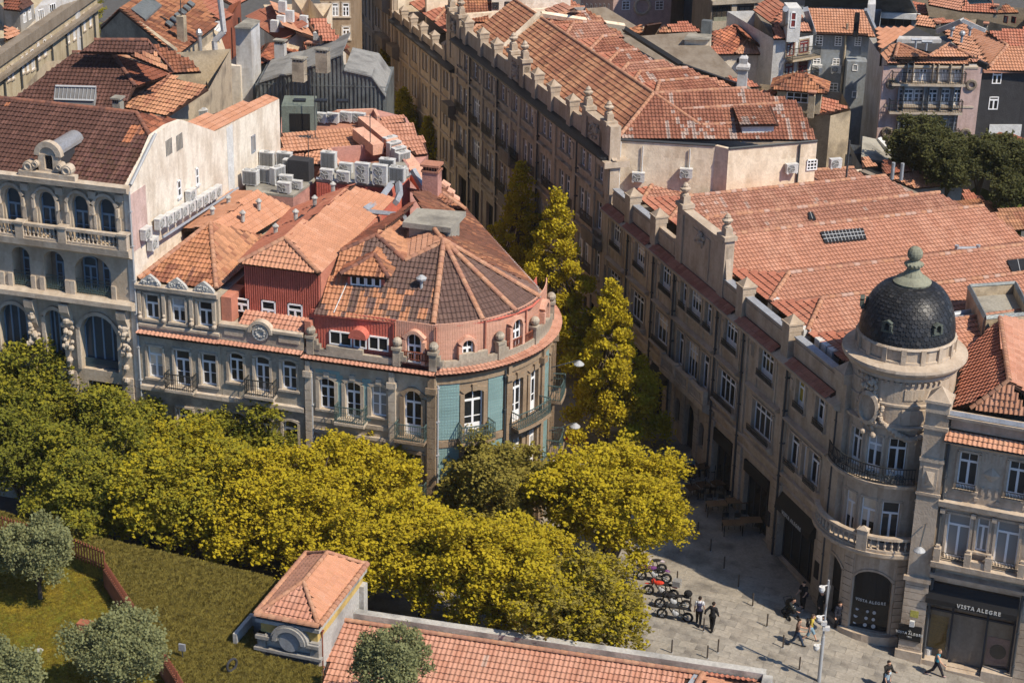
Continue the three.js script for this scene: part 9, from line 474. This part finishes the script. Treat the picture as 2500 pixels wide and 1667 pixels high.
function person(label, foot, ry, o) { const base = Array.isArray(foot) ? PG(...foot) : foot; const t = thing('person', label, 'person', base); t.rotation.y = ry; const s = o.stride ?? 0.25, H = o.sit ? 0.5 : o.crouch ? 0.42 : 0.9, ln = o.bend ?? 0.03; const hip = (k) => [k * 0.09, H, 0], legs = [-1, 1].map((k) => { if (o.sit) return { kn: [k * 0.11, 0.5, 0.42], an: [k * 0.11, 0.08, 0.4 + k * 0.06] }; if (o.crouch) return { kn: [k * 0.14, 0.48, 0.34], an: [k * 0.13, 0.08, 0.02] }; const a = k * s; const kn = [k * 0.095, H - 0.43 * Math.cos(a), 0.43 * Math.sin(a) + 0.03]; const b = a < 0 ? a - 0.45 * Math.min(1, s * 3) : a; return { kn, an: [k * 0.09, Math.max(0.08, kn[1] - 0.41 * Math.cos(b)), kn[2] + 0.41 * Math.sin(b) - 0.02] }; }); const low = Math.min(legs[0].an[1], legs[1].an[1]) - 0.08; if (!o.sit && !o.crouch) for (const l of legs) { l.an[1] -= low; l.kn[1] -= low; } const y0 = H - (o.sit || o.crouch ? 0 : low); const hp = (k) => [k * 0.09, y0, 0]; const top = (y, z = 0) => [0, y0 + y, z + y * ln * 2]; const sh = (k) => [k * 0.175, y0 + 0.5, ln * 1.0]; const arm = [-1, 1].map((k) => { const [a, b, out] = (k < 0 ? o.armL : o.armR) || [-k * s * 1.1, 0.35, 0.08]; const S = sh(k); const e = [S[0] + k * (0.04 + out * 0.28), S[1] - 0.29 * Math.cos(a) + out * 0.1, S[2] + 0.29 * Math.sin(a)]; const q = a + b; return { e, w: [e[0] + k * out * 0.16, e[1] - 0.25 * Math.cos(q), e[2] + 0.25 * Math.sin(q)], q }; });
  const wd = o.woman ? 0.92 : 1; const B = []; for (const k of [0, 1]) { const s2 = k ? 1 : -1; B.push([hp(s2), legs[k].kn, 0.085, 0.058], [legs[k].kn, legs[k].an, 0.056, 0.038], [sh(s2), arm[k].e, 0.05, 0.04], [arm[k].e, arm[k].w, 0.038, 0.027]); } B.push([top(0), top(0.25), 0.13 * wd, 0.12 * wd, 1.25], [top(0.25), top(0.45), 0.12 * wd, 0.14 * wd, 1.3], [[-0.12, y0 + 0.46, ln], [0.12, y0 + 0.46, ln], 0.075, 0.075], [top(0.5), top(0.62, 0.02), 0.058, 0.052]); const box = [-0.75, -0.05, -0.75, 0.75, y0 + 0.8, 0.75]; const body = new Geo().add(field(B, 76, box, 0.05)); const hc = top(0.7, 0.03); body.add(headG, T4(...hc, o.nod || 0.12, o.look || 0, 0)); arm.forEach((a, k) => { body.add(handG, T4(a.w[0], a.w[1] + 0.01, a.w[2], -a.q, 0, 0, [k ? -1 : 1, 1, 1])); }); const sm = skin[o.skin || 0]; t.add(meshOf('body', body.buf(), sm)); const gr = (bs, d) => bs.map(([a, b, r, q, e]) => [a, b, r + d, q + d, e]); const S = [B[8], B[9], B[10]]; for (const k of [0, 1]) { const i = k * 4; if (o.sleeve !== 0) { const [a, b, r, q] = B[i + 2]; S.push([a, o.sleeve === 1 ? a.map((v, m) => v + (b[m] - v) * 0.6) : b, r + 0.006, q + 0.008]); if (o.sleeve === 2) S.push(B[i + 3].map((v, m) => (m > 1 ? v + 0.008 : v))); } } t.add(meshOf('top_garment', new Geo().add(field(gr(S, 0.014), 64, box, 0.05)).buf(), o.top)); const Tt = [[hp(-1), hp(1), 0.105, 0.105], [top(0), top(0.07), 0.12 * wd, 0.115 * wd, 1.2]]; for (const k of [0, 1]) { Tt.push([hp(k ? 1 : -1), legs[k].kn, 0.09, 0.066]); if (!o.shorts) Tt.push([legs[k].kn, legs[k].an, 0.062, 0.05]); } t.add(meshOf('trousers', new Geo().add(field(gr(Tt, 0.012), 64, box, 0.04)).buf(), o.pants)); const Sh = legs.map((l) => [[l.an[0], l.an[1] - 0.04, l.an[2] - 0.03], [l.an[0], l.an[1] - 0.045, l.an[2] + 0.14], 0.045, 0.038]); t.add(meshOf('shoes', new Geo().add(field(Sh, 56, box, 0.02)).buf(), o.shoes || M.dark)); const hb = [[[0, hc[1] + 0.05, hc[2] - 0.03], [0, hc[1] + 0.055, hc[2] - 0.005], 0.1, 0.095]]; if (o.longHair) hb.push([[0, hc[1], hc[2] - 0.07], [0, hc[1] - 0.24, hc[2] - 0.1], 0.07, 0.055]); if (o.bun) hb.push([[0, hc[1] + 0.1, hc[2] - 0.1], [0, hc[1] + 0.11, hc[2] - 0.1], 0.045, 0.045]); if (!o.bald) t.add(meshOf('hair', new Geo().add(field(hb, 40, [-0.3, hc[1] - 0.4, hc[2] - 0.3, 0.3, hc[1] + 0.25, hc[2] + 0.3], 0.03)).buf(), o.hair || C(0.03, 0.022, 0.018))); t.userData.hand = arm.map((a) => a.w); if (o.pack) { const p2k = new Geo().add(field([[[-0.09, y0 + 0.16, -0.2], [0.09, y0 + 0.16, -0.2], 0.075, 0.075], [[-0.08, y0 + 0.44, -0.19], [0.08, y0 + 0.44, -0.19], 0.07, 0.07], [[0, y0 + 0.16, -0.2], [0, y0 + 0.44, -0.19], 0.12, 0.11, 1.6]], 48, [-0.4, y0 - 0.1, -0.5, 0.4, y0 + 0.7, 0.2], 0.05)); t.add(meshOf('backpack', p2k.buf(), o.pack)); const st = new Geo(); for (const k of [-1, 1]) st.add(bar(V3(k * 0.1, y0 + 0.5, -0.14), V3(k * 0.12, y0 + 0.56, 0.02), 0.02, 5)).add(bar(V3(k * 0.12, y0 + 0.56, 0.02), V3(k * 0.13, y0 + 0.25, 0.14), 0.02, 5)); t.add(meshOf('strap', st.buf(), o.pack)); } if (o.bag) t.add(meshOf('bag', new Geo().add(field([[[0.2, y0 - 0.02, -0.02], [0.2, y0 + 0.12, -0.06], 0.08, 0.06]], 32, [-0.1, y0 - 0.3, -0.4, 0.5, y0 + 0.4, 0.3], 0.02)).buf(), o.bag)); if (o.phone) { const w = arm[1].w; t.add(meshOf('phone', bx(w[0] - 0.035, w[0] + 0.035, w[1] - 0.02, w[1] + 0.12, w[2] + 0.06, w[2] + 0.07).buf(), M.dark)); } delete t.userData.hand; return t; }
{ const q = Z(1550, 1340, 4.796), q6 = Z(2050, 1340, 4.796), qr = Z(1550, 950, 3.484); const away = Math.PI; person('man in white shirt and dark trousers walking away with a navy backpack', q(745, 892), away - 0.15, { top: C(0.72, 0.73, 0.76), pants: C(0.035, 0.03, 0.032), pack: C(0.05, 0.05, 0.10), shoes: C(0.4, 0.35, 0.33), stride: 0.2, sleeve: 1 }); person('man in black padded jacket with maroon sleeves walking away', q(900, 958), away - 0.5, { top: C(0.03, 0.03, 0.033), pants: C(0.015, 0.015, 0.017), stride: 0.16, sleeve: 2, armR: [-0.4, 0.7, 0.5] }); person('woman in brown top and blue jeans walking right, hands together', q(1890, 1140), 1.35, { woman: 1, top: C(0.16, 0.10, 0.075), pants: C(0.03, 0.05, 0.09), stride: 0.42, armL: [0.35, 1.2, 0], armR: [0.35, 1.1, 0], sleeve: 1, bun: 1 }); person('man in yellow and black shirt with pale blue shorts holding out a phone', q(2050, 1085), 1.5, { top: C(0.62, 0.47, 0.08), pants: C(0.25, 0.40, 0.50), shorts: 1, stride: 0.4, armR: [1.25, 0.2, 0.25], armL: [-0.3, 0.2, 0.1], sleeve: 1, phone: 1, pack: C(0.03, 0.03, 0.03), hair: C(0.1, 0.07, 0.05), shoes: C(0.1, 0.1, 0.12) }); person('woman dressed in black standing in the shade before the shop window', q(1965, 702), -0.6, { woman: 1, top: C(0.02, 0.02, 0.022), pants: C(0.02, 0.02, 0.025), stride: 0.05, armL: [0.4, 0.9, 0], armR: [0.4, 0.9, 0], longHair: 1, shoes: C(0.5, 0.5, 0.5), bag: C(0.03, 0.03, 0.05), sleeve: 1 }); person('person in dark clothes crouching beside the black pushchair', q(1755, 790), 1.2, { crouch: 1, bend: 0.3, top: C(0.025, 0.03, 0.03), pants: C(0.02, 0.02, 0.022), armR: [0.8, 0.5, 0.1], armL: [0.7, 0.5, 0.1], sleeve: 2 }); person('blonde woman in bright blue top and black leggings striding along the shop front', q6(1125, 1492), 1.25, { woman: 1, top: C(0.03, 0.28, 0.42), pants: C(0.025, 0.022, 0.03), stride: 0.45, sleeve: 0, longHair: 1, hair: C(0.32, 0.2, 0.1), shoes: C(0.6, 0.4, 0.35), bag: C(0.02, 0.02, 0.02) }); person('dark-haired person in black cut by the bottom edge, looking at a phone', q6(540, 1640), 0.4, { top: C(0.03, 0.028, 0.025), pants: C(0.04, 0.05, 0.08), stride: 0.2, armL: [0.5, 1.3, 0], armR: [0.5, 1.3, 0], sleeve: 2 }); person('child in pale blue shirt at the bottom edge in front of a dark-haired person', q6(545, 1672), 0.5, { top: C(0.45, 0.58, 0.65), pants: C(0.1, 0.1, 0.14), stride: 0.2, sleeve: 1 }).scale.setScalar(0.8); const qq = Z(1800, 1050, 2.541); person('person in black leaning by the pier of the tower doorway', qq(510, 1165), 0.6, { top: C(0.02, 0.02, 0.02), pants: C(0.02, 0.02, 0.02), stride: 0.04, sleeve: 2 }); person('person in dark clothes and pale shoes waiting at the foot of the tower', qq(622, 1235), 0.3, { top: C(0.025, 0.03, 0.05), pants: C(0.03, 0.03, 0.04), stride: 0.05, sleeve: 2, shoes: C(0.5, 0.5, 0.52) });
  // cafe
  const dw = M.dark; const tbl = (x, y, wood, l, ry = 0.1) => { const p = PG(...qr(x, y)); const t = thing('cafe_table', l, 'table', p, 'cafe tables in the shaded street'); t.rotation.y = ry; const tp = meshOf('tabletop', bx(-0.6, 0.6, 0.71, 0.75, -0.36, 0.36).buf(), wood); t.add(tp); for (let i = 0; i < 5; i++) { } for (const [a, b] of [[-1, -1], [1, -1], [-1, 1], [1, 1]]) t.add(meshOf('leg', bx(a * 0.54 - 0.02, a * 0.54 + 0.02, 0, 0.71, b * 0.3 - 0.02, b * 0.3 + 0.02).buf(), dw)); return t; }; const chairP = (() => { const g = new THREE.Group(); g.add(meshOf('seat', bx(-0.2, 0.2, 0.43, 0.46, -0.2, 0.2).buf(), M.shopBlack)); g.add(meshOf('backrest', bx(-0.2, 0.2, 0.6, 0.88, -0.22, -0.19).buf(), M.shopBlack)); for (const [a, b] of [[-1, -1], [1, -1], [-1, 1], [1, 1]]) g.add(meshOf('leg', bx(a * 0.18 - 0.015, a * 0.18 + 0.015, 0, b < 0 ? 0.88 : 0.43, b * 0.18 - 0.015, b * 0.18 + 0.015).buf(), M.iron)); return g; })(); const chair = (p, ry, l) => { const c = chairP.clone(); c.name = numbered('cafe_chair'); c.position.copy(p); c.position.y = gnd(p.x, p.z); c.rotation.y = ry; tag(c, l, 'chair', 'dark chairs of the cafe'); scene.add(c); }; const WD = [['left wooden table of the back pair of long cafe tables', 690, 1065], ['right wooden table of the back pair of long cafe tables', 860, 1040], ['left wooden table of the front pair nearest the square', 830, 1230], ['right wooden table of the front pair near the wall', 985, 1205]]; for (const [l, x, y] of WD) { const t = tbl(x, y, M.wood, l); const p = t.position; chair(V3(p.x - 0.35, 0, p.z - 0.62), 0, 'dark chair at the far left side of the ' + l.slice(0, l.indexOf(' of'))  + (y > 1150 ? ' in the front pair' : ' in the back pair')); chair(V3(p.x + 0.35, 0, p.z - 0.62), 0, 'dark chair at the far right side of the ' + l.slice(0, l.indexOf(' of')) + (y > 1150 ? ' in the front pair' : ' in the back pair')); } const DT = [['small dark table with a pair of chairs, leftmost in the shaded street', 360, 765], ['small dark table with the seated person in teal', 490, 735], ['small dark table closest to the arched doorway', 575, 745], ['dark table behind the left wooden table', 480, 925], ['middle dark table of the second cafe row', 580, 900], ['dark table by the wall end of the second cafe row', 700, 890]]; for (const [l, x, y] of DT) { const t = tbl(x, y, mat(0.10, 0.055, 0.03), l, 0.4); t.scale.set(0.6, 1, 1); const p = t.position; chair(V3(p.x - 0.55, 0, p.z), 1.57, 'dark chair left of the ' + l.replace(/^small /, '').split(',')[0]); chair(V3(p.x + 0.55, 0, p.z), -1.57, 'dark chair right of the ' + l.replace(/^small /, '').split(',')[0]); } const sp = PG(...qr(470, 760)); sp.z -= 0.35; person('person in teal shirt seated at a cafe table in the shade', sp, 0.2, { sit: 1, top: C(0.06, 0.22, 0.28), pants: C(0.05, 0.06, 0.08), armL: [0.7, 0.9, 0.1], armR: [0.7, 0.9, 0.1], sleeve: 1, longHair: 1, shoes: C(0.5, 0.5, 0.5) });
  { const p = PG(...q(1825, 795)), t = thing('pushchair', 'black pushchair with a round hood and white logo patch in the shade', 'pushchair', p); t.rotation.y = 0.4; t.add(meshOf('seat_shell', new Geo().add(field([[[0, 0.45, -0.12], [0, 0.5, 0.2], 0.2, 0.17], [[0, 0.5, -0.2], [0, 0.78, -0.24], 0.19, 0.2]], 40, [-0.5, 0, -0.7, 0.5, 1.3, 0.7], 0.08)).buf(), M.dark)); const hd = new Geo().add(new THREE.SphereGeometry(0.3, 14, 8, 0, Math.PI * 2, 0, Math.PI / 2), T4(0, 0.75, -0.12, 0.5, 0, 0)); t.add(meshOf('hood', hd.buf(), M.shopBlack)); t.add(meshOf('hood_patch', new Geo().add(new THREE.TorusGeometry(0.08, 0.022, 5, 12), T4(0.05, 0.7, 0.2, -0.5, 0.1, 0)).buf(), M.letter)); const fr = new Geo().add(bar(V3(-0.24, 0.12, 0.35), V3(-0.24, 1.0, -0.5), 0.017)).add(bar(V3(0.24, 0.12, 0.35), V3(0.24, 1.0, -0.5), 0.017)).add(bar(V3(-0.24, 1.0, -0.5), V3(0.24, 1.0, -0.5), 0.02)).add(bar(V3(-0.24, 0.14, -0.35), V3(-0.24, 0.6, 0), 0.017)).add(bar(V3(0.24, 0.14, -0.35), V3(0.24, 0.6, 0), 0.017)); t.add(meshOf('frame', fr.buf(), M.iron)); for (const [x, z, r] of [[-0.26, 0.35, 0.1], [0.26, 0.35, 0.1], [-0.27, -0.35, 0.14], [0.27, -0.35, 0.14]]) t.add(meshOf('wheel', new Geo().add(new THREE.TorusGeometry(r, 0.03, 6, 14).rotateY(Math.PI / 2), T4(x, r + 0.03, z)).add(bar(V3(x - 0.03, r + 0.03, z), V3(x + 0.03, r + 0.03, z), r * 0.55, 8)).buf(), M.dark)); }
  // camera pole, lamps
  { const b = PG(2000, 1664), H = (() => { let lo = 2, hi = 9; for (let i = 0; i < 30; i++) { const m = (lo + hi) / 2, v = V3(b.x, b.y + m, b.z).sub(V3(0, CAMH, 0)); const y = 833.5 - FOC * v.dot(ciu) / v.dot(cf); if (y > 1416) lo = m; else hi = m; } return lo; })(); const t = thing('camera_pole', 'slim grey surveillance pole with three white dome cameras in front of the tower', 'camera pole', b); part(t, 'pole', [bar(b, b.clone().add(V3(0, H * 0.45, 0)), 0.1, 10, 0.09), bar(b.clone().add(V3(0, H * 0.45, 0)), b.clone().add(V3(0, H, 0)), 0.055, 8)], M.pipeGrey); for (const [k, s] of [[0.97, -1], [0.68, -1], [0.4, -1]]) { const q2 = b.clone().add(V3(0, H * k - 0.25, 0)), c = q2.clone().add(V3(s * 0.32, -0.1, 0.1)); const d = part(t, 'dome_camera', [bar(q2.clone().add(V3(0, 0.15, 0)), c.clone().add(V3(0, 0.2, 0)), 0.035), new Geo().add(new THREE.CylinderGeometry(0.15, 0.17, 0.16, 12), T4(c.x, c.y + 0.12, c.z))], M.white); part(d, 'dome', ball(0.15, c.x, c.y, c.z, 10), M.lgrey); } part(t, 'junction_box', [bx(b.x - 0.2, b.x + 0.1, b.y + H * 0.57, b.y + H * 0.57 + 0.22, b.z - 0.06, b.z + 0.16)], M.lgrey); part(t, 'junction_box', [bx(b.x - 0.1, b.x + 0.28, b.y + H * 0.52, b.y + H * 0.52 + 0.2, b.z - 0.06, b.z + 0.16)], M.lgrey); part(t, 'brace', [bar(b.clone().add(V3(0, H * 0.66, 0)), b.clone().add(V3(0.05, H * 0.97, 0.25)), 0.02)], M.pipeGrey); }
  const lampAt = (name, l, wall, head) => { const t = thing(name, l, 'lamp', wall.clone()); part(t, 'bracket', [bar(wall, head.clone().add(V3(0, 0.25, 0)), 0.035)], M.pipe); part(t, 'lamp_head', lathe([[0.02, 0.22], [0.12, 0.18], [0.3, 0.02], [0.31, -0.02], [0.02, -0.04]], 12, T4(head.x, head.y, head.z)), M.pipeGrey); }; lampAt('wall_lamp', 'grey bell-shaped wall lamp hanging from the pier right of the tower', FT.map(-0.3, 7.3, 0.3), FT.map(-0.35, 6.2, 1.2)); lampAt('wall_lamp', 'upper street lamp on an arm at the right side of the round corner building', FA.map(9.2, 9.6, 0), FA.map(9.4, 9.9, 1.6)); lampAt('wall_lamp', 'lower street lamp on an arm at the right side of the round corner building', FA.map(9.2, 5.6, 0), FA.map(9.5, 5.9, 1.5)); lampAt('wall_lamp', 'street lamp on an arm in front of the flat corner facade above the golden tree', FL.map(-3.3, 6.9, 0), FL.map(-3.0, 7.2, 1.2));
  { const qq = Z(1200, 1050, 2.541), a = PG(...qq(450, 60)), b = PG(...qq(530, 95)), c = PG(...qq(515, 50)); single('tarpaulin', new Geo().tri(a, b, c.clone().add(V3(0, 0.9, 0))).tri(a, c.clone().add(V3(0, 0.9, 0)), c), C(0.55, 0.05, 0.05), 'crumpled red tarpaulin by the wall of the round corner building', 'tarpaulin'); const p = PG(...qq(600, 100)), r = PG(...qq(520, 5)); const f = facTo(r, p); single('barrier_board', fbox(f, 0, p.distanceTo(r), 0.5, 1.2, -0.03, 0.03).add(fbox(f, 0.1, 0.2, 0, 1.1, -0.08, 0.08)).add(fbox(f, p.distanceTo(r) - 0.3, p.distanceTo(r) - 0.2, 0, 1.1, -0.08, 0.08)), C(0.5, 0.2, 0.08), 'orange wooden barrier board beside the red tarpaulin', 'barrier'); }
}
renderer.render(scene, camera);
